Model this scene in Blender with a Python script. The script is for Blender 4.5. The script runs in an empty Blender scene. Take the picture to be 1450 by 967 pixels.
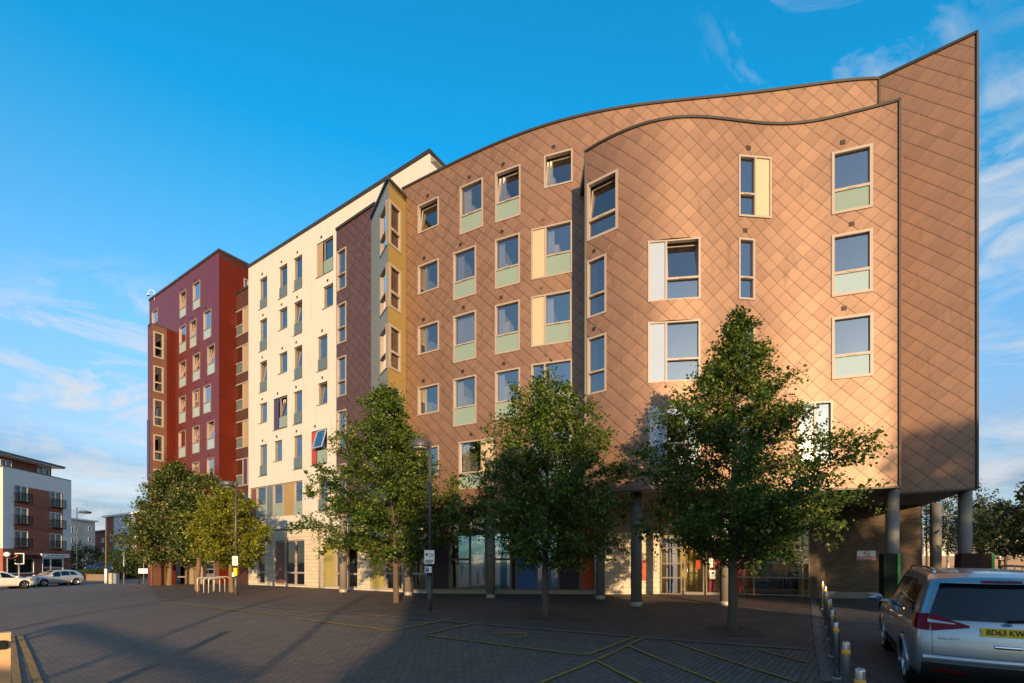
import bpy, bmesh, math, random
import numpy as np
from mathutils import Vector, Matrix

R = math.radians
F, CX, HY, CAMZ = 684.7, 725.0, 795.0, 1.9      # surveyed focal length (px), optical axis, horizon, eye height (m)
scene = bpy.context.scene
COL = scene.collection
random.seed(7)
SUN_EL, SUN_AZ = 8.0, 9.5                        # degrees; azimuth measured from straight behind the viewpoint to the right


def sstep(a, b, t):
    t = min(1.0, max(0.0, (t - a) / (b - a)))
    return t * t * (3 - 2 * t)


def zg(X, Y):
    """Ground height: the square falls gently from the building to the road."""
    return 0.35 * sstep(7, 16, Y) - 0.70 * sstep(15, 42, -X) * sstep(18, 40, Y) - 0.2 * sstep(60, 160, Y)


def GP(x, y, it=40):
    """Survey point of the ground seen at picture position x, y -> (X, Y)."""
    D = 12.0
    for _ in range(it):
        D = 0.5 * D + 0.5 * (CAMZ - zg((x - CX) / F * D, D)) * F / max(1.0, y - HY)
    return ((x - CX) / F * D, D)


def at(x, y, D):
    return Vector(((x - CX) / F * D, D, CAMZ + (HY - y) / F * D))


class MB:
    """Collects faces and links them as ONE mesh object."""

    def __init__(s):
        s.v, s.f, s.m, s.uv, s.sm = [], [], [], [], []

    def face(s, idx, m=0, uv=None, smooth=False):
        s.f.append(tuple(idx)); s.m.append(m); s.uv.append(uv); s.sm.append(smooth)

    def poly(s, pts, m=0, uv=None, smooth=False):
        b = len(s.v); s.v.extend([tuple(p) for p in pts])
        s.face(range(b, b + len(pts)), m, uv, smooth)

    def box(s, c, hx, hy, hz, ax=None, m=0):
        c = Vector(c)
        if ax is None:
            ax = (Vector((1, 0, 0)), Vector((0, 1, 0)), Vector((0, 0, 1)))
        a, b_, d = [Vector(q) for q in ax]
        if a.cross(b_).dot(d) < 0:
            b_ = -b_
        b = len(s.v)
        for i in (-1, 1):
            for j in (-1, 1):
                for k in (-1, 1):
                    s.v.append(tuple(c + a * (i * hx) + b_ * (j * hy) + d * (k * hz)))
        for q in ((0, 1, 3, 2), (4, 6, 7, 5), (0, 4, 5, 1), (2, 3, 7, 6), (0, 2, 6, 4), (1, 5, 7, 3)):
            s.face([b + i for i in q], m)

    def slab(s, x0, x1, y0, y1, z0, z1, m=0):
        s.box(((x0 + x1) / 2, (y0 + y1) / 2, (z0 + z1) / 2), abs(x1 - x0) / 2, abs(y1 - y0) / 2, abs(z1 - z0) / 2, m=m)

    def tube(s, pts, radii, n=8, m=0, caps=True, smooth=True):
        pts = [Vector(p) for p in pts]
        if not hasattr(radii, '__len__'):
            radii = [radii] * len(pts)
        rings = []
        ref = None
        for i, p in enumerate(pts):
            t = (pts[min(i + 1, len(pts) - 1)] - pts[max(i - 1, 0)])
            t = t.normalized() if t.length > 1e-9 else Vector((0, 0, 1))
            if ref is None:
                ref = Vector((1, 0, 0)) if abs(t.x) < 0.9 else Vector((0, 1, 0))
            u = (ref - t * ref.dot(t)).normalized(); ref = u
            w = t.cross(u)
            b = len(s.v)
            for k in range(n):
                a = 2 * math.pi * k / n
                s.v.append(tuple(p + (u * math.cos(a) + w * math.sin(a)) * radii[i]))
            rings.append(b)
        for i in range(len(rings) - 1):
            for k in range(n):
                k2 = (k + 1) % n
                s.face((rings[i] + k, rings[i] + k2, rings[i + 1] + k2, rings[i + 1] + k), m, None, smooth)
        if caps:
            s.face([rings[0] + k for k in reversed(range(n))], m)
            s.face([rings[-1] + k for k in range(n)], m)

    def lathe(s, prof, c=(0, 0, 0), n=24, m=0, smooth=True, caps=True, axis='z', sx=1.0):
        """prof: list of (radius, height)."""
        c = Vector(c); rings = []
        for r, h in prof:
            b = len(s.v)
            for k in range(n):
                a = 2 * math.pi * k / n
                x, y = math.cos(a) * r * sx, math.sin(a) * r
                p = (x, y, h) if axis == 'z' else ((h, x, y) if axis == 'x' else (y, h, x))
                s.v.append(tuple(c + Vector(p)))
            rings.append(b)
        for i in range(len(rings) - 1):
            for k in range(n):
                k2 = (k + 1) % n
                s.face((rings[i] + k, rings[i] + k2, rings[i + 1] + k2, rings[i + 1] + k), m, None, smooth)
        if caps:
            s.face([rings[0] + k for k in reversed(range(n))], m)
            s.face([rings[-1] + k for k in range(n)], m)

    def build(s, name, mats, parent=None, sharp=None, kind=None, label=None):
        me = bpy.data.meshes.new(name)
        me.from_pydata(s.v, [], s.f)
        if not isinstance(mats, (list, tuple)):
            mats = [mats]
        for q in mats:
            me.materials.append(q)
        if len(s.f):
            me.polygons.foreach_set('material_index', s.m)
            me.polygons.foreach_set('use_smooth', s.sm)
        if any(u is not None for u in s.uv):
            lay = me.uv_layers.new(name='UVMap')
            flat = []
            for u, f in zip(s.uv, s.f):
                if u is None:
                    flat.extend([0.0, 0.0] * len(f))
                else:
                    for q in u:
                        flat.extend([q[0], q[1]])
            lay.data.foreach_set('uv', flat)
        me.update()
        if sharp is not None:
            me.polygons.foreach_set('use_smooth', [True] * len(me.polygons))
            me.set_sharp_from_angle(angle=R(sharp))
        o = bpy.data.objects.new(name, me)
        COL.objects.link(o)
        adopt(o, parent)
        if kind:
            o['kind'] = kind
        if label:
            o['label'] = label
        return o


WORLD_ROOTS = {}


def adopt(o, parent):
    if parent is not None:
        o.parent = parent
        if parent.name in WORLD_ROOTS:
            o.matrix_parent_inverse = Matrix.Translation(-WORLD_ROOTS[parent.name])


def thing(name, label, cat, loc=(0, 0, 0), rotz=0.0, group=None, world=False):
    """An Empty at the base of a thing; world=True: its parts are given in site coordinates."""
    o = bpy.data.objects.new(name, None)
    COL.objects.link(o)
    o.empty_display_size = 0.3
    o.location = loc
    o.rotation_euler = (0, 0, rotz)
    tag(o, label, cat, group)
    if world:
        WORLD_ROOTS[o.name] = Vector(loc)
    return o


def tag(o, label, cat, group=None):
    o['label'] = label
    o['category'] = cat
    if group:
        o['group'] = group
    return o


def dup(root, loc, rotz=None, label=None, group=None, scale=None):
    def rec(o, parent):
        c = o.copy(); COL.objects.link(c); c.parent = parent
        for ch in list(o.children):
            rec(ch, c)
        return c
    r = rec(root, None)
    r.location = loc
    if rotz is not None:
        r.rotation_euler = (0, 0, rotz)
    if scale is not None:
        r.scale = scale
    if label:
        r['label'] = label
    if group:
        r['group'] = group
    return r


def text_part(name, txt, size, origin, xdir, ndir, mat, parent, extrude=0.004, align='CENTER', bold=0.0, xs=1.0):
    """Raised lettering as a mesh; xdir is the reading direction, ndir faces the reader."""
    cu = bpy.data.curves.new(name, 'FONT')
    cu.body = txt; cu.size = size; cu.extrude = extrude; cu.offset = bold
    cu.align_x = align; cu.align_y = 'CENTER'
    tmp = bpy.data.objects.new(name, cu)
    COL.objects.link(tmp)
    dg = bpy.context.evaluated_depsgraph_get(); dg.update()
    me = bpy.data.meshes.new_from_object(tmp.evaluated_get(dg))
    bpy.data.objects.remove(tmp); bpy.data.curves.remove(cu)
    x = Vector(xdir).normalized(); n = Vector(ndir).normalized(); u = n.cross(x)
    M = Matrix((x * xs, u, n)).transposed().to_4x4(); M.translation = Vector(origin)
    me.transform(M)
    me.materials.clear(); me.materials.append(mat)
    o = bpy.data.objects.new(name, me); COL.objects.link(o)
    adopt(o, parent)
    return o


class Facade:
    """A wall line in plan, left to right as seen from the square."""

    def __init__(s, pts):
        s.p = [Vector((a, b)) for a, b in pts]
        s.us = [0.0]
        for a, b in zip(s.p, s.p[1:]):
            s.us.append(s.us[-1] + (b - a).length)
        s.xs = [CX + F * q.x / q.y for q in s.p]
        s.L = s.us[-1]

    def u(s, x):
        # exact: find the segment hit by the sight line at x
        k = (x - CX) / F
        best = None
        for i, (a, b) in enumerate(zip(s.p, s.p[1:])):
            d = b - a
            den = d.x - k * d.y
            if abs(den) < 1e-9:
                continue
            t = (k * a.y - a.x) / den
            lo = -1e-6 if i else -99
            hi = 1 + 1e-6 if i < len(s.p) - 2 else 99
            if lo <= t <= hi:
                best = s.us[i] + t * d.length
                break
        return best

    def at(s, u):
        i = 0
        while i < len(s.us) - 2 and u > s.us[i + 1]:
            i += 1
        a, b = s.p[i], s.p[i + 1]
        return a + (b - a) * ((u - s.us[i]) / (s.us[i + 1] - s.us[i]))

    def D(s, x):
        return s.at(s.u(x)).y

    def z(s, x, y):
        return CAMZ + (HY - y) / F * s.D(x)

    def tan(s, u, e=0.25):
        a, b = s.at(max(0, u - e)), s.at(min(s.L, u + e))
        return (b - a).normalized()

    def nrm(s, u):
        t = s.tan(u)
        return Vector((t.y, -t.x))

    def off(s, u, d):
        return s.at(u) + s.nrm(u) * d


def uniq(vals, eps=1e-3):
    out = []
    for q in sorted(vals):
        if not out or q - out[-1] > eps:
            out.append(q)
    return out


def wall_mesh(fac, u0, u1, z0, z1, holes=(), seg=0.5, reveal=0.18, flat=False, mb=None, back=0.0, ends=False):
    """Wall surface with real openings and their reveals (material slot 1)."""
    mb = mb or MB()
    us = [u0, u1] + [q for h in holes for q in h[:2]]
    us += [q for q in fac.us if u0 < q < u1]
    if not flat:
        n = max(1, int((u1 - u0) / seg)); us += [u0 + (u1 - u0) * i / n for i in range(n + 1)]
    us = [q for q in uniq(us, 4e-3) if u0 - 1e-6 <= q <= u1 + 1e-6]
    zs = uniq([z0, z1] + [q for h in holes for q in h[2:4] if z0 < q < z1], 4e-3)
    idx = {}

    def vid(i, j):
        if (i, j) not in idx:
            p = fac.at(us[i]); idx[(i, j)] = len(mb.v); mb.v.append((p.x, p.y, zs[j]))
        return idx[(i, j)]
    for i in range(len(us) - 1):
        um = (us[i] + us[i + 1]) / 2
        for j in range(len(zs) - 1):
            zm = (zs[j] + zs[j + 1]) / 2
            if any(h[0] < um < h[1] and h[2] < zm < h[3] for h in holes):
                continue
            mb.face((vid(i, j), vid(i + 1, j), vid(i + 1, j + 1), vid(i, j + 1)), 0,
                    ((us[i], zs[j]), (us[i + 1], zs[j]), (us[i + 1], zs[j + 1]), (us[i], zs[j + 1])), not flat)
    for h in holes:
        a, b = fac.at(h[0]), fac.at(h[1])
        t = (b - a).normalized(); n = Vector((t.y, -t.x)) * -reveal
        A0, B0 = Vector((a.x, a.y, h[2])), Vector((b.x, b.y, h[2]))
        A1, B1 = Vector((a.x, a.y, h[3])), Vector((b.x, b.y, h[3]))
        N = Vector((n.x, n.y, 0))
        uvq = ((0, 0), (0.1, 0), (0.1, 0.1), (0, 0.1))
        for q in ((A0, B0, B0 + N, A0 + N), (B0, B1, B1 + N, B0 + N), (B1, A1, A1 + N, B1 + N), (A1, A0, A0 + N, A1 + N)):
            mb.poly(q, 1, uvq)
    return mb


def sweep(fac, u0, u1, d_in, d_out, z0, z1, seg=0.5, flat=False, mb=None, m=0):
    """A rectangular strip that follows a wall line (copings, ledges, plinths)."""
    mb = mb or MB()
    us = [u0, u1] + [q for q in fac.us if u0 < q < u1]
    if not flat:
        n = max(1, int((u1 - u0) / seg)); us += [u0 + (u1 - u0) * i / n for i in range(n + 1)]
    us = uniq(us, 1e-3)
    b = len(mb.v)
    for q in us:
        p, o = fac.off(q, -d_in), fac.off(q, d_out)
        mb.v += [(p.x, p.y, z0), (o.x, o.y, z0), (o.x, o.y, z1), (p.x, p.y, z1)]
    for i in range(len(us) - 1):
        for k in range(4):
            k2 = (k + 1) % 4
            mb.face((b + 4 * i + k, b + 4 * i + k2, b + 4 * i + 4 + k2, b + 4 * i + 4 + k)[::-1], m)
    mb.face((b, b + 1, b + 2, b + 3), m)
    e = b + 4 * (len(us) - 1)
    mb.face((e + 3, e + 2, e + 1, e), m)
    return mb


def prism(pts, z0, z1, mb=None, m=0):
    """Vertical prism over a plan polygon (counter-clockwise)."""
    mb = mb or MB()
    n = len(pts); b = len(mb.v)
    mb.v += [(p[0], p[1], z0) for p in pts] + [(p[0], p[1], z1) for p in pts]
    for i in range(n):
        j = (i + 1) % n
        mb.face((b + i, b + j, b + n + j, b + n + i), m)
    mb.face([b + i for i in reversed(range(n))], m)
    mb.face([b + n + i for i in range(n)], m)
    return mb
# ---------------------------------------------------------------- materials
def new_mat(name):
    m = bpy.data.materials.new(name); m.use_nodes = True
    nt = m.node_tree
    return m, nt, nt.nodes, nt.links, nt.nodes['Principled BSDF']


def mth(N, L, op, a, b=None, c=None, clamp=False):
    n = N.new('ShaderNodeMath'); n.operation = op; n.use_clamp = clamp
    for i, q in enumerate((a, b, c)):
        if q is None:
            continue
        if isinstance(q, (int, float)):
            n.inputs[i].default_value = q
        else:
            L.new(q, n.inputs[i])
    return n.outputs[0]


def mixc(N, L, f, a, b, blend='MIX'):
    n = N.new('ShaderNodeMix'); n.data_type = 'RGBA'; n.blend_type = blend
    for i, q in ((0, f), (6, a), (7, b)):
        if isinstance(q, (int, float)):
            n.inputs[i].default_value = q
        elif isinstance(q, (tuple, list)):
            n.inputs[i].default_value = (*q[:3], 1)
        else:
            L.new(q, n.inputs[i])
    return n.outputs[2]


def noise(N, L, vec, scale, detail=4, rough=0.55, dist=0.0):
    n = N.new('ShaderNodeTexNoise')
    n.inputs['Scale'].default_value = scale; n.inputs['Detail'].default_value = detail
    n.inputs['Roughness'].default_value = rough; n.inputs['Distortion'].default_value = dist
    if vec is not None:
        L.new(vec, n.inputs['Vector'])
    return n.outputs['Fac']


def ramp(N, L, fac, stops):
    n = N.new('ShaderNodeValToRGB')
    while len(n.color_ramp.elements) < len(stops):
        n.color_ramp.elements.new(0.5)
    for e, (p, c) in zip(n.color_ramp.elements, stops):
        e.position = p; e.color = (*c, 1) if len(c) == 3 else c
    L.new(fac, n.inputs[0])
    return n.outputs[0]


def mat(name, col, rough=0.5, metal=0.0, spec=0.5, var=0.12, vscale=1.5, bump=0.0, bscale=30.0, coat=0.0, emit=None, emis=0.0, streak=0.0):
    """Plain surface with real-world unevenness: mottling, optional rain streaks and grain."""
    m, nt, N, L, B = new_mat(name)
    tc = N.new('ShaderNodeTexCoord').outputs['Object']
    f = noise(N, L, tc, vscale, 5, 0.6)
    c = mixc(N, L, f, tuple(q * (1 - var) for q in col), tuple(min(1, q * (1 + var)) for q in col))
    if streak:
        mp = N.new('ShaderNodeMapping'); mp.inputs['Scale'].default_value = (3.0, 3.0, 0.22); L.new(tc, mp.inputs[0])
        s = noise(N, L, mp.outputs[0], 1.6, 6, 0.65)
        s2 = mth(N, L, 'MULTIPLY', mth(N, L, 'SUBTRACT', s, 0.52, clamp=True), 6.0 * streak, clamp=True)
        c = mixc(N, L, s2, c, tuple(q * 0.62 for q in col))
    L.new(c, B.inputs['Base Color'])
    B.inputs['Roughness'].default_value = rough; B.inputs['Metallic'].default_value = metal
    B.inputs['Specular IOR Level'].default_value = spec
    if coat:
        B.inputs['Coat Weight'].default_value = coat; B.inputs['Coat Roughness'].default_value = 0.05
    if bump:
        b = N.new('ShaderNodeBump'); b.inputs['Strength'].default_value = bump; b.inputs['Distance'].default_value = 0.01
        L.new(noise(N, L, tc, bscale, 4), b.inputs['Height']); L.new(b.outputs[0], B.inputs['Normal'])
    if emit:
        B.inputs['Emission Color'].default_value = (*emit, 1); B.inputs['Emission Strength'].default_value = emis
    return m


def tile_mat(name, c1, c2, s=0.55, metal=0.6, rough=0.42, groove=0.5, coat=0.0):
    """Diamond metal shingles: each tile its own tint and tilt, real dark seams between them."""
    m, nt, N, L, B = new_mat(name)
    uv = N.new('ShaderNodeUVMap'); uv.uv_map = 'UVMap'
    sp = N.new('ShaderNodeSeparateXYZ'); L.new(uv.outputs[0], sp.inputs[0])
    u, z = sp.outputs[0], sp.outputs[1]
    a = mth(N, L, 'DIVIDE', mth(N, L, 'ADD', u, z), s)
    b = mth(N, L, 'DIVIDE', mth(N, L, 'SUBTRACT', mth(N, L, 'ADD', z, 40.0), u), s)
    fa, fb = mth(N, L, 'FRACT', a), mth(N, L, 'FRACT', b)
    cell = N.new('ShaderNodeCombineXYZ'); L.new(mth(N, L, 'FLOOR', a), cell.inputs[0]); L.new(mth(N, L, 'FLOOR', b), cell.inputs[1])
    wn = N.new('ShaderNodeTexWhiteNoise'); wn.noise_dimensions = '2D'; L.new(cell.outputs[0], wn.inputs[0])
    big = noise(N, L, uv.outputs[0], 0.35, 4, 0.6)
    fine = noise(N, L, uv.outputs[0], 3.0, 6, 0.65)
    f = mth(N, L, 'ADD', mth(N, L, 'ADD', mth(N, L, 'MULTIPLY', wn.outputs['Value'], 0.42), mth(N, L, 'MULTIPLY', mth(N, L, 'ADD', fa, fb), 0.15)), mth(N, L, 'MULTIPLY', mth(N, L, 'ADD', big, fine), 0.30))
    col = mixc(N, L, f, c1, c2)
    # weather stains
    mp = N.new('ShaderNodeMapping'); mp.inputs['Scale'].default_value = (2.2, 0.5, 1); L.new(uv.outputs[0], mp.inputs[0])
    st = mth(N, L, 'MULTIPLY', mth(N, L, 'SUBTRACT', noise(N, L, mp.outputs[0], 1.1, 7, 0.7), 0.57, clamp=True), 3.5, clamp=True)
    col = mixc(N, L, st, col, tuple(q * 0.55 for q in c1))
    ga = mth(N, L, 'LESS_THAN', fa, 0.056)
    gb = mth(N, L, 'MULTIPLY', mth(N, L, 'LESS_THAN', fb, 0.040), 0.62)
    g = mth(N, L, 'MAXIMUM', ga, gb)
    col = mixc(N, L, mth(N, L, 'MULTIPLY', g, groove + 0.2), col, tuple(q * 0.22 for q in c1))
    L.new(col, B.inputs['Base Color'])
    B.inputs['Metallic'].default_value = metal
    B.inputs['Coat Weight'].default_value = coat; B.inputs['Coat Roughness'].default_value = 0.40; B.inputs['Coat IOR'].default_value = 2.0
    rr = mth(N, L, 'ADD', rough - 0.06, mth(N, L, 'MULTIPLY', fine, 0.14))
    L.new(rr, B.inputs['Roughness'])
    # tilt of every shingle: it stands proud at its lower edges; plus a random lean
    h1 = mth(N, L, 'MULTIPLY', mth(N, L, 'ADD', fa, fb), -0.55)
    sep = N.new('ShaderNodeSeparateColor'); L.new(wn.outputs['Color'], sep.inputs[0])
    h2 = mth(N, L, 'MULTIPLY', mth(N, L, 'SUBTRACT', sep.outputs[0], 0.5), mth(N, L, 'MULTIPLY', fa, 0.5))
    h3 = mth(N, L, 'MULTIPLY', mth(N, L, 'SUBTRACT', sep.outputs[1], 0.5), mth(N, L, 'MULTIPLY', fb, 0.5))
    h = mth(N, L, 'ADD', mth(N, L, 'ADD', h1, h2), mth(N, L, 'ADD', h3, mth(N, L, 'MULTIPLY', fine, 0.25)))
    h = mth(N, L, 'SUBTRACT', h, mth(N, L, 'MULTIPLY', g, 0.3))
    bp = N.new('ShaderNodeBump'); bp.inputs['Strength'].default_value = 0.6; bp.inputs['Distance'].default_value = 0.03
    L.new(bp.outputs[0], B.inputs['Coat Normal'])
    L.new(h, bp.inputs['Height']); L.new(bp.outputs[0], B.inputs['Normal'])
    return m


def panel_mat(name, col, pw=1.2, ph=2.7, rough=0.35, spec=0.6, joint=0.5, var=0.12):
    """Flat cladding boards with open joints (uses wall metres)."""
    m, nt, N, L, B = new_mat(name)
    uv = N.new('ShaderNodeUVMap'); uv.uv_map = 'UVMap'
    sp = N.new('ShaderNodeSeparateXYZ'); L.new(uv.outputs[0], sp.inputs[0])
    a = mth(N, L, 'DIVIDE', sp.outputs[0], pw); b = mth(N, L, 'DIVIDE', sp.outputs[1], ph)
    g = mth(N, L, 'MAXIMUM', mth(N, L, 'LESS_THAN', mth(N, L, 'FRACT', a), 0.02 / pw), mth(N, L, 'LESS_THAN', mth(N, L, 'FRACT', b), 0.025 / ph))
    cell = N.new('ShaderNodeCombineXYZ'); L.new(mth(N, L, 'FLOOR', a), cell.inputs[0]); L.new(mth(N, L, 'FLOOR', b), cell.inputs[1])
    wn = N.new('ShaderNodeTexWhiteNoise'); wn.noise_dimensions = '2D'; L.new(cell.outputs[0], wn.inputs[0])
    mp = N.new('ShaderNodeMapping'); mp.inputs['Scale'].default_value = (2.5, 0.3, 1); L.new(uv.outputs[0], mp.inputs[0])
    n1 = noise(N, L, mp.outputs[0], 1.0, 6, 0.65); n2 = noise(N, L, uv.outputs[0], 1.4, 5, 0.6)
    f = mth(N, L, 'ADD', mth(N, L, 'MULTIPLY', wn.outputs['Value'], 0.3), mth(N, L, 'MULTIPLY', mth(N, L, 'ADD', n1, n2), 0.38))
    c = mixc(N, L, f, tuple(q * (1 - var) for q in col), tuple(min(1, q * (1 + var)) for q in col))
    c = mixc(N, L, mth(N, L, 'MULTIPLY', g, joint), c, tuple(q * 0.3 for q in col))
    L.new(c, B.inputs['Base Color'])
    B.inputs['Roughness'].default_value = rough; B.inputs['Specular IOR Level'].default_value = spec
    bp = N.new('ShaderNodeBump'); bp.inputs['Strength'].default_value = 0.3; bp.inputs['Distance'].default_value = 0.01
    L.new(mth(N, L, 'SUBTRACT', mth(N, L, 'MULTIPLY', n2, 0.15), g), bp.inputs['Height']); L.new(bp.outputs[0], B.inputs['Normal'])
    return m


def brick_mat(name, c1, c2, mortar, bw=0.225, bh=0.075, mort=0.010, rough=0.85, uvmap=True, off=0.5, rot=0.0, bump=0.5, big=0.25, bigscale=0.5):
    m, nt, N, L, B = new_mat(name)
    if uvmap:
        uv = N.new('ShaderNodeUVMap'); uv.uv_map = 'UVMap'; vec = uv.outputs[0]
    else:
        vec = N.new('ShaderNodeTexCoord').outputs['Object']
    src = vec
    if rot:
        mp = N.new('ShaderNodeMapping'); mp.inputs['Rotation'].default_value = (0, 0, rot); L.new(vec, mp.inputs[0]); vec = mp.outputs[0]
    bt = N.new('ShaderNodeTexBrick'); L.new(vec, bt.inputs['Vector'])
    bt.inputs['Scale'].default_value = 1.0; bt.offset = off
    bt.inputs['Brick Width'].default_value = bw; bt.inputs['Row Height'].default_value = bh
    bt.inputs['Mortar Size'].default_value = mort; bt.inputs['Mortar Smooth'].default_value = 0.3
    bt.inputs['Color1'].default_value = (*c1, 1); bt.inputs['Color2'].default_value = (*c2, 1); bt.inputs['Mortar'].default_value = (*mortar, 1)
    f = noise(N, L, src, bigscale, 6, 0.65)
    fine = noise(N, L, src, 25, 3, 0.6)
    c = mixc(N, L, mth(N, L, 'MULTIPLY', f, 1.0), (1 - big,) * 3, (1 + big,) * 3)
    c2_ = mixc(N, L, 1.0, bt.outputs['Color'], c, 'MULTIPLY')
    fm = mixc(N, L, fine, (0.85,) * 3, (1.15,) * 3)
    c3 = mixc(N, L, 1.0, c2_, fm, 'MULTIPLY')
    if not uvmap:
        pt = mth(N, L, 'MULTIPLY', mth(N, L, 'SUBTRACT', noise(N, L, src, 0.75, 7, 0.68, 0.8), 0.53, clamp=True), 4.0, clamp=True)
        c3 = mixc(N, L, mth(N, L, 'MULTIPLY', pt, 0.45), c3, tuple(q * 0.45 for q in c1))
        wl = mth(N, L, 'MULTIPLY', mth(N, L, 'SUBTRACT', noise(N, L, src, 9.0, 3, 0.6), 0.70, clamp=True), 9.0, clamp=True)
        c3 = mixc(N, L, mth(N, L, 'MULTIPLY', wl, 0.35), c3, tuple(min(1, q * 2.0) for q in c2))
    L.new(c3, B.inputs['Base Color'])
    B.inputs['Roughness'].default_value = rough
    bp = N.new('ShaderNodeBump'); bp.inputs['Strength'].default_value = bump; bp.inputs['Distance'].default_value = 0.012
    h = mth(N, L, 'ADD', mth(N, L, 'SUBTRACT', 1.0, bt.outputs['Fac']), mth(N, L, 'MULTIPLY', fine, 0.3))
    L.new(h, bp.inputs['Height']); L.new(bp.outputs[0], B.inputs['Normal'])
    return m


def glass_mat(name, tint=(0.62, 0.66, 0.68), refl=0.32, rough=0.02, wob=0.02):
    m, nt, N, L, B = new_mat(name)
    N.remove(B)
    out = N['Material Output']
    tr = N.new('ShaderNodeBsdfTransparent'); tr.inputs[0].default_value = (*tint, 1)
    gl = N.new('ShaderNodeBsdfGlossy'); gl.inputs['Roughness'].default_value = rough; gl.inputs[0].default_value = (0.95, 0.90, 0.86, 1)
    fr = N.new('ShaderNodeFresnel'); fr.inputs[0].default_value = 1.5
    fac = mth(N, L, 'ADD', mth(N, L, 'MULTIPLY', fr.outputs[0], 1.6), refl, clamp=True)
    tc = N.new('ShaderNodeTexCoord').outputs['Object']
    bp = N.new('ShaderNodeBump'); bp.inputs['Strength'].default_value = wob; bp.inputs['Distance'].default_value = 0.05
    L.new(noise(N, L, tc, 1.3, 2), bp.inputs['Height']); L.new(bp.outputs[0], gl.inputs['Normal'])
    mx = N.new('ShaderNodeMixShader'); L.new(fac, mx.inputs[0]); L.new(tr.outputs[0], mx.inputs[1]); L.new(gl.outputs[0], mx.inputs[2])
    L.new(mx.outputs[0], out.inputs[0])
    return m


def leaf_mat(name, stops, trans=0.3, rough=0.45):
    m, nt, N, L, B = new_mat(name)
    g = N.new('ShaderNodeNewGeometry')
    tc = N.new('ShaderNodeTexCoord').outputs['Object']
    f = mth(N, L, 'ADD', mth(N, L, 'MULTIPLY', g.outputs['Random Per Island'], 0.75), mth(N, L, 'MULTIPLY', noise(N, L, tc, 0.9, 3), 0.35), clamp=True)
    c = ramp(N, L, f, stops)
    L.new(c, B.inputs['Base Color']); B.inputs['Roughness'].default_value = rough
    B.inputs['Specular IOR Level'].default_value = 0.35
    t = N.new('ShaderNodeBsdfTranslucent'); L.new(mixc(N, L, 1.0, c, (1.5, 1.6, 0.7), 'MULTIPLY'), t.inputs[0])
    mx = N.new('ShaderNodeMixShader'); mx.inputs[0].default_value = trans
    L.new(B.outputs[0], mx.inputs[1]); L.new(t.outputs[0], mx.inputs[2]); L.new(mx.outputs[0], N['Material Output'].inputs[0])
    return m


M = {}
M['tile'] = tile_mat('metal_shingle', (0.170, 0.096, 0.059), (0.276, 0.155, 0.092), metal=0.42, rough=0.51, coat=0.12)
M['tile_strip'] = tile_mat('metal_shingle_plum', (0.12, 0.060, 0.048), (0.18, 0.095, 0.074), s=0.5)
M['cap'] = mat('coping_metal', (0.050, 0.044, 0.037), 0.45, 0.4, var=0.2)
M['trim'] = mat('dark_trim', (0.05, 0.042, 0.038), 0.5, 0.3)
M['frame'] = mat('window_frame_beige', (0.315, 0.265, 0.225), 0.45, var=0.06)
M['frame_grey'] = mat('window_frame_grey', (0.17, 0.15, 0.135), 0.45, var=0.06)
M['frame_dark'] = mat('window_frame_dark', (0.10, 0.09, 0.085), 0.45, var=0.06)
M['glass'] = glass_mat('window_glass')
M['glass_clear'] = glass_mat('shopfront_glass', (0.82, 0.85, 0.86), 0.03)
M['glass_dark'] = glass_mat('tinted_glass', (0.16, 0.19, 0.2), 0.10)
M['mint'] = mat('mint_glass_panel', (0.205, 0.275, 0.235), 0.12, spec=0.6, var=0.05, vscale=0.6)
M['ice'] = mat('pale_blue_panel', (0.28, 0.38, 0.41), 0.12, spec=0.6, var=0.05)
M['cream_panel'] = mat('cream_panel', (0.46, 0.36, 0.235), 0.35, var=0.05)
M['white_glass'] = mat('white_backed_glass', (0.31, 0.375, 0.49), 0.12, spec=0.5, var=0.05)
M['tan_panel'] = mat('tan_panel', (0.34, 0.25, 0.14), 0.4, var=0.08, streak=0.2)
M['purple_panel'] = mat('purple_panel', (0.055, 0.035, 0.09), 0.35)
M['red_infill'] = mat('red_infill', (0.36, 0.045, 0.025), 0.35)
M['brown_infill'] = mat('brown_infill', (0.14, 0.055, 0.040), 0.4)
M['gold_panel'] = mat('gold_panel', (0.30, 0.21, 0.075), 0.35)
M['olive_panel'] = mat('olive_panel', (0.32, 0.27, 0.075), 0.4)
M['blue_panel'] = mat('blue_panel', (0.024, 0.115, 0.32), 0.4, spec=0.25)
M['navy_panel'] = mat('navy_panel', (0.035, 0.06, 0.16), 0.3)
M['plum_panel'] = mat('plum_panel', (0.026, 0.016, 0.032), 0.4, spec=0.25)
M['orange_panel'] = mat('orange_red_panel', (0.36, 0.050, 0.014), 0.35, spec=0.3)
M['teal_glass'] = glass_mat('teal_glass', (0.22, 0.38, 0.40), 0.10)
M['bluegrey_panel'] = mat('blue_grey_panel', (0.10, 0.135, 0.14), 0.2)
M['brass'] = panel_mat('brass_cladding', (0.24, 0.175, 0.055), 3.0, 2.7, 0.42)
M['sage'] = panel_mat('sage_cladding', (0.20, 0.215, 0.17), 3.0, 2.7, 0.42)
M['white'] = mat('cream_render', (0.525, 0.495, 0.455), 0.85, var=0.05, vscale=0.7, bump=0.15, bscale=60, streak=0.30)
M['white_reveal'] = mat('cream_reveal', (0.50, 0.46, 0.40), 0.85, var=0.05)
M['block'] = brick_mat('cream_blockwork', (0.48, 0.43, 0.335), (0.55, 0.495, 0.39), (0.30, 0.25, 0.185), 0.45, 0.225, 0.012, big=0.12)
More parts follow.
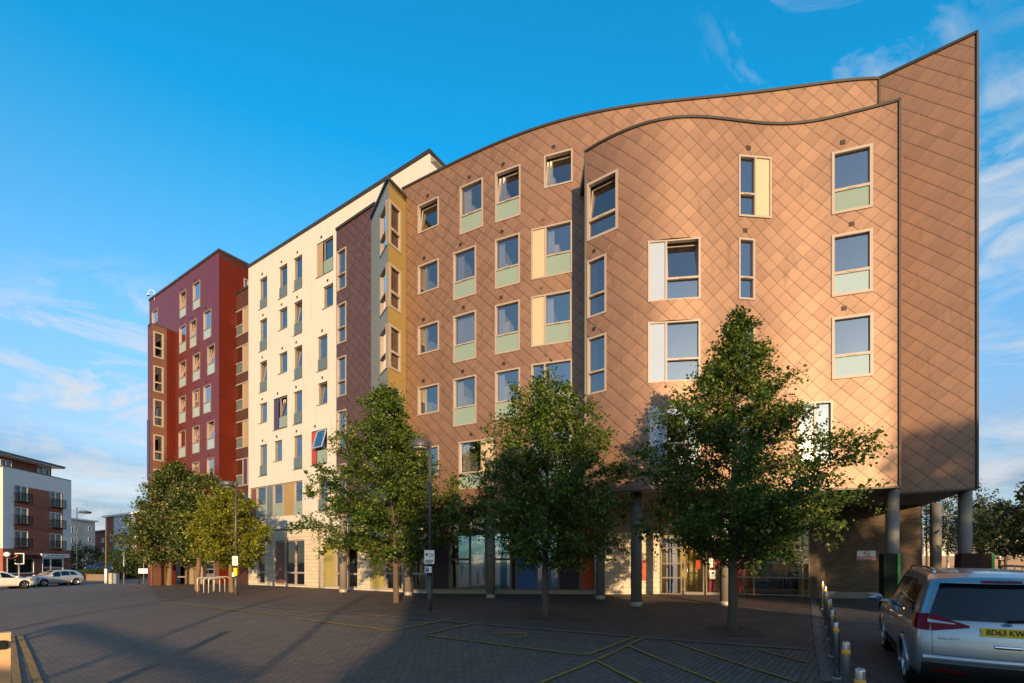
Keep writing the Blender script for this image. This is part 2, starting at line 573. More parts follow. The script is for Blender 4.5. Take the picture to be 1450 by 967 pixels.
M['maroon'] = panel_mat('maroon_cladding', (0.105, 0.020, 0.020), 1.25, 2.7, 0.36, 0.5, 0.7, 0.22)
M['red'] = panel_mat('red_cladding', (0.085, 0.011, 0.004), 1.25, 2.7, 0.55, 0.15, 0.7, 0.25)
M['brown_clad'] = panel_mat('brown_cladding', (0.125, 0.058, 0.036), 1.25, 2.7, 0.45, 0.4)
M['brick_buff'] = brick_mat('buff_brown_brick', (0.150, 0.100, 0.056), (0.090, 0.058, 0.037), (0.10, 0.08, 0.06))
M['brick_red'] = brick_mat('red_brick', (0.36, 0.085, 0.040), (0.27, 0.062, 0.032), (0.16, 0.11, 0.085))
M['render_grey'] = mat('pale_render', (0.66, 0.66, 0.64), 0.85, var=0.06, streak=0.2)
M['render_cream'] = mat('pale_cream_render', (0.56, 0.50, 0.42), 0.85, var=0.06, streak=0.15)
M['render_blue'] = mat('pale_blue_render', (0.55, 0.62, 0.64), 0.85, var=0.06, streak=0.15)
M['roof_grey'] = mat('roofing', (0.09, 0.09, 0.095), 0.7)
M['soffit'] = mat('soffit_board', (0.16, 0.145, 0.125), 0.7)
M['fascia_white'] = mat('white_fascia', (0.75, 0.74, 0.72), 0.5)
M['interior'] = mat('interior_wall', (0.48, 0.42, 0.33), 0.8)
M['yellow_wall'] = mat('yellow_lobby_wall', (0.82, 0.62, 0.14), 0.7)
M['lobby_red'] = mat('lobby_red', (0.55, 0.02, 0.02), 0.4)
M['floor_in'] = mat('lobby_floor', (0.20, 0.18, 0.16), 0.35)
M['concrete'] = mat('column_concrete', (0.19, 0.168, 0.142), 0.6, var=0.12, vscale=3, bump=0.1, streak=0.15)
M['col_base'] = mat('column_foot', (0.34, 0.31, 0.27), 0.5, 0.2)
M['curtain_a'] = mat('curtain_lilac', (0.48, 0.46, 0.56), 0.9)
M['curtain_b'] = mat('curtain_cream', (0.70, 0.64, 0.52), 0.9)
M['vent'] = mat('vent_dark', (0.030, 0.020, 0.018), 0.6)
M['steel'] = mat('brushed_steel', (0.48, 0.48, 0.48), 0.32, 1.0, var=0.08)
M['galv'] = mat('galvanised_post', (0.26, 0.27, 0.27), 0.5, 0.5, var=0.1)
M['lamp_grey'] = mat('lamp_grey', (0.075, 0.078, 0.08), 0.45, 0.3, var=0.1)
M['black'] = mat('black_paint', (0.010, 0.010, 0.011), 0.45, spec=0.2)
M['yellow_band'] = mat('reflective_yellow', (0.85, 0.36, 0.012), 0.35)
M['yellow_box'] = mat('yellow_plastic', (0.85, 0.60, 0.02), 0.4)
M['sign_white'] = mat('sign_white', (0.78, 0.78, 0.75), 0.4, var=0.04)
M['sign_blue'] = mat('sign_blue', (0.03, 0.14, 0.42), 0.4)
M['sign_red'] = mat('sign_red', (0.55, 0.03, 0.025), 0.4)
M['sign_black'] = mat('sign_black', (0.02, 0.02, 0.02), 0.4)
M['paint_y'] = mat('worn_yellow_paint', (0.40, 0.235, 0.03), 0.8, var=0.45, vscale=6)
M['bark'] = mat('bark', (0.085, 0.062, 0.042), 0.9, var=0.4, vscale=9, bump=0.8, bscale=22)
M['bark_warm'] = mat('bark_warm', (0.15, 0.095, 0.052), 0.9, var=0.4, vscale=9, bump=0.8, bscale=22)
M['bark_pale'] = mat('birch_bark', (0.42, 0.38, 0.32), 0.8, var=0.4, vscale=5)
M['leaf'] = leaf_mat('lime_tree_leaf', [(0.0, (0.011, 0.031, 0.006)), (0.40, (0.034, 0.072, 0.010)), (0.75, (0.098, 0.150, 0.020)), (1.0, (0.220, 0.245, 0.038))])
M['leaf_b'] = leaf_mat('dense_leaf', [(0.0, (0.013, 0.030, 0.007)), (0.5, (0.030, 0.056, 0.011)), (0.72, (0.070, 0.105, 0.018)), (0.84, (0.22, 0.22, 0.06)), (1.0, (0.42, 0.38, 0.15))])
M['leaf_c'] = leaf_mat('yellow_green_leaf', [(0.0, (0.045, 0.078, 0.009)), (0.5, (0.125, 0.155, 0.014)), (1.0, (0.32, 0.29, 0.026))])
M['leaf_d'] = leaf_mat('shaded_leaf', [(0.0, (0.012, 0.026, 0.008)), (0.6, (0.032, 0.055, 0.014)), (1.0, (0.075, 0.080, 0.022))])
M['grass'] = leaf_mat('grass', [(0.0, (0.03, 0.06, 0.012)), (1.0, (0.09, 0.13, 0.03))])
M['hedge'] = leaf_mat('hedge_leaf', [(0.0, (0.015, 0.035, 0.010)), (1.0, (0.05, 0.085, 0.02))])
M['rubber'] = mat('tyre_rubber', (0.014, 0.014, 0.015), 0.8, spec=0.2)
M['alloy'] = mat('alloy_wheel', (0.50, 0.50, 0.50), 0.3, 0.9)
M['paint_silver'] = mat('silver_car_paint', (0.34, 0.38, 0.42), 0.28, 0.75, var=0.02, coat=0.8)
M['paint_silver_far'] = mat('pale_silver_car_paint', (0.55, 0.53, 0.52), 0.30, 0.5, var=0.02, coat=0.8)
M['paint_white'] = mat('white_car_paint', (0.78, 0.75, 0.68), 0.35, var=0.02, coat=0.8)
M['paint_blue'] = mat('dark_blue_car_paint', (0.015, 0.04, 0.12), 0.3, 0.3, var=0.02, coat=0.8)
M['car_glass'] = mat('car_glass', (0.006, 0.008, 0.010), 0.03, spec=0.8, var=0.0)
M['lens_red'] = mat('red_lens', (0.16, 0.002, 0.004), 0.25, spec=0.25, var=0.05, coat=0.0)
M['lens_clear'] = mat('clear_lens', (0.34, 0.36, 0.38), 0.15, 0.5, var=0.05, coat=1.0)
M['plastic'] = mat('black_plastic', (0.012, 0.0125, 0.013), 0.6, spec=0.15)
M['plate_y'] = mat('number_plate_yellow', (0.75, 0.52, 0.02), 0.4, var=0.03)
M['chrome'] = mat('chrome', (0.72, 0.72, 0.72), 0.12, 1.0, var=0.0)
M['timber'] = mat('pale_post', (0.55, 0.33, 0.16), 0.7, var=0.2, vscale=8)
M['green_paint'] = mat('green_paint', (0.035, 0.28, 0.035), 0.45)
M['dark_green'] = mat('dark_green_paint', (0.006, 0.013, 0.008), 0.6, spec=0.12)
M['rust'] = mat('rusty_steel', (0.045, 0.018, 0.012), 0.7, spec=0.12, var=0.4, vscale=4)
M['lamp_red'] = mat('red_signal', (0.5, 0.02, 0.02), 0.3, emit=(1.0, 0.04, 0.03), emis=4.0)
M['orange_brick'] = brick_mat('orange_brick', (0.34, 0.115, 0.045), (0.26, 0.085, 0.04), (0.2, 0.14, 0.1))


def paving(name, c1, c2, mort, bw, bh, mo, rot, big=0.22, rough=0.75, bump=0.6):
    return brick_mat(name, c1, c2, mort, bw, bh, mo, rough, False, 0.5, rot, bump, big, 0.18)


M['road'] = paving('block_paving', (0.112, 0.087, 0.068), (0.156, 0.122, 0.096), (0.054, 0.045, 0.038), 0.21, 0.105, 0.011, R(-52), 0.30)
M['plaza'] = paving('paving_slabs', (0.080, 0.058, 0.045), (0.108, 0.078, 0.060), (0.030, 0.023, 0.019), 0.60, 0.40, 0.010, R(-32), 0.25)
M['drive'] = paving('driveway_setts', (0.066, 0.062, 0.060), (0.105, 0.097, 0.092), (0.025, 0.024, 0.023), 0.24, 0.16, 0.012, R(58), 0.25)
M['kerb'] = paving('kerb_stone', (0.115, 0.105, 0.098), (0.15, 0.14, 0.13), (0.05, 0.045, 0.04), 0.9, 2.0, 0.012, R(-28), 0.15)
M['asphalt'] = mat('asphalt', (0.055, 0.053, 0.052), 0.85, var=0.25, vscale=0.6, bump=0.4, bscale=80)


def worn_paint():
    m, nt, N, L, B = new_mat('worn_line_paint')
    tc = N.new('ShaderNodeTexCoord').outputs['Object']
    f = noise(N, L, tc, 7.0, 6, 0.7); g = noise(N, L, tc, 1.1, 3, 0.6)
    k = mth(N, L, 'MULTIPLY', mth(N, L, 'SUBTRACT', mth(N, L, 'ADD', mth(N, L, 'MULTIPLY', f, 0.7), mth(N, L, 'MULTIPLY', g, 0.3)), 0.34), 7.0, clamp=True)
    bt = N.new('ShaderNodeTexBrick'); mp = N.new('ShaderNodeMapping'); mp.inputs['Rotation'].default_value = (0, 0, R(-52)); L.new(tc, mp.inputs[0]); L.new(mp.outputs[0], bt.inputs['Vector'])
    bt.inputs['Scale'].default_value = 1.0; bt.inputs['Brick Width'].default_value = 0.23; bt.inputs['Row Height'].default_value = 0.115; bt.inputs['Mortar Size'].default_value = 0.014
    k2 = mth(N, L, 'MULTIPLY', k, mth(N, L, 'SUBTRACT', 1.0, mth(N, L, 'MULTIPLY', bt.outputs['Fac'], 0.6)))
    L.new(mixc(N, L, k2, (0.085, 0.068, 0.054), (0.34, 0.20, 0.03)), B.inputs['Base Color']); B.inputs['Roughness'].default_value = 0.8
    return m


M['paint_y'] = worn_paint()

M['soil'] = mat('tree_pit_soil', (0.072, 0.052, 0.040), 0.95, var=0.4, vscale=9, bump=0.8, bscale=40)
M['drain'] = mat('cast_iron', (0.035, 0.032, 0.03), 0.6, 0.4, var=0.3, vscale=12, bump=0.6, bscale=50)

M['hoop'] = mat('painted_hoop', (0.50, 0.48, 0.45), 0.4, 0.2)
M['cabinet_cream'] = mat('cabinet_cream', (0.36, 0.33, 0.26), 0.6)
M['cabinet_grey'] = mat('cabinet_grey', (0.17, 0.20, 0.24), 0.6)

M['glass_sky'] = glass_mat('mirror_glass', (0.35, 0.40, 0.44), 0.62)

M['frame_red'] = mat('window_frame_dull', (0.23, 0.185, 0.16), 0.45, var=0.06)
# ---------------------------------------------------------------- plan of the tile-clad block
H_A, H_C, H_BAY, Z_SOF = 17.0 + CAMZ, 14.42 + CAMZ, 16.5 + CAMZ, 2.37 + CAMZ
ROOF_A = [(570, 268.6), (597.6, 253.4), (625, 239), (652.8, 226.6), (680.3, 214.1), (708, 203.1), (735.5, 192.1), (768.6, 179.7), (799, 169.3), (826.6, 162.4),
          (847.2, 157.6), (874.8, 153.4), (902.4, 151.1), (940, 146.2), (980, 141.6), (1044.8, 133.5), (1109.7, 125.4), (1174.5, 118.9), (1244, 112.0)]
ROOF_C = [(829, 215.5), (848.6, 203.8), (868, 193.4), (887, 184.5), (909, 177.6), (930, 171.4), (955, 167.2), (980, 166.2), (1012.4, 167.8), (1044.8, 171.4), (1077, 175.2),
          (1103, 176.6), (1126, 175.4), (1158, 170.7), (1190.7, 164.2), (1223, 156.0), (1255.5, 147.4), (1273.4, 142.0)]


def plan_from_roof(pts, H, deg, n):
    xs = np.array([p[0] for p in pts]); ys = np.array([p[1] for p in pts])
    c = np.polyfit((xs - 1000) / 300, ys, deg)
    out = []
    for x in np.linspace(xs[0], xs[-1], n):
        y = float(np.polyval(c, (x - 1000) / 300)); D = F * (H - CAMZ) / (HY - y)
        out.append(((x - CX) / F * D, D))
    return out


PL_A = plan_from_roof(ROOF_A, H_A, 6, 60)
PL_C = plan_from_roof(ROOF_C, H_C, 7, 60)
fA = Facade(PL_A)
fC = Facade(PL_C)
def PX(x, D): return ((x - CX) / F * D, D)
B0, B1 = PX(1244, F * 17.0 / 683.0), PX(1383.3, F * 17.0 / 748.5)
B0 = PL_A[-1]
fB = Facade([B0, B1])
S0, S1 = PX(476.3, F * 17.0 / 468.6), PX(531.5, F * 17.0 / 505.8)
fS = Facade([S0, S1])
BAY_L, BAY_A = PX(525.2, F * 16.5 / 486.2), PX(549.4, F * 16.5 / 541.4)
BAY_R = (PL_A[0][0] + 0.12, PL_A[0][1] - 0.05)
BAY_R = PX(574.9, F * 16.5 / 514.7)
fBL, fBR = Facade([BAY_L, BAY_A]), Facade([BAY_A, BAY_R])
def Dwhite(x): return 21083.0 / (x + 301)
def Dred(x): return 20825.0 / (x + 302)
def Dlink(x): return 22275.0 / (x + 302)
fW = Facade([PX(351.8, Dwhite(351.8)), PX(608, Dwhite(608))])
fR = Facade([PX(211.5, Dred(211.5)), PX(310.2, Dred(310.2))])
e1 = (fW.p[1] - fW.p[0]).normalized(); e2 = Vector((-e1.y, e1.x))        # along the white front, and into the block
H_W, H_R = 19.6 + CAMZ, 21.85 + CAMZ
H_L = (HY - 413.5) / F * Dlink(341) + CAMZ
fL = Facade([PX(331, Dlink(331)), PX(354, Dlink(354))])
rc = fR.p[1]
fRS = Facade([tuple(rc), tuple(rc + e2 * 9)])


class Win:
    """Local frame of one window: u along the wall, z up, d outward."""

    def __init__(s, fac, u0, u1, z0, z1):
        a, b = fac.at(u0), fac.at(u1)
        s.t2 = (b - a).normalized(); s.W = (b - a).length
        s.t = Vector((s.t2.x, s.t2.y, 0)); s.n = Vector((s.t2.y, -s.t2.x, 0)); s.up = Vector((0, 0, 1))
        s.o = Vector((a.x, a.y, z0)); s.H = z1 - z0

    def p(s, u, z, d): return s.o + s.t * u + s.up * z + s.n * d

    def bx(s, mb, u0, u1, z0, z1, d0, d1, m=0):
        mb.box(s.p((u0 + u1) / 2, (z0 + z1) / 2, (d0 + d1) / 2), (u1 - u0) / 2, (d1 - d0) / 2, (z1 - z0) / 2, (s.t, s.n, s.up), m)

    def quad(s, mb, u0, u1, z0, z1, d, d_top=None, m=0):
        dt = d if d_top is None else d_top
        mb.poly((s.p(u0, z0, d), s.p(u1, z0, d), s.p(u1, z1, dt), s.p(u0, z1, dt)), m, ((0, 0), (u1 - u0, 0), (u1 - u0, z1 - z0), (0, z1 - z0)))


wrng = random.Random(11)


def window(parent, fac, x0, x1, yt, yb, tr=None, low='mint', side=None, open_=None, frame='frame', fw=0.052, proud=0.03, rec=0.06, glass='glass', curtain=None, vent=True, mull=None, sill=None):
    """One window at its surveyed place; returns its opening in the wall (u0, u1, z0, z1)."""
    xm = (x0 + x1) / 2
    u0, u1 = fac.u(x0), fac.u(x1)
    Dm = fac.at((u0 + u1) / 2).y
    zf = lambda y: CAMZ + (HY - y) / F * fac.D(xm)
    z0, z1 = zf(yb), zf(yt)
    w = Win(fac, u0, u1, z0, z1)
    W, H = w.W, w.H
    back = rec + 0.05
    mb = MB()
    dI, dO = -back, proud
    w.bx(mb, -0.01, fw, -0.01, H + 0.01, dI, dO); w.bx(mb, W - fw, W + 0.01, -0.01, H + 0.01, dI, dO)
    w.bx(mb, fw, W - fw, H - fw, H + 0.01, dI, dO); w.bx(mb, fw, W - fw, -0.01, fw, dI, dO)
    c0, c1 = fw, W - fw                                            # main light between the jambs
    side_rect = None
    if side:
        us = fac.u(side[1]) - u0
        w.bx(mb, us - fw * 0.6, us + fw * 0.6, fw, H - fw, dI, dO - 0.004)
        if side[0] == 'L':
            side_rect = (fw, us - fw * 0.6); c0 = us + fw * 0.6
        else:
            side_rect = (us + fw * 0.6, W - fw); c1 = us - fw * 0.6
    zt = None
    if tr is not None:
        zt = zf(tr) - z0
        w.bx(mb, c0, c1, zt - fw * 0.6, zt + fw * 0.6, dI, dO - 0.004)
        w.bx(mb, (c0 + c1) / 2 - 0.12, (c0 + c1) / 2 + 0.12, zt - 0.02, zt + 0.01, dO - 0.004, dO + 0.012)
    if mull is not None:
        um = fac.u(mull) - u0
        w.bx(mb, um - fw * 0.6, um + fw * 0.6, fw, H - fw, dI, dO - 0.006)
    fo = mb.build('window', M[frame], parent)
    zb = (zt + fw * 0.6) if zt is not None else fw
    ztop = H - fw
    gb = MB()
    if open_ == 'in':
        tilt = (ztop - zb) * (0.15 if W > 1.0 else 0.10)
        w.quad(gb, c0 + 0.02, c1 - 0.02, zb + 0.02, ztop - 0.04, -rec - 0.01, -rec - tilt)
        sb = MB(); sw = 0.045 if W > 1.0 else 0.028
        ang = math.atan2(tilt, ztop - zb)
        for (a, b, p, q) in ((c0, c0 + sw, zb, ztop - 0.02), (c1 - sw * 0.6, c1, zb, ztop - 0.02), (c0, c1, zb, zb + sw), (c0, c1, ztop - 0.02 - sw, ztop - 0.02)):
            cz = (p + q) / 2 - zb
            ctr = w.p((a + b) / 2, (p + q) / 2, -rec - cz * math.tan(ang))
            upv = (w.up * math.cos(ang) - w.n * math.sin(ang)); nv = (w.n * math.cos(ang) + w.up * math.sin(ang))
            sb.box(ctr, (b - a) / 2, 0.02, (q - p) / 2, (w.t, nv, upv))
        sb.build('sash', M[frame], fo)
    elif open_ == 'out':
        tilt = (ztop - zb) * 0.30
        w.quad(gb, c0 + 0.02, c1 - 0.02, zb + 0.05, ztop - 0.02, tilt, 0.0)
        sb = MB(); ang = math.atan2(tilt, ztop - zb)
        for (a, b, p, q) in ((c0, c0 + 0.05, zb, ztop), (c1 - 0.05, c1, zb, ztop), (c0, c1, zb, zb + 0.05), (c0, c1, ztop - 0.05, ztop)):
            cz = ztop - (p + q) / 2
            ctr = w.p((a + b) / 2, (p + q) / 2, cz * math.tan(ang))
            upv = (w.up * math.cos(ang) - w.n * math.sin(ang)); nv = (w.n * math.cos(ang) + w.up * math.sin(ang))
            sb.box(ctr, (b - a) / 2, 0.02, (q - p) / 2, (w.t, nv, upv))
        sb.build('sash', M['white_glass'], fo)
    else:
        w.quad(gb, c0, c1, zb, ztop, -rec)
    gb.build('pane', M[glass], fo)
    if zt is not None:
        pb = MB()
        if low == 'glass':
            w.quad(pb, c0, c1, fw, zt - fw * 0.6, -rec)
            pb.build('lower_pane', M[glass], fo)
        else:
            w.quad(pb, c0, c1, fw, zt - fw * 0.6, -0.012)
            pb.build('infill_panel', M[low], fo)
    if side:
        pb = MB(); w.quad(pb, side_rect[0], side_rect[1], fw, H - fw, -0.012 if side[2] != 'glass' else -rec)
        pb.build('side_panel', M[side[2]], fo)
    if curtain is None:
        curtain = wrng.choice(['l', 'l', 'l', 'n', 'w', 'b', 'n'])
    if curtain != 'n' and W > 0.5:
        a, b = (c0, c0 + (c1 - c0) * wrng.uniform(0.22, 0.40)) if curtain in 'lb' else (c0, c1)
        cb = MB(); n = max(6, int((b - a) / 0.05)); base = len(cb.v)
        lowz = (fw if low == 'glass' or zt is None else zb) + 0.02
        for i in range(n + 1):
            u = a + (b - a) * i / n; d = -rec - 0.16 + 0.028 * math.sin(i * 1.9)
            cb.v += [tuple(w.p(u, lowz, d)), tuple(w.p(u, ztop - 0.02, d))]
        for i in range(n):
            cb.face((base + 2 * i, base + 2 * i + 2, base + 2 * i + 3, base + 2 * i + 1), 0, None, True)
        cb.build('curtain', M[wrng.choice(['curtain_a', 'curtain_a', 'curtain_b'])], fo)
    if curtain == 'l' and zt is not None and low != 'glass' or (curtain == 'l' and W > 1.0):
        wb = MB(); w.bx(wb, c0 + 0.02, c0 + (c1 - c0) * wrng.uniform(0.25, 0.42), zb - 0.1, zb + (ztop - zb) * wrng.uniform(0.3, 0.62), -rec - 1.0, -rec - 0.32); wb.build('sun_patch_box', M['curtain_b'], fo)  # cream box added to stand in for sunlit patches on the room walls
    if sill:
        sb = MB(); w.bx(sb, -0.06, W, -0.045, 0.0, -0.10, 0.035); sb.build('sill', M[sill], fo)
    if vent:
        vb = MB(); uc = W * wrng.uniform(0.25, 0.5); zc = H + 0.27
        w.bx(vb, uc - 0.07, uc + 0.07, zc - 0.07, zc + 0.07, -0.05, 0.012)
        for k in range(3):
            w.bx(vb, uc - 0.075, uc + 0.075, zc - 0.045 + k * 0.04, zc - 0.03 + k * 0.04, 0.012, 0.020)
        vb.build('air_vent', M['vent'], parent)
    return (u0, u1, z0, z1)


def interior(fac, u0, u1, depth, z0, z1, parent, name='interior_shell', step=2.7, zfirst=None, m='interior', seg=1.0, flat=False):
    """Back wall and floors behind a row of windows: one joined shell."""
    mb = MB()
    us = [u0, u1] + [q for q in fac.us if u0 < q < u1]
    us = uniq(us, 0.4 if not flat else 1e-3)
    us[-1] = u1
    levels = []
    z = zfirst if zfirst is not None else z0
    while z < z1 + 0.1:
        levels.append(z); z += step
    b = len(mb.v); nl = len(levels)
    for q in us:
        f_, p_ = fac.off(q, -0.30), fac.off(q, -depth)
        for zz in levels:
            mb.v += [(f_.x, f_.y, zz), (p_.x, p_.y, zz)]
    for i in range(len(us) - 1):
        for k in range(nl):
            a = b + (i * nl + k) * 2; c = b + ((i + 1) * nl + k) * 2
            mb.face((a, c, c + 1, a + 1))
            if k < nl - 1:
                mb.face((a + 1, c + 1, c + 3, a + 3))
    # party walls between rooms
    for i in range(0, len(us), max(1, len(us) // 6)):
        for k in range(nl - 1):
            a = b + (i * nl + k) * 2
            mb.face((a, a + 1, a + 3, a + 2))
    return mb.build(name, M[m], parent)


# ================================================================ tile-clad block
TB = thing('tile_clad_building', 'curved block of flats clad in copper brown diamond shingles, standing on round columns', 'building',
           (0.0, 20.0, zg(0, 20)), world=True)
hA, hC, hS = [], [], []
W_ = lambda *a, **k: hA.append(window(TB, fA, *a, **k))
# column by column: x0, x1, head, foot, transom
W_(592.2, 621.3, 285.2, 325.2, open_='in'); W_(592.2, 621.3, 371.7, 412.7, curtain='l'); W_(592.2, 621.6, 458.6, 499.3, curtain='l'); W_(592.2, 621.6, 545.9, 585.8)
W_(592.2, 621.6, 633.0, 674.0, vent=False)
W_(651.6, 683.8, 258.6, 326.8, 301.3, curtain='l')
W_(642.4, 674.1, 353.0, 421.0, 396.2, curtain='l'); W_(642.4, 674.1, 443.7, 510.6, 486.5, curtain='w'); W_(642.4, 674.4, 533.9, 601.7, 575.9, curtain='l')
W_(650.0, 700.3, 622.9, 691.0, 668.0, side=('R', 682.0, 'cream_panel'), curtain='l')
W_(701.8, 736.9, 239.2, 310.0, 283.4, open_='in', curtain='l'); W_(701.5, 736.0, 334.8, 405.0, 378.6, curtain='l')
W_(701.3, 736.0, 428.6, 498.9, 472.7, curtain='l'); W_(701.5, 736.4, 523.4, 592.8, 567.6, curtain='l')
W_(770.7, 810.7, 215.8, 262.0, open_='in', curtain='l')
W_(752.8, 810.0, 318.2, 390.6, 360.7, side=('L', 772.5, 'cream_panel'), curtain='l'); W_(752.6, 809.4, 415.2, 487.2, 458.6, side=('L', 771.5, 'cream_panel'), curtain='b')
W_(752.6, 810.0, 512.0, 584.0, 555.0, side=('L', 771.5, 'glass'), curtain='n'); W_(752.6, 810.0, 609.0, 681.0, 652.0, side=('L', 771.5, 'white_glass'), vent=False)
W_ = lambda *a, **k: hC.append(window(TB, fC, *a, **k))
W_(831.5, 874.8, 249.6, 332.0, 304.0, low='glass', open_='in', curtain='n', fw=0.075)
W_(831.8, 858.3, 364.8, 446.5, 416.0, low='glass', curtain='l'); W_(832.0, 858.3, 475.5, 556.5, 525.5, low='glass', curtain='l')
W_(917.8, 991.4, 337.0, 423.5, 392.6, low='glass', side=('L', 943.5, 'white_glass'), open_='in', curtain='n')
W_(917.8, 991.2, 453.0, 539.5, 507.5, low='glass', side=('L', 943.5, 'white_glass'), curtain='n')
W_(917.8, 991.2, 573.0, 659.0, 627.0, low='glass', side=('L', 943.5, 'white_glass'), curtain='n')
W_(1045.9, 1091.6, 222.2, 308.0, 276.0, low='glass', side=('R', 1069.0, 'cream_panel'), curtain='l')
W_(1045.9, 1068.2, 338.2, 424.2, 393.0, low='glass', curtain='l'); W_(1045.9, 1068.2, 455.5, 541.5, 510.0, low='glass', curtain='n', vent=False)
W_(1045.9, 1068.2, 572.5, 658.5, 627.0, low='glass', curtain='n', vent=False)
W_(1177.8, 1235.3, 210.3, 298.8, 265.7, curtain='n', fw=0.075); W_(1177.8, 1235.2, 329.0, 416.6, 383.9, low='ice', curtain='n', fw=0.075)
W_(1178.0, 1235.8, 446.7, 534.6, 502.0, low='ice', curtain='n', fw=0.075)
W_(1129.0, 1178.5, 569.6, 656.0, 624.0, low='glass', side=('L', 1153.5, 'white_glass'), curtain='n', vent=False)
W_ = lambda *a, **k: hS.append(window(TB, fS, *a, **k))
W_(477.6, 490.2, 353.3, 410.0, 387.8, low='glass', vent=False); W_(477.6, 490.2, 429.6, 485.6, 463.7, low='glass', vent=False); W_(477.6, 490.2, 505.2, 561.0, 539.4, low='glass', vent=False)
W_(477.6, 490.2, 581.0, 636.5, 615.0, low='glass', vent=False); W_(477.6, 490.2, 657.0, 712.0, 691.0, low='glass', vent=False)

uCA = fA.u(829.0)
tw = wall_mesh(fA, 0, uCA + 0.4, Z_SOF, H_A, hA, seg=0.35)
tw = wall_mesh(fA, uCA + 0.4, fA.L, H_C - 0.4, H_A, (), seg=0.35, mb=tw)
tw.build('rear_wall', [M['tile'], M['frame']], TB)
wall_mesh(fB, 0, fB.L, Z_SOF, H_A, (), seg=0.5).build('end_wall', [M['tile'], M['frame']], TB)
wall_mesh(fC, 0, fC.L, Z_SOF, H_C, hC, seg=0.3).build('bulging_front_wall', [M['tile'], M['frame']], TB)
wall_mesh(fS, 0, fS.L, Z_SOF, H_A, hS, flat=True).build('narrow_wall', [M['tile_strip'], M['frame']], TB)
# returns of the bulge back to the rear wall
cl, cr = fC.p[0], fC.p[-1]
al = fA.at(uCA); kr = cr + Vector((0.55, 0.9)) * 2.4
fCl = Facade([tuple(cl + Vector((0.45, 2.2))), tuple(cl)]); fCr = Facade([tuple(cr), tuple(kr)])
for f_, nm in ((fCl, 'return_wall'), (fCr, 'return_wall')):
    mb = MB(); a, b = f_.p
    mb.poly(((a.x, a.y, Z_SOF), (b.x, b.y, Z_SOF), (b.x, b.y, H_C), (a.x, a.y, H_C)), 0, ((0, Z_SOF), (f_.L, Z_SOF), (f_.L, H_C), (0, H_C)))
    mb.build(nm, M['tile'], TB)
# strip return to the white front
mb = MB(); a = fS.p[0]; b = a + e2 * 2.3
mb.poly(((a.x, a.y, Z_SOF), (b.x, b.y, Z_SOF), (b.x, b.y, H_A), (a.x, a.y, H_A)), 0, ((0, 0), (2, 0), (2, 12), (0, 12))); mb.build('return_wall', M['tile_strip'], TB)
# copings
sweep(fA, -0.02, fA.L, 0.25, 0.045, H_A - 0.03, H_A + 0.06, 0.35).build('roof_coping', M['cap'], TB)
sweep(fB, 0, fB.L + 0.03, 0.25, 0.045, H_A - 0.03, H_A + 0.06, flat=True).build('roof_coping', M['cap'], TB)
sweep(fC, -0.03, fC.L + 0.03, 0.25, 0.045, H_C - 0.03, H_C + 0.05, 0.3).build('bulge_coping', M['cap'], TB)
sweep(fS, 0, fS.L, 0.25, 0.06, H_A - 0.03, H_A + 0.10, flat=True).build('roof_coping', M['cap'], TB)
# corner trims
for (p, z0, z1, nm) in ((fB.p[1], Z_SOF, H_A - 0.03, 'corner_trim'), (fC.p[-1], Z_SOF, H_C - 0.03, 'corner_trim'), (fC.p[0], Z_SOF, H_C - 0.03, 'corner_trim'), (fB.p[0] + Vector((0, -0.015)), H_C, H_A - 0.03, 'seam_trim')):
    mb = MB(); mb.box((p.x, p.y, (z0 + z1) / 2), 0.035, 0.035, (z1 - z0) / 2); mb.build(nm, M['trim'], TB)
sweep(fC, 0, fC.L, 0.2, 0.012, Z_SOF - 0.06, Z_SOF - 0.001, 0.3).build('bottom_trim', M['cap'], TB)
sweep(fB, 0, fB.L, 0.2, 0.012, Z_SOF - 0.06, Z_SOF - 0.001, flat=True).build('bottom_trim', M['cap'], TB)
sweep(fA, 0, uCA, 0.2, 0.012, Z_SOF - 0.06, Z_SOF - 0.001, 0.3).build('bottom_trim', M['cap'], TB)
# roof, soffit, back and right side
rgt = [(B1[0] + 0.5 * d, B1[1] + d) for d in (0.0, 3.0, 12.5)]
foot = [tuple(fS.p[0]), tuple(fS.p[1])] + [tuple(fA.p[0])] + PL_A[::3] + [B0] + rgt + [(2.0, 33.0), (-3.0, 31.0)]
foot = [foot[0]] + [q for p_, q in zip(foot, foot[1:]) if (Vector(q) - Vector(p_)).length > 0.05]
prism([(x, y + 0.05) for x, y in foot], H_A - 0.5, H_A - 0.12).build('roof', M['roof_grey'], TB)
prism([(x, y + 0.04) for x, y in foot], Z_SOF - 0.02, Z_SOF + 0.25).build('soffit', M['soffit'], TB)
cfoot = [(x, y + 0.03) for x, y in PL_C[::2]] + [PL_C[-1]] + [(p[0], p[1] + 0.02) for p in reversed([q for q in PL_A if q[0] > PL_C[0][0] - 0.2])]
prism(cfoot, H_C - 0.45, H_C - 0.10).build('bulge_roof', M['roof_grey'], TB)
prism(cfoot, Z_SOF - 0.022, Z_SOF + 0.24).build('bulge_soffit', M['soffit'], TB)
mb = MB()
for a, b in zip(rgt + [(2.0, 33.0)], rgt[1:] + [(2.0, 33.0), (-3.0, 31.0)]):
    L_ = math.dist(a, b)
    mb.poly(((a[0], a[1], Z_SOF), (b[0], b[1], Z_SOF), (b[0], b[1], H_A), (a[0], a[1], H_A)), 0, ((0, Z_SOF), (L_, Z_SOF), (L_, H_A), (0, H_A)))
mb.build('side_wall', [M['tile']], TB)
interior(fA, 0.1, uCA + 1.5, 2.1, Z_SOF, H_A - 0.6, TB, zfirst=Z_SOF + 0.27)
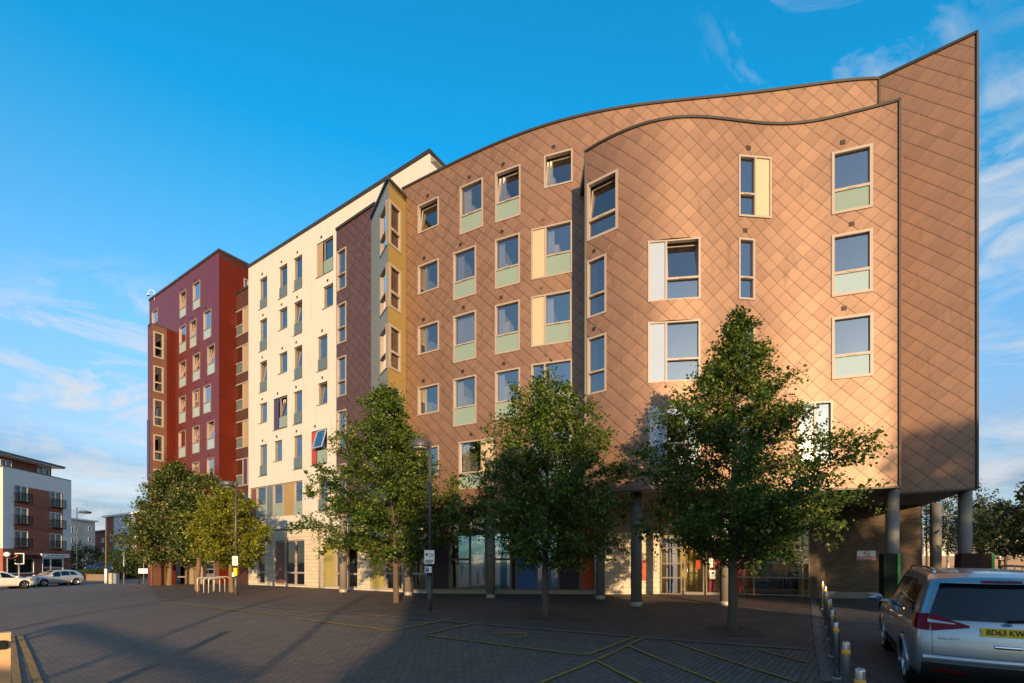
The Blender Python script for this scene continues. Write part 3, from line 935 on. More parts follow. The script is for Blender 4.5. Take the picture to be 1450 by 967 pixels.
interior(fC, 0.15, fC.L - 0.15, 3.0, Z_SOF, H_C - 0.5, TB, zfirst=Z_SOF + 0.26, step=2.68)
interior(fS, 0.1, fS.L, 1.4, Z_SOF, H_A - 0.6, TB, zfirst=Z_SOF + 0.27, flat=True)

# triangular corner bay: brass on one face, sage on the other, corner windows
hBL, hBR = [], []
for yt, yb, tr, ylt, ylb in ((290.4, 352.0, 328.0, 296.0, 356.0), (378.5, 438.7, 416.0, 381.6, 442.5), (463.3, 524.7, 500.0, 466.8, 526.5), (550.0, 611.0, 588.0, 552.5, 612.0), (636.5, 698.0, 675.0, 638.0, 697.5)):
    hBR.append(window(TB, fBR, 550.6, 567.5, yt, yb, tr, low='glass', curtain='n', vent=False, fw=0.09, glass='glass_dark'))
    hBL.append(window(TB, fBL, 538.3, 548.4, ylt, ylb, ylt + 0.62 * (ylb - ylt), low='glass', curtain='n', vent=False, fw=0.05, frame='frame_grey', glass='glass_sky'))
wall_mesh(fBL, 0, fBL.L, Z_SOF + 0.3, H_BAY, hBL, flat=True).build('bay_wall', [M['sage'], M['frame_grey']], TB)
wall_mesh(fBR, 0, fBR.L, Z_SOF + 0.3, H_BAY, hBR, flat=True).build('bay_wall', [M['brass'], M['frame']], TB, label='brass yellow face of the corner bay')
bc = [BAY_L, BAY_A, BAY_R, (BAY_R[0] - 0.6, BAY_R[1] + 1.5), (BAY_L[0] + 0.4, BAY_L[1] + 1.0)]
prism(bc, H_BAY - 0.2, H_BAY - 0.04).build('bay_roof', M['cap'], TB)
prism(bc, Z_SOF + 0.25, Z_SOF + 0.32).build('bay_base', M['cap'], TB)
sweep(fBL, 0, fBL.L + 0.03, 0.1, 0.05, H_BAY - 0.04, H_BAY + 0.10, flat=True).build('bay_coping', M['cap'], TB)
sweep(fBR, -0.03, fBR.L, 0.1, 0.05, H_BAY - 0.04, H_BAY + 0.10, flat=True).build('bay_coping', M['cap'], TB)
mb = MB()                                    # room inside the bay
c0_ = Vector((BAY_A[0], BAY_A[1])) * 0.35 + Vector((BAY_L[0], BAY_L[1])) * 0.15 + Vector((BAY_R[0], BAY_R[1])) * 0.5 + Vector((-0.55, 0.75))
for a, b in (((BAY_L[0] + 0.3, BAY_L[1] + 0.3), tuple(c0_)), (tuple(c0_), (BAY_R[0] - 0.1, BAY_R[1] + 0.25))):
    mb.poly(((a[0], a[1], Z_SOF + 0.3), (b[0], b[1], Z_SOF + 0.3), (b[0], b[1], H_BAY - 0.2), (a[0], a[1], H_BAY - 0.2)))
mb.build('interior_shell', M['interior'], TB)
# filler behind the bay, between narrow wall and rear wall
mb = MB(); a, b = fS.p[1], fA.p[0]
mb.poly(((a.x, a.y, Z_SOF), (b.x, b.y, Z_SOF), (b.x, b.y, H_A - 0.1), (a.x, a.y, H_A - 0.1)), 0, ((0, Z_SOF), (3, Z_SOF), (3, H_A), (0, H_A)))
mb.build('filler_wall', M['tile_strip'], TB)

# ---- columns
def column(x, D, r=0.185):
    X, Y = PX(x, D); g = zg(X, Y)
    mb = MB(); mb.lathe([(r, g + 0.16), (r, Z_SOF - 0.02)], (X, Y, 0), 28, caps=True)
    o = mb.build('column', M['concrete'], TB)
    mb = MB(); mb.lathe([(r + 0.012, g - 0.05), (r + 0.012, g + 0.16), (r - 0.01, g + 0.175)], (X, Y, 0), 28)
    mb.build('column_foot', M['col_base'], o)
for x, D in ((486, 24.2), (578, 22.1), (695, 20.4), (850, 19.7), (901, 16.6), (1027.5, 16.95), (1263.5, 15.95), (1366.5, 16.25), (1325, 19.6)):
    column(x, D)

# ---- recessed ground floor of the tile-clad block
GZ = 0.35
fG = Facade([PX(604, 23.28), PX(843, 22.6)])
fG2 = Facade([PX(843, 22.6), PX(935, 22.9)])
fE = Facade([PX(935, 22.9), PX(1042, 21.85), PX(1146.5, 20.55)])
mb = sweep(fG, 0, fG.L, 0.2, 0.06, GZ - 0.1, GZ + 0.20, flat=True); mb.build('plinth', M['block'], TB)


def bay_strip(fac, items, z0, z1, parent, frame='frame_dark', rec=0.05):
    """Ground-floor screen: framed panels and glazed lights, left to right."""
    for it in items:
        x0, x1, kind = it[0], it[1], it[2]
        u0, u1 = fac.u(x0), fac.u(x1)
        w = Win(fac, u0, u1, z0, z1); W, H = w.W, w.H
        mb = MB(); fw = 0.05
        w.bx(mb, 0, fw, 0, H, -0.10, 0.02); w.bx(mb, W - fw, W, 0, H, -0.10, 0.02); w.bx(mb, fw, W - fw, 0, fw, -0.10, 0.02); w.bx(mb, fw, W - fw, H - fw, H, -0.10, 0.02)
        tr = it[3] if len(it) > 3 else None
        if tr:
            w.bx(mb, fw, W - fw, tr - 0.05, tr + 0.05, -0.10, 0.014)
        o = mb.build('ground_floor_window' if 'glass' in kind else 'ground_floor_panel', M[it[4] if len(it) > 4 else frame], parent)
        pb = MB(); w.quad(pb, fw, W - fw, fw, H - fw, -rec if 'glass' in kind else -0.01)
        pb.build('pane' if 'glass' in kind else 'infill_panel', M[kind], o)


bay_strip(fG, [(604.5, 612, 'plum_panel'), (612, 637, 'plum_panel'), (637, 665.5, 'teal_glass', 1.45), (665.5, 688, 'teal_glass'), (688, 723.5, 'teal_glass', 1.45), (723.5, 731, 'black'),
               (731, 760, 'blue_panel'), (760, 791, 'teal_glass', 1.35), (791, 821.3, 'plum_panel'), (821.3, 842.6, 'orange_panel', 1.55)], GZ + 0.205, Z_SOF - 0.025, TB)
wall_mesh(fG2, 0, fG2.L, GZ - 0.1, Z_SOF - 0.02, (), flat=True).build('ground_floor_wall', [M['block'], M['frame']], TB)
mb = MB(); w = Win(fG2, fG2.u(924), fG2.u(928), 1.2, 2.0)
mb = MB(); w.bx(mb, 0.06, 0.22, 0.25, 0.95, 0.0, 0.03); o = mb.build('entry_panel', M['frame_dark'], TB)
for k in range(3):
    mb = MB(); w.bx(mb, 0.085, 0.195, 0.30 + k * 0.21, 0.46 + k * 0.21, 0.03, 0.036); mb.build('button_plate', M['cream_panel'], o)
mb = MB(); w2 = Win(fG2, fG2.u(909.0), fG2.u(914.5), 1.0, 2.0); w2.bx(mb, 0, w2.W, 0.0, 0.95, 0.0, 0.04); mb.build('notice_board', M['orange_panel'], TB)

# entrance: glazed screen with doors, lobby behind
zE1 = Z_SOF - 0.03
scr = MB()
def E(x): return fE.u(x)
def ebar(x0, x1, z0, z1, d0=-0.05, d1=0.05, mb=scr):
    a, b = E(x0), E(x1); w = Win(fE, a, b, z0, z1); w.bx(mb, 0, w.W, 0, w.H, d0, d1)
for x in (935.5, 964.8, 969.5, 996.2, 1000.5, 1021.5):
    ebar(x - 0.9, x + 0.9, GZ, zE1)
for x in (1042.0, 1052.5, 1067.5, 1136.5, 1145.8):
    ebar(x - 0.9, x + 0.9, GZ, zE1)
for z in (GZ, GZ + 0.76, GZ + 1.42, GZ + 2.15):
    ebar(936.5, 963.8, z, z + 0.06, -0.045, 0.045); ebar(1043.0, 1144.8, z + 0.06, z + 0.12, -0.045, 0.045)
ebar(970.5, 995.2, GZ, GZ + 0.14, -0.04, 0.04); ebar(1001.5, 1020.6, GZ, GZ + 0.14, -0.04, 0.04)
ebar(936.5, 1020.6, GZ + 2.62, GZ + 2.78, -0.046, 0.10); ebar(1043, 1144.8, GZ + 2.9, GZ + 2.97, -0.046, 0.046)
scr.build('entrance_screen', M['frame_grey'], TB)
for a, b, nm in ((936, 965, 'side_light'), (969.5, 996, 'door_leaf'), (1000.5, 1021, 'door_leaf'), (1021.5, 1041.5, 'side_light'), (1042.5, 1145.5, 'lobby_window')):
    mb = MB(); w = Win(fE, E(a), E(b), GZ + 0.05, zE1); w.quad(mb, 0, w.W, 0, w.H, 0.0); mb.build(nm, M['glass_clear'], TB)
for x, z0, z1, wd, m_ in ((985.5, 1.55, 1.95, 0.20, 'orange_panel'), (1004.0, 1.62, 2.05, 0.17, 'sign_white'), (1012.0, 1.72, 2.10, 0.26, 'orange_panel'), (1003.8, 1.10, 1.50, 0.27, 'sign_white')):
    mb = MB(); w = Win(fE, E(x), E(x) + wd, GZ + z0 - 0.35, GZ + z1 - 0.35); w.bx(mb, 0, wd, 0, z1 - z0, 0.008, 0.012); mb.build('door_poster', M[m_], TB)
for x in (971.5, 1002.6):
    mb = MB(); w = Win(fE, E(x), E(x) + 0.1, GZ + 0.7, GZ + 1.5); mb.tube([w.p(0.05, 0, 0.09), w.p(0.05, 0.8, 0.09)], 0.014, 8)
    w.bx(mb, 0.04, 0.06, 0.05, 0.07, 0, 0.09); w.bx(mb, 0.04, 0.06, 0.73, 0.75, 0, 0.09); mb.build('door_handle', M['steel'], TB)
lob = MB()
pA, pB = fE.off(0, -0.1), fE.off(fE.L, -0.1)
qA, qB = Vector((pA.x - 0.2, pA.y + 3.6)), Vector((pB.x + 0.3, pB.y + 4.2))
lob.poly(((qA.x, qA.y, GZ), (qB.x, qB.y, GZ), (qB.x, qB.y, zE1), (qA.x, qA.y, zE1)))
lob.poly(((pA.x, pA.y, GZ), (qA.x, qA.y, GZ), (qA.x, qA.y, zE1), (pA.x, pA.y, zE1)))
lob.poly(((qB.x, qB.y, GZ), (pB.x, pB.y, GZ), (pB.x, pB.y, zE1), (qB.x, qB.y, zE1)))
lob.build('lobby_wall', M['yellow_wall'], TB)
mb = MB(); mb.poly(((pA.x, pA.y, GZ + 0.015), (pB.x, pB.y, GZ + 0.015), (qB.x, qB.y, GZ + 0.015), (qA.x, qA.y, GZ + 0.015))); mb.build('lobby_floor', M['floor_in'], TB)
for x0, x1, dd in ((1003.5, 1013, 0.7), (1044, 1053, 0.75)):
    a = fE.off(E(x0), -dd); b = fE.off(E(x1), -dd)
    mb = MB(); mb.box(((a.x + b.x) / 2, (a.y + b.y) / 2, (GZ + zE1) / 2), (b - a).length / 2, 0.12, (zE1 - GZ) / 2 - 0.01); mb.build('red_pillar', M['lobby_red'], TB)
mb = MB(); a = fE.off(E(1066), -1.2); b = fE.off(E(1134), -1.3)
dv = (b - a).normalized(); mb.box(((a.x + b.x) / 2, (a.y + b.y) / 2, GZ + 0.56), (b - a).length / 2, 0.35, 0.54, (Vector((dv.x, dv.y, 0)), Vector((-dv.y, dv.x, 0)), Vector((0, 0, 1))))
mb.build('reception_desk', M['black'], TB)
mb = MB(); a = fE.off(E(1072), -2.6); b = fE.off(E(1098), -2.6); mb.box(((a.x + b.x) / 2, (a.y + b.y) / 2, GZ + 1.5), (b - a).length / 2, 0.05, 0.75); mb.build('lobby_screen', M['bluegrey_panel'], TB)
mb = MB(); a = fE.off(E(940), -1.3); b = fE.off(E(956), -1.5); mb.box(((a.x + b.x) / 2, (a.y + b.y) / 2, GZ + 1.4), (b - a).length / 2, 0.3, 1.39); mb.build('lobby_cabinet', M['navy_panel'], TB)
# brick end of the ground floor
fP = Facade([PX(1146.8, 20.52), PX(1156.5, 20.40)])
P2, P3, P4 = PX(1174, 21.2), PX(1305, 20.0), PX(1300, 24.0)
wall_mesh(fP, 0, fP.L, GZ - 0.1, Z_SOF - 0.02, (), flat=True).build('brick_pier', [M['brick_buff'], M['frame']], TB)
bk = MB()
chain = [tuple(fP.p[1]), P2, P3, P4]
uu = 0.0
for a, b in zip(chain, chain[1:]):
    L_ = math.dist(a, b)
    bk.poly(((a[0], a[1], GZ - 0.1), (b[0], b[1], GZ - 0.1), (b[0], b[1], Z_SOF - 0.02), (a[0], a[1], Z_SOF - 0.02)), 0, ((uu, 0), (uu + L_, 0), (uu + L_, 4), (uu, 4))); uu += L_
bk.build('brick_wall', M['brick_buff'], TB)
fK = Facade([PX(1160, 20.5), PX(1306, 19.55)])
sweep(fK, 0, fK.L, 0.35, 0.0, GZ - 0.1, GZ + 0.28, flat=True).build('concrete_upstand', M['concrete'], TB)

# ================================================================ cream rendered block
WB = thing('cream_rendered_building', 'tall cream rendered block with deep set windows, between the red and brown blocks', 'building',
           (fW.p[0].x, fW.p[0].y, zg(fW.p[0].x, fW.p[0].y)), world=True)
hW = []
def V(x0, x1, yt, yb, tr=None, **k):
    k.setdefault('frame', 'frame_grey'); k.setdefault('fw', 0.05); k.setdefault('low', 'bluegrey_panel')
    hW.append(window(WB, fW, x0, x1, yt, yb, tr, proud=-0.09, rec=0.13, sill='frame_grey', **k))
V(367.1, 378.3, 393.2, 435.7, 421.8); V(394.6, 406.8, 375.7, 420.7, 404.4); V(415.7, 427.9, 363.0, 409.4, 393.2)
V(448.3, 471.8, 339.4, 387.6, 368.4, low='mint', side=('L', 457.6, 'tan_panel')); V(457.3, 471.8, 403.4, 434.2)
V(394.6, 406.8, 436.3, 465.4); V(415.7, 427.9, 426.4, 472.9, 455.5, open_='in'); V(367.1, 378.1, 451.8, 495.9, 480.3)
V(367.1, 378.1, 511.5, 554.4, 539.3, open_='in'); V(394.6, 406.8, 499.0, 527.5); V(415.7, 427.9, 490.1, 536.2, 519.4, open_='in'); V(449.2, 463.5, 474.8, 523.9, 506.4)
V(449.8, 463.5, 541.3, 571.7, open_='in'); V(367.1, 378.1, 570.7, 598.0); V(387.0, 406.8, 562.0, 606.8, 590.3, side=('L', 394.8, 'purple_panel'), open_='in', low='mint')
V(415.2, 427.9, 553.6, 599.9, 583.5); V(440.3, 463.2, 608.7, 657.6, 637.0, side=('L', 448.5, 'red_infill'), open_='out', low='mint')
V(367.1, 378.1, 629.7, 673.3, 658.0); V(387.8, 399.4, 623.7, 652.4); V(415.2, 427.9, 616.5, 663.8, 646.8); V(449.8, 463.5, 676.0, 724.0, 706.0, vent=False)
V(457.3, 471.8, 740.0, 741.0) if False else None
z_led = 1.99 + CAMZ
# long strip window above the ledge, as one recessed band
def band(x0, x1, ytl, ytr, ybl, ybr, items):
    u0, u1 = fW.u(x0), fW.u(x1)
    z1 = (fW.z(x0, ytl) + fW.z(x1, ytr)) / 2; z0 = (fW.z(x0, ybl) + fW.z(x1, ybr)) / 2
    hW.append((u0, u1, z0, z1))
    for a, b, kind, tr in items:
        w = Win(fW, fW.u(a), fW.u(b), z0, z1); mb = MB(); W, H = w.W, w.H; fw = 0.06
        w.bx(mb, 0, fw, 0, H, -0.17, -0.08); w.bx(mb, W - fw, W, 0, H, -0.17, -0.08); w.bx(mb, fw, W - fw, 0, fw, -0.17, -0.08); w.bx(mb, fw, W - fw, H - fw, H, -0.17, -0.08)
        if tr:
            w.bx(mb, fw, W - fw, H * tr - 0.04, H * tr + 0.04, -0.17, -0.085)
        o = mb.build('band_window' if kind == 'glass' else 'band_panel', M['frame'], WB)
        if kind == 'glass':
            mb = MB(); w.quad(mb, fw, W - fw, H * tr + 0.04, H - fw, -0.14); mb.build('pane', M['glass'], o)
            mb = MB(); w.quad(mb, fw, W - fw, fw, H * tr - 0.04, -0.10); mb.build('infill_panel', M['mint'], o)
        else:
            mb = MB(); w.quad(mb, fw, W - fw, fw, H - fw, -0.10); mb.build('infill_panel', M[kind], o)
band(353.0, 428.2, 692.0, 679.2, 736.0, 727.6, [(353, 361.6, 'brown_infill', None), (361.6, 375.2, 'glass', 0.40), (375.2, 385.2, 'bluegrey_panel', None), (385.2, 399.0, 'glass', 0.40), (399.0, 415.0, 'gold_panel', None), (415.0, 428.2, 'glass', 0.38)])
wall_mesh(fW, 0, fW.L, z_led, H_W, hW, flat=True, reveal=0.2).build('rendered_wall', [M['white'], M['white_reveal']], WB)
sweep(fW, -0.02, fW.L + 0.06, 0.3, 0.06, H_W - 0.02, H_W + 0.16, flat=True).build('roof_coping', M['cap'], WB)
sweep(fW, 0, fW.u(604), 0.1, 0.03, z_led - 0.05, z_led + 0.02, flat=True).build('ledge', M['trim'], WB)
r0, r1 = fW.p[1], fW.p[1] + e2 * 12
l0, l1 = fW.p[0], fW.p[0] + e2 * 12
mb = MB()
for a, b in ((r0, r1), (r1, l1), (l1, l0)):
    L_ = (b - a).length
    mb.poly(((a.x, a.y, z_led), (b.x, b.y, z_led), (b.x, b.y, H_W), (a.x, a.y, H_W)), 0, ((0, 0), (L_, 0), (L_, 10), (0, 10)))
mb.build('end_wall', M['white'], WB)
prism([tuple(q) for q in (l0 + e2 * 0.1, r0 + e2 * 0.1, r1, l1)], H_W - 0.4, H_W - 0.05).build('roof', M['roof_grey'], WB)
fWr = Facade([tuple(r0), tuple(r0 + e2 * 12)]); sweep(fWr, 0, 11, 0.3, 0.06, H_W - 0.02, H_W + 0.16, flat=True).build('roof_coping', M['cap'], WB)
interior(fW, 0.1, fW.L - 0.1, 2.8, z_led, H_W, WB, zfirst=z_led - 0.1, flat=True, step=2.7)
# cream ground floor
hg = []
def gwin(x0, x1, ztop, items, tr=0.72):
    u0, u1 = fW.u(x0), fW.u(x1); z0 = zg(*fW.at((u0 + u1) / 2)) + 0.10
    hg.append((u0, u1, z0, ztop))
    for a, b, kind, mull in items:
        w = Win(fW, fW.u(a), fW.u(b), z0, ztop); W, H = w.W, w.H; fw = 0.08; mb = MB()
        w.bx(mb, 0, fw, 0, H, -0.16, -0.04); w.bx(mb, W - fw, W, 0, H, -0.16, -0.04); w.bx(mb, fw, W - fw, 0, fw, -0.16, -0.04); w.bx(mb, fw, W - fw, H - fw, H, -0.16, -0.04)
        if 'glass' in kind:
            w.bx(mb, fw, W - fw, tr, tr + 0.10, -0.16, -0.045)
            if mull:
                w.bx(mb, W / 2 - 0.05, W / 2 + 0.05, fw, H - fw, -0.16, -0.05)
        o = mb.build('ground_floor_window' if 'glass' in kind else 'ground_floor_panel', M['frame'], WB)
        pb = MB(); w.quad(pb, fw, W - fw, fw, H - fw, -0.12 if 'glass' in kind else -0.06); pb.build('pane' if 'glass' in kind else 'infill_panel', M[kind], o)
zt = fW.z(375, 766.5)
gwin(364.2, 375.0, zt, [(364.2, 375.0, 'glass_dark', False)])
gwin(388.8, 431.2, fW.z(410, 764.5), [(388.8, 403.2, 'brown_infill', False), (403.2, 431.2, 'glass_dark', True)])
gwin(457.3, 506.3, fW.z(480, 762), [(457.3, 474.0, 'olive_panel', False), (474.0, 506.3, 'glass_dark', True)])
gwin(523.0, 603.8, fW.z(560, 760), [(523.0, 544.2, 'olive_panel', False), (544.2, 569.5, 'teal_glass', True), (569.5, 581.5, 'glass_dark', False), (581.5, 603.8, 'teal_glass', False)], tr=0.8)
wall_mesh(fW, 0, fW.u(604), 0.0, z_led, hg, flat=True, reveal=0.2).build('blockwork_wall', [M['block'], M['white_reveal']], WB)
mb = MB(); a, b = fW.off(0.3, -2.4), fW.off(fW.u(604), -2.4)
mb.poly(((a.x, a.y, 0), (b.x, b.y, 0), (b.x, b.y, z_led), (a.x, a.y, z_led))); a2, b2 = fW.off(0.3, -0.25), fW.off(fW.u(604), -0.25)
mb.poly(((a2.x, a2.y, 0.3), (b2.x, b2.y, 0.3), (b.x, b.y, 0.3), (a.x, a.y, 0.3))); mb.build('interior_shell', M['interior'], WB)
mb = MB(); a = fW.at(0); b = a + e2 * 2.5
mb.poly(((a.x, a.y, 0), (b.x, b.y, 0), (b.x, b.y, z_led), (a.x, a.y, z_led)), 0, ((0, 0), (2, 0), (2, 3.5), (0, 3.5))); mb.build('return_wall', M['block'], WB)

p = fW.off(fW.u(453.5), 0.07); mb = MB(); mb.tube([(p.x, p.y, zg(p.x, p.y)), (p.x, p.y, z_led - 0.06)], 0.045, 10)
mb.build('downpipe', M['block'], WB)
for x_, y0_, y1_ in ((391.0, 738.0, 752.0),):
    w = Win(fW, fW.u(x_), fW.u(x_ + 1.2), fW.z(x_, y1_), fW.z(x_, y0_)); mb = MB(); w.bx(mb, 0, 0.03, 0, w.H, -0.002, 0.006); mb.build('movement_joint', M['trim'], WB)

# ================================================================ red clad block
RB = thing('red_clad_building', 'tall maroon and red clad block with narrow staggered windows, left of the cream block', 'building', (rc.x, rc.y, zg(rc.x, rc.y)), world=True)
hR, hRS, hL, hWG = [], [], [], []
z_rb = 3.2
def Q(x0, x1, yt, yb, tr=None, **k):
    k.setdefault('low', 'ice'); k.setdefault('fw', 0.045); k.setdefault('frame', 'frame_red'); k.setdefault('curtain', 'n'); k.setdefault('glass', 'glass_sky')
    hR.append(window(RB, fR, x0, x1, yt, yb, tr, **k))
Q(254.7, 263.6, 412.5, 449.2, 436.0, open_='in'); Q(273.5, 283.6, 399.7, 437.4, 423.7); Q(288.6, 299.1, 440.0, 479.7, 465.3)
Q(269.2, 278.3, 453.5, 491.8, 476.7, open_='in'); Q(254.2, 263.6, 461.2, 499.2, 485.0); Q(293.9, 304.4, 488.8, 530.0, 514.4, open_='in')
Q(273.4, 283.4, 500.9, 538.8, 524.4, open_='in'); Q(254.0, 263.6, 511.7, 548.0, 534.5, open_='in'); Q(288.4, 298.7, 545.5, 584.8, 570.0)
Q(273.0, 283.0, 552.3, 590.6, 576.0); Q(253.8, 263.0, 561.4, 599.0, 583.6, open_='in'); Q(293.5, 304.0, 596.2, 636.0, 621.0, open_='in')
Q(272.7, 282.7, 603.4, 641.7, 627.0, open_='in'); Q(253.4, 263.0, 610.4, 647.8, 633.0); Q(293.5, 303.2, 649.0, 690.0, 675.0); Q(272.5, 282.5, 654.5, 692.0, 678.0, vent=False)
Q(253.4, 263.0, 660.5, 698.0, 684.0, vent=False)
Q(215.5, 223.5, 439.0, 458.0, vent=False, curtain='n')
wall_mesh(fR, 0, fR.L, z_rb, H_R, hR, flat=True).build('maroon_wall', [M['maroon'], M['frame']], RB)
hRS.append(window(RB, fRS, 345.3, 351.8, 395.5, 408.0, vent=False, curtain='n'))
wall_mesh(fRS, 0, fRS.L, 0.0, H_R, hRS, flat=True).build('red_wall', [M['red'], M['frame']], RB)
sweep(fR, -0.04, fR.L + 0.04, 0.3, 0.05, H_R - 0.02, H_R + 0.15, flat=True).build('roof_coping', M['cap'], RB)
sweep(fRS, -0.02, fRS.L, 0.3, 0.05, H_R - 0.02, H_R + 0.15, flat=True).build('roof_coping', M['cap'], RB)
a, b = fR.p[0], fR.p[1]
mb = MB()
for p_, q_ in ((b + e2 * 9, a + e2 * 9), (a + e2 * 9, a)):
    mb.poly(((p_.x, p_.y, 0), (q_.x, q_.y, 0), (q_.x, q_.y, H_R), (p_.x, p_.y, H_R)), 0, ((0, 0), (9, 0), (9, 20), (0, 20)))
mb.build('rear_wall', M['maroon'], RB)
prism([tuple(q) for q in (a + e2 * 0.05, b + e2 * 0.05, b + e2 * 9, a + e2 * 9)], H_R - 0.4, H_R - 0.05).build('roof', M['roof_grey'], RB)
interior(fR, 0.1, fR.L - 0.1, 2.8, z_rb, H_R, RB, zfirst=z_rb, flat=True, step=2.7)
# projecting wing at the left end: brown face with windows, red flank
wq = Vector(PX(248.5, Dred(248.5)))
wp = wq - e2 * 1.62
fWG = Facade([tuple(wp), tuple(wq)])
H_WG = 17.93 + CAMZ
for yt, yb, tr in ((471, 507, 493), (519, 555.4, 542), (566, 604, 591), (616, 652.5, 640), (664.6, 701, 688), (713, 750, 737)):
    hWG.append(window(RB, fWG, 217.2, 231.5, yt, yb, tr, low='glass', vent=False, curtain='n', fw=0.09, glass='glass_dark'))
um = fWG.u(236.0)
wall_mesh(fWG, 0, um, 0.0, H_WG, hWG, flat=True).build('wing_wall', [M['brown_clad'], M['frame']], RB, label='brown clad face of the projecting wing')
wall_mesh(fWG, um, fWG.L, 0.0, H_WG, (), flat=True).build('wing_wall', [M['red'], M['frame']], RB)
wl = wp - e1 * 0.62
fWF = Facade([tuple(wl), tuple(wp)])
wall_mesh(fWF, 0, fWF.L, 0.0, H_WG, (), flat=True).build('wing_front', [M['maroon'], M['frame']], RB)
prism([tuple(q) for q in (wl, wp, wq - e1 * 0.02, wl + e2 * 1.6)], H_WG - 0.15, H_WG + 0.08).build('wing_roof', M['cap'], RB)
mb = MB(); q_ = wl + e2 * 1.62
mb.poly(((wl.x, wl.y, 0), (q_.x, q_.y, 0), (q_.x, q_.y, H_WG), (wl.x, wl.y, H_WG))); mb.build('wing_side', M['maroon'], RB)
mb = MB()
for i, k in enumerate(range(9)):                       # blade with pale characters up the outer corner
    pass
bl = wl + e1 * 0.12 - e2 * 0.03
mb.box((bl.x, bl.y, fWG.z(215, 636)), 0.14, 0.02, 2.3, (Vector((e1.x, e1.y, 0)), Vector((e2.x, e2.y, 0)), Vector((0, 0, 1)))); o = mb.build('blade_sign', M['navy_panel'], RB)
# link block between red and cream
hL += [window(RB, fL, 333.6, 351.2, yt, yb, yt + 0.60 * (yb - yt), low='bluegrey_panel', side=('R', 344.2, 'tan_panel' if i < 4 else 'purple_panel'), vent=False, curtain='n', fw=0.07)
       for i, (yt, yb) in enumerate(((437.5, 474.0), (489.5, 528.5), (542.5, 580.5), (596.0, 634.5), (649.5, 688.0)))]
hL.append(window(RB, fL, 343.5, 352.0, 700.0, 717.0, vent=False, curtain='n', glass='blue_panel', frame='navy_panel'))
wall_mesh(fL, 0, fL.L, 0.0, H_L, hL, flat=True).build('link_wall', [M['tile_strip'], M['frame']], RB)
sweep(fL, 0, fL.L, 0.3, 0.05, H_L - 0.02, H_L + 0.14, flat=True).build('link_coping', M['cap'], RB)
prism([tuple(q) for q in (fL.p[0] + e2 * 0.05, fL.p[1] + e2 * 0.05, fL.p[1] + e2 * 5, fL.p[0] + e2 * 5)], H_L - 0.3, H_L - 0.05).build('link_roof', M['roof_grey'], RB)
interior(fL, 0.05, fL.L, 1.6, 3.3, H_L, RB, zfirst=3.3, flat=True, step=2.7)
# ground floor of the red block: grey shopfront
fRG = Facade([tuple(fR.off(0, -0.25)), tuple(fR.off(fR.L, -0.25))])
bay_strip(fRG, [(213, 222, 'orange_panel'), (222, 236, 'tan_panel'), (236, 246, 'tan_panel'), (246, 263, 'glass_dark', 0.8, 'frame'), (263, 275, 'tan_panel'), (275, 285, 'tan_panel'), (285, 303.5, 'glass_dark', 2.0, 'frame'), (303.5, 310, 'brown_infill')], -0.1, z_rb - 0.02, RB)
prism([tuple(q) for q in (a + e2 * 0.02, b + e2 * 0.02, b + e2 * 6, a + e2 * 6)], z_rb - 0.02, z_rb + 0.2).build('first_floor_slab', M['soffit'], RB)
mb = MB(); q0, q1 = fR.off(0.2, -2.5), fR.off(fR.L - 0.2, -2.5)
mb.poly(((q0.x, q0.y, -0.3), (q1.x, q1.y, -0.3), (q1.x, q1.y, z_rb), (q0.x, q0.y, z_rb))); mb.build('interior_shell', M['interior'], RB)
mb = MB(); cam = at(210.2, 417, 40.0)                # domed security camera on a bracket at the roof corner
CCTV = thing('security_camera', 'small white dome camera on a curved bracket at the roof corner of the red block', 'camera', tuple(cam - Vector((0, 0, 0.5))), world=True)
mb.lathe([(0.02, 0.11), (0.09, 0.08), (0.11, 0.0), (0.10, -0.04)], cam, 16); mb.build('housing', M['sign_white'], CCTV)
mb = MB(); mb.lathe([(0.10, -0.04), (0.08, -0.10), (0.02, -0.13)], cam, 16); mb.build('dome', M['car_glass'], CCTV)
mb = MB(); mb.tube([cam + Vector((0, 0, 0.15)), cam + Vector((0.05, 0, 0.35)), cam + Vector((0.3, 0, 0.40)), cam + Vector((0.5, 0, 0.2)), cam + Vector((0.5, 0, -0.5))], 0.02, 8); mb.build('bracket', M['sign_white'], CCTV)
# ---------------------------------------------------------------- street furniture
def gpt(x, y):
    X, Y = GP(x, y); return Vector((X, Y, zg(X, Y)))


# bollards: one built, the rest copied
def make_bollard(label):
    t = thing('bollard', label, 'bollard', (0, 0, 0), group='steel bollards along the edge of the drive')
    mb = MB(); mb.lathe([(0.043, -0.05), (0.043, 0.88), (0.040, 0.895), (0.025, 0.905)], (0, 0, 0), 24); p = mb.build('post', M['steel'], t)
    mb = MB(); mb.lathe([(0.045, 0.750), (0.047, 0.752), (0.047, 0.800), (0.045, 0.802)], (0, 0, 0), 24); mb.build('reflective_band', M['yellow_band'], t)
    mb = MB(); mb.lathe([(0.085, -0.02), (0.085, 0.012), (0.075, 0.018), (0.045, 0.018)], (0, 0, 0), 20); mb.build('base_collar', M['galv'], t)
    return t


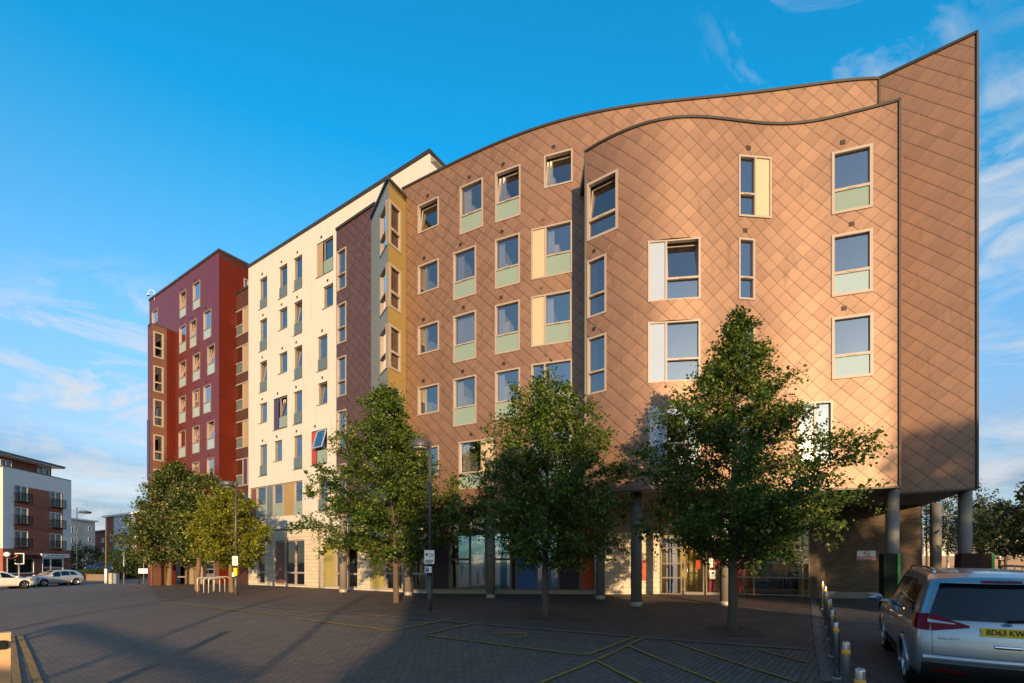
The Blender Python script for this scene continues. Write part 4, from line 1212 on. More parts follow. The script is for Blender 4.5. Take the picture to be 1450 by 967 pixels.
BD = [(4.45, 'nearest steel bollard, cut off by the bottom edge of the picture'), (5.95, 'steel bollard with yellow band, second from the bottom edge'),
      (7.8, 'third steel bollard from the bottom edge, its whole foot in view'), (9.35, 'steel bollard beside the drive, fourth counting from the front'),
      (10.9, 'steel bollard beside the drive, fifth counting from the front'), (12.3, 'steel bollard beside the drive, sixth counting from the front'),
      (13.7, 'steel bollard, last but one towards the brick wall'), (15.7, 'farthest steel bollard, next to the brick pier and glazed lobby')]
b0 = None
for D, lab in BD:
    X = 5.26 + (D - 7.8) * 0.612 + random.uniform(-0.02, 0.02)
    loc = (X, D, zg(X, D) + 0.012)
    if b0 is None:
        b0 = make_bollard(lab); b0.location = loc
    else:
        q = dup(b0, loc, random.uniform(-1, 1), lab); q.rotation_euler = (R(random.uniform(-0.8, 0.8)), R(random.uniform(-0.8, 0.8)), random.uniform(0, 6))


def dome_lamp(name, base, height, label, head='dome', side=-1, r=0.05, group=None):
    t = thing(name, label, 'street lamp', tuple(base), group=group)
    mb = MB(); mb.tube([(0, 0, -0.1), (0, 0, 1.1)], 0.075, 14); mb.build('base_sleeve', M['lamp_grey'], t)
    mb = MB(); mb.tube([(0, 0, 1.1), (0, 0, height)], [0.055, 0.042], 14); p = mb.build('pole', M['lamp_grey'], t)
    if head == 'dome':
        mb = MB(); c = (side * 0.30, 0, height - 0.16)
        mb.lathe([(0.285, -0.06), (0.29, 0.0), (0.255, 0.12), (0.17, 0.205), (0.06, 0.24), (0.01, 0.245)], c, 28); h = mb.build('lamp_head', M['lamp_grey'], t)
        mb = MB(); mb.lathe([(0.25, -0.064), (0.24, -0.10), (0.10, -0.115)], c, 24); mb.build('diffuser', M['lens_clear'], h)
        mb = MB(); mb.tube([(0, 0, height - 0.13), (side * 0.12, 0, height - 0.10)], 0.035, 10); mb.build('bracket', M['lamp_grey'], t)
    elif head == 'drum':
        mb = MB(); c = (side * 0.36, 0, height - 0.15)
        mb.lathe([(0.24, -0.10), (0.33, -0.06), (0.34, 0.10), (0.30, 0.15), (0.05, 0.17)], c, 28); h = mb.build('lamp_head', M['lamp_grey'], t)
        mb = MB(); mb.lathe([(0.22, -0.105), (0.21, -0.13), (0.1, -0.135)], c, 24); mb.build('diffuser', M['lens_clear'], h)
        mb = MB(); mb.box((side * 0.05, 0, height - 0.12), 0.12, 0.07, 0.08); mb.build('bracket', M['lamp_grey'], t)
    else:
        mb = MB(); mb.tube([(0, 0, height - 0.7), (side * 0.6, 0, height - 0.50)], 0.03, 8); mb.build('bracket', M['lamp_grey'], t)
        mb = MB(); mb.lathe([(0.10, 0.12), (0.55, 0.02), (0.62, -0.12), (0.50, -0.2), (0.1, -0.22)], (side * 1.0, 0, height - 0.55), 20); mb.build('lamp_head', M['lamp_grey'], t)
    return t


g = gpt(609, 866); dome_lamp('street_lamp', g, at(609, 624, g.y).z - g.z, 'grey street lamp with a dome head, between the left tree and the middle tree')
LAMP_A = g
g = gpt(334, 843); dome_lamp('street_lamp', g, at(334, 682, g.y).z - g.z, 'grey street lamp with a flat drum head, beside the bicycle stands', head='drum')
LAMP_B = g
g = Vector((*PX(109, 58.0), 0)); g.z = zg(g.x, g.y)
dome_lamp('street_lamp', g, at(109, 718, 58).z - g.z, 'tall thin street lamp with saucer head near the apartment block at far left', head='saucer', side=1, r=0.06)

# signs on the lamp posts
def plate_sign(name, label, x, y, w, h, D, mat_, group=None, ndir=(0, -1, 0)):
    c = at(x, y, D); t = thing(name, label, 'sign', tuple(c), group=group)
    mb = MB(); mb.box((0, 0, 0), w / 2, 0.006, h / 2); p = mb.build('plate', M[mat_], t)
    mb = MB(); mb.box((0, 0.03, h * 0.25), 0.05, 0.02, 0.02); mb.box((0, 0.03, -h * 0.25), 0.05, 0.02, 0.02); mb.build('clip', M['galv'], t)
    return t, p


D = LAMP_A.y - 0.12
t, p = plate_sign('parking_sign', 'square white parking notice with small print, on the dome headed street lamp', 608, 788.6, 0.31, 0.42, D, 'sign_white')
mb = MB(); mb.box((-0.085, -0.008, 0.075), 0.035, 0.002, 0.04); mb.build('parking_symbol', M['sign_black'], p)
for k, (xx, zz, ww) in enumerate(((0.01, 0.10, 0.03), (0.01, 0.02, 0.03), (0.09, 0.08, 0.045), (0.09, 0.03, 0.04), (0.0, -0.10, 0.12), (0.0, -0.135, 0.12), (-0.02, -0.17, 0.10))):
    mb = MB(); mb.box((xx, -0.008, zz), ww, 0.002, 0.011); mb.build('print_line', M['lamp_grey'], p)
t, p = plate_sign('disabled_badge_sign', 'small white sign with blue wheelchair square, under the parking notice', 606.3, 806.5, 0.21, 0.19, D, 'sign_white')
mb = MB(); mb.box((-0.03, -0.008, 0.0), 0.055, 0.002, 0.07); mb.build('symbol_square', M['sign_blue'], p)
mb = MB(); mb.lathe([(0.030, 0), (0.030, 0.002), (0.018, 0.002), (0.018, 0)], (-0.03, -0.012, -0.015), 16, axis='y', caps=False); mb.box((-0.03, -0.0115, 0.025), 0.008, 0.0015, 0.03); mb.build('wheelchair_symbol', M['sign_white'], p)
D = LAMP_B.y - 0.12
t, p = plate_sign('parking_sign', 'white parking notice with red print, on the drum headed street lamp', 333.0, 794.0, 0.24, 0.42, D, 'sign_white')
for k in range(5):
    mb = MB(); mb.box((random.uniform(-0.01, 0.01), -0.008, 0.12 - k * 0.06), 0.08, 0.002, 0.013); mb.build('print_line', M['sign_red'], p)
c = at(334.0, 809.5, D - 0.03); t = thing('yellow_box', 'yellow plastic box strapped to the drum headed street lamp', 'box', tuple(c))
mb = MB(); mb.box((0, 0, 0), 0.07, 0.06, 0.17); mb.build('casing', M['yellow_box'], t); mb = MB(); mb.box((0, -0.062, 0.02), 0.045, 0.004, 0.06); mb.build('lid', M['yellow_box'], t)
t, p = plate_sign('notice_plate', 'little white notice beside the yellow box on the lamp post', 330.6, 813.5, 0.12, 0.18, D - 0.02, 'sign_white')

# no smoking sign on the brick wall
fBK = Facade([P2, P3]); cN = at(1226.5, 786.3, fBK.D(1226.5) - 0.01); tN = fBK.tan(1.0)
t = thing('no_smoking_sign', 'white and red no smoking sign fixed to the brick wall', 'sign', tuple(cN), rotz=math.atan2(tN.y, tN.x))
mb = MB(); mb.box((0, -0.008, 0), 0.33, 0.006, 0.20); p = mb.build('plate', M['sign_white'], t)
mb = MB(); mb.box((0, -0.0165, -0.120), 0.315, 0.0025, 0.070); rb = mb.build('red_band', M['sign_red'], p)
text_part('lettering', 'NO SMOKING', 0.088, (0, -0.0215, -0.122), (1, 0, 0), (0, -1, 0), M['sign_white'], p, 0.001, bold=0.002)
mb = MB(); mb.lathe([(0.115, 0), (0.115, -0.004), (0.092, -0.004), (0.092, 0)], (0.01, -0.014, 0.075), 28, axis='y', caps=False)
mb.box((0.01, -0.017, 0.075), 0.10, 0.002, 0.012, (Vector((0.77, 0, -0.64)), Vector((0, 1, 0)), Vector((0.64, 0, 0.77)))); mb.build('prohibition_ring', M['sign_red'], p)
mb = MB(); mb.box((0.0, -0.0145, 0.075), 0.07, 0.0008, 0.010); mb.build('cigarette', M['sign_black'], p)

# bicycle stands: five hoops seen end-on
def make_hoop(label):
    t = thing('bicycle_stand', label, 'bike stand', group='bicycle stands under the lime trees')
    pts = [(-0.36, 0, 0)] + [(-0.36, 0, 0.62)] + [(-0.36 + 0.12 * (1 - math.cos(R(a))), 0, 0.62 + 0.12 * math.sin(R(a))) for a in (30, 60, 90)]
    pts += [(-q[0], 0, q[2]) for q in reversed(pts)]
    mb = MB(); mb.tube(pts, 0.026, 10); mb.build('hoop', M['hoop'], t)
    mb = MB()
    for s in (-0.36, 0.36):
        mb.lathe([(0.07, -0.02), (0.07, 0.010), (0.03, 0.012)], (s, 0, 0), 12)
    mb.build('base_plate', M['galv'], t)
    return t


h0 = None
for i, (x, y, rz, lab) in enumerate(((291, 838.5, 0.9, 'steel bicycle hoop nearest the middle trunk, leftmost of the row'), (300, 839, 0.9, 'second steel bicycle hoop from the left'),
                                     (307, 839.5, 0.9, 'third steel bicycle hoop from the left'), (314, 836.5, 0.9, 'steel bicycle hoop nearest the drum headed lamp'))):
    q = gpt(x, y)
    if h0 is None:
        h0 = make_hoop(lab); h0.location = q; h0.rotation_euler = (0, 0, rz)
    else:
        dup(h0, tuple(q), rz, lab)

# traffic light at far left, crossing posts, cabinets, name board
g = Vector((*PX(27, 44.0), 0)); g.z = zg(g.x, g.y)
t = thing('traffic_light', 'traffic light showing red, with white edged backing board, behind the white car', 'traffic light', tuple(g))
zc_ = at(27, 791, 44).z - g.z
mb = MB(); mb.tube([(0, 0, 0), (0, 0, zc_ - 0.45)], 0.055, 10); mb.build('post', M['galv'], t)
mb = MB(); mb.box((0, 0.05, zc_), 0.42, 0.015, 0.50); bb = mb.build('backing_board', M['sign_white'], t)
mb = MB(); mb.box((0, 0.02, zc_), 0.34, 0.016, 0.44); mb.build('board_face', M['black'], bb)
mb = MB(); mb.box((0, -0.06, zc_), 0.16, 0.07, 0.42); hd = mb.build('signal_head', M['black'], t)
for k, m_ in enumerate(('lamp_red', 'plastic', 'plastic')):
    mb = MB(); mb.lathe([(0.105, 0.0), (0.09, -0.02), (0.02, -0.03)], (0, -0.135, zc_ + 0.26 - 0.26 * k), 16, axis='y'); mb.build('lens', M[m_], hd)
    mb = MB(); mb.lathe([(0.125, 0), (0.125, -0.16)], (0, -0.13, zc_ + 0.26 - 0.26 * k), 16, axis='y', caps=False); mb.build('visor', M['black'], hd)
g = Vector((*PX(150, 50.0), 0)); g.z = zg(g.x, g.y)
t = thing('tall_pole', 'tall slim pole with a wider foot, in front of the brick and pale blue flats', 'pole', tuple(g))
mb = MB(); mb.tube([(0, 0, 0), (0, 0, at(150, 733, 50).z - g.z)], [0.075, 0.05], 10); mb.build('pole', M['bark_warm'], t)
mb = MB(); mb.tube([(0, 0, 0), (0, 0, 1.5)], 0.12, 10); mb.build('base_sleeve', M['sign_white'], t)
g = Vector((*PX(175.5, 45.0), 0)); g.z = zg(g.x, g.y)
t = thing('crossing_signal', 'pale pedestrian crossing post with a dark push button box halfway up', 'signal post', tuple(g))
mb = MB(); mb.tube([(0, 0, 0), (0, 0, at(175.5, 775, 45).z - g.z)], 0.06, 10); mb.build('post', M['galv'], t)
mb = MB(); mb.lathe([(0.065, 0), (0.06, 0.06), (0.02, 0.09)], (0, 0, at(175.5, 775, 45).z - g.z), 10); mb.build('cap', M['sign_white'], t)
mb = MB(); mb.box((0.05, -0.10, at(175.5, 806.5, 45).z - g.z), 0.14, 0.09, 0.30); mb.build('button_box', M['black'], t)
g = gpt(215, 829.5)
t = thing('plain_post', 'dark unlit post just left of the big flowering tree', 'post', tuple(g))
mb = MB(); mb.tube([(0, 0, 0), (0, 0, 5.2)], [0.075, 0.055], 12); mb.build('pole', M['bark_warm'], t); mb = MB(); mb.lathe([(0.1, 0), (0.1, 0.02), (0.08, 0.02)], (0, 0, 0), 12); mb.build('base_plate', M['galv'], t)
for x, w_, h_, m_, lab in ((158.3, 0.33, 1.05, 'cabinet_cream', 'pale cream roadside cabinet beside the tall slim pole'), (164.5, 0.33, 1.0, 'cabinet_grey', 'grey blue roadside cabinet right of the cream one')):
    g = Vector((*PX(x, 49.0), 0)); g.z = zg(g.x, g.y)
    t = thing('roadside_cabinet', lab, 'cabinet', tuple(g)); mb = MB(); mb.box((0, 0, h_ / 2), w_ / 2, 0.2, h_ / 2); mb.build('casing', M[m_], t)
    mb = MB(); mb.box((0, 0, h_ + 0.02), w_ / 2 + 0.02, 0.22, 0.02); mb.build('lid', M['galv'], t); mb = MB(); mb.box((0.02, -0.205, h_ / 2), w_ / 2 - 0.04, 0.006, h_ / 2 - 0.06); mb.build('door', M[m_], t)
g = Vector((*PX(203, 42.0), 0)); g.z = zg(g.x, g.y)
t = thing('street_name_board', 'low pale street name board on two dark legs, left of the big flowering tree', 'sign', tuple(g))
zb_ = at(203, 808.5, 42).z - g.z
mb = MB(); mb.box((0, 0, zb_), 0.42, 0.015, 0.21); mb.build('board', M['sign_white'], t)
for s in (-0.40, 0.40):
    mb = MB(); mb.box((s, 0.03, zb_ / 2), 0.03, 0.03, zb_ / 2); mb.build('leg', M['black'], t)
g = Vector((*PX(203.5, 46.0), 0)); g.z = zg(g.x, g.y)
t = thing('thin_pole', 'thin pale pole rising behind the street name board', 'pole', tuple(g)); mb = MB(); mb.tube([(0, 0, 0), (0, 0, 4.2)], 0.05, 8); mb.build('pole', M['galv'], t)
mb = MB(); mb.lathe([(0.052, 0), (0.05, 0.05), (0.01, 0.07)], (0, 0, 4.2), 8); mb.build('cap', M['galv'], t)

# post at the left edge of the picture, close to the viewer
t = thing('timber_post', 'thick sunlit tan timber post with a black knob at the left edge of the picture', 'post', (*PX(2, 5.6), 0.0), rotz=R(-44))
zt_ = at(4, 897, 5.6).z
mb = MB(); mb.box((0, 0, zt_ / 2), 0.075, 0.075, zt_ / 2); mb.build('post', M['timber'], t)
mb = MB(); mb.lathe([(0.02, 0.0), (0.05, 0.005), (0.055, 0.04), (0.045, 0.055)], (0.075, 0, zt_ - 0.12), 16, axis='x'); mb.build('knob', M['black'], t)
mb = MB(); mb.box((0, 0, zt_ + 0.006), 0.08, 0.08, 0.006); mb.build('cap', M['timber'], t)

# waste containers behind the silver people carrier
def container(label, x0, x1, ytop, D, body, post_right=True, flare=False):
    a, b = at(x0, ytop, D), at(x1, ytop, D); g0 = zg(a.x, D)
    t = thing('waste_container', label, 'container', ((a.x + b.x) / 2, D, g0), world=False)
    hw = (b.x - a.x) / 2; h = a.z - g0; mb = MB()
    prof = [(-hw, h), (hw, h), (hw, 0.1), (-hw - 0.35, 0.1), (-hw - 0.22, 0.45), (-hw - 0.06, h - 0.45)] if flare else [(-hw, h), (hw, h), (hw, 0.1), (-hw, 0.1)]
    n = len(prof); o = len(mb.v)
    mb.v += [(p[0], 0, p[1]) for p in prof] + [(p[0], 0.2, p[1]) for p in prof]
    mb.face(list(range(n))[::-1]); mb.face([n + i for i in range(n)])
    for i in range(n):
        j = (i + 1) % n; mb.face((i, j, n + j, n + i))
    mb.build('body', M[body], t)
    mb = MB(); mb.box((hw + 0.042, 0.02, h / 2), 0.04, 0.04, h / 2 + 0.02); mb.build('end_post', M['green_paint'], t)
    mb = MB(); mb.box((0, 0.10, h + 0.02), hw - 0.01, 0.095, 0.018); mb.build('rim', M[body], t)
    for s in (-hw * 0.7, hw * 0.7):
        mb = MB(); mb.lathe([(0.08, -0.03), (0.08, 0.03)], (s, 0.12, 0.08), 12, axis='x'); mb.build('castor', M['rubber'], t)
    return t


container('dark green waste container with bright green edge, in front of a column', 1251.5, 1270.5, 785.5, 14.6, 'dark_green')
container('rusty brown waste container with flared side and bright green end post', 1362, 1403.5, 785.2, 14.0, 'rust', flare=True)

# ---- far right: boundary wall, fence, posts
t = thing('boundary_wall', 'long low orange brick boundary wall beyond the trees at the right', 'wall', (52, 58, zg(52, 58)), world=True)
fBW = Facade([(34, 58), (92, 62)]); sweep(fBW, 0, fBW.L, 0.2, 0.0, zg(50, 58) - 0.2, CAMZ + 0.55, flat=True).build('brickwork', M['orange_brick'], t)
sweep(fBW, 0, fBW.L, 0.25, 0.05, CAMZ + 0.55, CAMZ + 0.68, flat=True).build('coping', M['concrete'], t)
t = thing('far_house', 'long pale house front behind the boundary wall at the far right', 'house', (60, 78, 0), world=True)
fFH = Facade([(40, 76), (120, 80)])
wall_mesh(fFH, 0, fFH.L, -0.2, CAMZ + 4.2, (), flat=True).build('wall', [M['render_cream'], M['frame']], t)
prism([(40, 76.05), (120, 80.05), (120, 90), (40, 88)], CAMZ + 4.2, CAMZ + 4.5).build('roof', M['roof_grey'], t)
t = thing('railing_fence', 'dark metal railing fence in front of the orange boundary wall', 'fence', (40, 40, zg(40, 40)), world=True)
fRF = Facade([(24, 36), (70, 44)]); mb = MB(); g0 = zg(40, 40)
for i in range(60):
    p = fRF.at(fRF.L * i / 59); mb.box((p.x, p.y, g0 + 0.6), 0.02, 0.02, 0.6)
mb.build('railings', M['black'], t)
for z in (0.2, 1.1):
    sweep(fRF, 0, fRF.L, 0.02, 0.02, g0 + z, g0 + z + 0.04, flat=True).build('rail', M['black'], t)
mb = MB(); rnd = random.Random(5)
for i in range(9000):
    x = rnd.uniform(21, 75); y = rnd.uniform(30, 56)
    if x < y * 0.78:
        continue
    h = rnd.uniform(0.08, 0.28); a = rnd.uniform(0, 6.3); w_ = 0.03
    z = zg(x, y)
    mb.poly(((x - w_ * math.cos(a), y - w_ * math.sin(a), z), (x + w_ * math.cos(a), y + w_ * math.sin(a), z), (x + rnd.uniform(-.08, .08), y + rnd.uniform(-.08, .08), z + h)))
mb.build('grass', M['grass'], None, kind='stuff')
sheet_pts = ([(21, 30), (44, 57)], [(75, 30), (80, 57)])
g = Vector((*PX(1353, 30.0), 0)); g.z = zg(g.x, g.y)
t = thing('lamp_post', 'pale thin lamp post with a flat T shaped head, seen between two columns', 'lamp post', tuple(g)); hh = at(1353, 731, 30).z - g.z
mb = MB(); mb.tube([(0, 0, 0), (0, 0, hh)], [0.06, 0.04], 8); mb.build('pole', M['galv'], t); mb = MB(); mb.box((0, 0, hh + 0.02), 0.22, 0.09, 0.03); mb.build('lamp_head', M['sign_white'], t)
g = Vector((*PX(1306.5, 30.0), 0)); g.z = zg(g.x, g.y)
t = thing('marker_post', 'short pale post with round cap next to the brick wall end', 'post', tuple(g)); mb = MB(); mb.tube([(0, 0, 0), (0, 0, at(1306.5, 746, 30).z - g.z)], 0.05, 8); mb.build('pole', M['galv'], t)
mb = MB(); mb.lathe([(0.02, -0.1), (0.1, -0.05), (0.1, 0.08), (0.02, 0.12)], (0, 0, at(1306.5, 746, 30).z - g.z), 10); mb.build('cap', M['galv'], t)
g = Vector((*PX(1415.5, 25.0), 0)); g.z = zg(g.x, g.y)
t = thing('striped_post', 'slim post with dark and white bands, right of the rusty container', 'post', tuple(g))
for k in range(7):
    mb = MB(); mb.tube([(0, 0, k * 0.55), (0, 0, k * 0.55 + 0.549)], 0.06, 8); mb.build('band', M['sign_white' if k % 2 else 'black'], t)

# ---- behind the viewpoint: unseen things placed for the long evening shadows over the square
t = thing('low_shadow_block', 'low flat roofed block added unseen behind the viewpoint for its shadow', 'shadow caster', (14, -27, 0), world=True)  # block added out of view so its shadow covers the right foreground
mb = MB(); mb.slab(3.9, 30, -32, -24.6, -0.3, 5.55); mb.build('wall', M['brick_buff'], t); mb = MB(); mb.slab(3.8, 30.1, -32.1, -24.5, 5.55, 5.72); mb.build('roof', M['roof_grey'], t)
mb = MB(); mb.slab(2.9, 3.9, -31, -25.0, -0.3, 4.75); mb.build('side_block', M['brick_buff'], t)
t = thing('tall_shadow_block', 'tall brick block added unseen behind the viewpoint to shade the ground floor', 'house', (8, -28, 0), world=True)  # taller block added unseen to shade the ground floor and lower tree crowns
mb = MB(); mb.slab(5.5, 13.3, -38, -32.2, -0.3, 11.0); mb.build('wall', M['brick_red'], t); mb = MB(); mb.slab(5.3, 13.5, -38.2, -32.0, 11.0, 11.2); mb.build('roof', M['roof_grey'], t)
t = thing('shadow_canopy', 'flat canopy on four posts, added unseen behind the viewpoint for its shadow band', 'canopy', (-4.4, -11.5, 0), world=True)  # made-up slab on posts, shaped for the diagonal shadow at lower left
cdv = Vector((-0.756, 0.654)); cnv = Vector((0.654, 0.756))
mb = MB(); c_ = Vector((-4.7, -10.0)); mb.box((c_.x, c_.y, 3.0), 4.9, 0.34, 0.05, (Vector((cdv.x, cdv.y, 0)), Vector((cnv.x, cnv.y, 0)), Vector((0, 0, 1)))); mb.build('roof', M['fascia_white'], t)
for s, q in ((-4.6, -0.25), (4.6, -0.25), (-4.6, 0.25), (4.6, 0.25)):
    p = c_ + cdv * s + cnv * q; mb = MB(); mb.tube([(p.x, p.y, 0), (p.x, p.y, 2.95)], 0.09, 8); mb.build('post', M['galv'], t)
for i, (X, Y, hh, lab) in enumerate(((0.45, -20, 9.5, 'plain grey lamp column behind the viewpoint, right of the canopy'), (-3.9, -14, 8.0, 'plain grey lamp column behind the viewpoint, in front of the canopy'),
                                   (-8.4, -12, 7.0, 'plain grey lamp column behind the viewpoint, left of the canopy'), (-12.0, -11, 7.0, 'plain grey lamp column behind the viewpoint, farthest left'))):
    t = thing('lamp_column', lab, 'lamp post', (X, Y, zg(X, Y)), group='lamp columns behind the viewpoint')
    mb = MB(); mb.tube([(0, 0, 0), (0, 0, hh)], [0.09, 0.06], 10); mb.build('pole', M['lamp_grey'], t); mb = MB(); mb.box((0.3, 0, hh), 0.35, 0.1, 0.05); mb.build('lamp_head', M['lamp_grey'], t)
# ---------------------------------------------------------------- trees
def make_tree(name, label, loc, prof, n_leaf, leaf_mat_, leaf=0.10, trunk_r=0.09, seed=1, bark='bark', n_br=70, lean=(0, 0), lopside=(0, 0), group=None, twig=0.55, fill=0.35, spread=0.10, trunk_h=None):
    """Tapered trunk, ascending limbs with twigs, and leaves set along the twigs through the crown's volume."""
    rg = np.random.default_rng(seed)
    hs = np.array([p[0] for p in prof]); rs = np.array([p[1] for p in prof])
    H = hs[-1]; h0 = hs[0]
    t = thing(name, label, 'tree', tuple(loc), group=group)
    mb = MB()
    n = 9
    tp = [(lean[0] * (i / n) ** 1.5 + rg.normal(0, 0.015), lean[1] * (i / n) ** 1.5 + rg.normal(0, 0.015), -0.1 + (H * 0.93 + 0.1) * i / n) for i in range(n + 1)]
    tr = [trunk_r * (1.25 if i == 0 else 1.0) * (1 - 0.88 * (i / n)) + 0.006 for i in range(n + 1)]
    tp.insert(1, (0, 0, 0.12)); tr.insert(1, trunk_r * 1.02)
    mb.tube(tp, tr, 12)
    mb.build('trunk', M[bark], t)
    tz = np.array([p[2] for p in tp]); tx = np.array([p[0] for p in tp]); ty = np.array([p[1] for p in tp]); trr = np.array(tr)
    br = MB(); pts_l, dir_l = [], []
    ga = 2.39996
    for i in range(n_br):
        f = (i + 0.5) / n_br
        h = h0 + (H - h0) * (f ** 0.95) * 0.985
        az = i * ga + rg.normal(0, 0.25)
        lop = 1 + lopside[0] * math.cos(az) + lopside[1] * math.sin(az)
        r = float(np.interp(h, hs, rs)) * rg.uniform(0.58, 1.13) * lop
        hstart = max(h0 * 0.75, h - r * rg.uniform(0.15, 0.55))
        bx, by = np.interp(hstart, tz, tx), np.interp(hstart, tz, ty)
        a = np.array([bx, by, hstart])
        lx, ly = np.interp(h, tz, tx), np.interp(h, tz, ty)
        e = np.array([lx + r * math.cos(az), ly + r * math.sin(az), h + rg.normal(0, 0.10)])
        mid = (a + e) / 2 + np.array([0, 0, 0.10 * r]) + rg.normal(0, 0.05 * (r + .2), 3)
        P = [(1 - s) ** 2 * a + 2 * s * (1 - s) * mid + s * s * e for s in np.linspace(0, 1, 6)]
        r0 = min(float(np.interp(hstart, tz, trr)) * 0.62, 0.006 + 0.0065 * r + trunk_r * .05)
        br.tube([tuple(p) for p in P], list(np.linspace(r0, 0.004, 6)), 5, caps=False)
        nt_ = max(4, int(5 + r * 7))
        for k in range(nt_):
            s = rg.uniform(fill, 1.0) if k < nt_ - 2 else rg.uniform(0.92, 1.0)
            q = (1 - s) ** 2 * a + 2 * s * (1 - s) * mid + s * s * e
            d = (e - a); d = d / (np.linalg.norm(d) + 1e-6)
            d = d * rg.uniform(0.3, 1.0) + rg.normal(0, 0.55, 3) + np.array([0, 0, 0.18]); d /= np.linalg.norm(d)
            ln = twig * rg.uniform(0.45, 1.1) * (0.55 + 0.45 * min(1.0, r / 1.5))
            e2_ = q + d * ln + np.array([0, 0, -0.12 * ln])
            if k % 2 == 0:
                br.tube([tuple(q), tuple((q + e2_) / 2 + rg.normal(0, 0.02, 3)), tuple(e2_)], [0.006, 0.004, 0.002], 3, caps=False)
            pts_l.append((q, e2_)); dir_l.append(d)
    br.build('limbs', M[bark], t)
    # leaves
    T = len(pts_l)
    A = np.array([p[0] for p in pts_l]); B = np.array([p[1] for p in pts_l]); Dd = np.array(dir_l)
    ti = rg.integers(0, T, n_leaf); s = rg.uniform(0.05, 1.05, n_leaf) ** 0.8
    C = A[ti] + (B[ti] - A[ti]) * s[:, None] + rg.normal(0, 1, (n_leaf, 3)) * np.array([1, 1, 0.7]) * (spread * rg.uniform(0.35, 1.35, T))[ti][:, None]
    ax = Dd[ti] + rg.normal(0, 0.75, (n_leaf, 3)); ax[:, 2] -= 0.35
    ax /= np.linalg.norm(ax, axis=1)[:, None]
    up = np.array([0, 0, 0.8]) + rg.normal(0, 0.75, (n_leaf, 3))
    sd = np.cross(ax, up); sd /= (np.linalg.norm(sd, axis=1)[:, None] + 1e-9)
    nr = np.cross(sd, ax)
    Ls = leaf * rg.uniform(0.45, 1.35, n_leaf)[:, None]; Ws = Ls * rg.uniform(0.30, 0.48, n_leaf)[:, None]
    fold = Ls * 0.10
    v0 = C; v1 = C + ax * Ls * 0.42 + sd * Ws + nr * fold; v2 = C + ax * Ls - nr * fold * 0.6; v3 = C + ax * Ls * 0.42 - sd * Ws + nr * fold
    V = np.stack([v0, v1, v2, v3], 1).reshape(-1, 3).astype(np.float32)
    me = bpy.data.meshes.new('crown')
    me.vertices.add(n_leaf * 4); me.vertices.foreach_set('co', V.ravel())
    tri = np.arange(n_leaf)[:, None] * 4 + np.array([0, 1, 2, 0, 2, 3])
    me.loops.add(n_leaf * 6); me.loops.foreach_set('vertex_index', tri.astype(np.int32).ravel())
    me.polygons.add(n_leaf * 2); me.polygons.foreach_set('loop_start', (np.arange(n_leaf * 2) * 3).astype(np.int32))
    me.update(calc_edges=True); me.materials.append(M[leaf_mat_])
    o = bpy.data.objects.new('crown', me); COL.objects.link(o); o.parent = t
    return t


def shrub(name, label, loc, rx, ry, h, n, leaf_mat_, leaf=0.12, seed=1, cat='bush', group=None):
    rg = np.random.default_rng(seed)
    t = thing(name, label, cat, tuple(loc), group=group)
    mb = MB()
    for k in range(7):
        a = k * 0.9; mb.tube([(0, 0, -0.05), (rx * 0.3 * math.cos(a), ry * 0.3 * math.sin(a), h * 0.4), (rx * 0.7 * math.cos(a), ry * 0.7 * math.sin(a), h * 0.8)], [0.04, 0.025, 0.01], 5)
    mb.build('stem', M['bark'], t)
    d = rg.normal(0, 1, (n, 3)); d /= np.linalg.norm(d, axis=1)[:, None]; rr = rg.uniform(0.5, 1.06, n) ** 0.6
    lump = 1 + 0.16 * np.sin(d[:, 0] * 6 + seed) + 0.14 * np.sin(d[:, 1] * 7 + 2) + 0.10 * np.sin(d[:, 2] * 9)
    C = d * (rr * lump)[:, None] * np.array([rx, ry, h / 2]) + np.array([0, 0, h / 2])
    C[:, 2] = np.maximum(C[:, 2], 0.03)
    ax = rg.normal(0, 1, (n, 3)); ax /= np.linalg.norm(ax, axis=1)[:, None]; sd = np.cross(ax, rg.normal(0, 1, (n, 3))); sd /= np.linalg.norm(sd, axis=1)[:, None]
    Ls = leaf * rg.uniform(0.6, 1.2, n)[:, None]
    V = np.stack([C, C + ax * Ls * .45 + sd * Ls * .38, C + ax * Ls, C + ax * Ls * .45 - sd * Ls * .38], 1).reshape(-1, 3).astype(np.float32)
    me = bpy.data.meshes.new('foliage'); me.vertices.add(n * 4); me.vertices.foreach_set('co', V.ravel())
    tri = np.arange(n)[:, None] * 4 + np.array([0, 1, 2, 0, 2, 3])
    me.loops.add(n * 6); me.loops.foreach_set('vertex_index', tri.astype(np.int32).ravel())
    me.polygons.add(n * 2); me.polygons.foreach_set('loop_start', (np.arange(n * 2) * 3).astype(np.int32)); me.update(calc_edges=True); me.materials.append(M[leaf_mat_])
    o = bpy.data.objects.new('foliage', me); COL.objects.link(o); o.parent = t
    return t


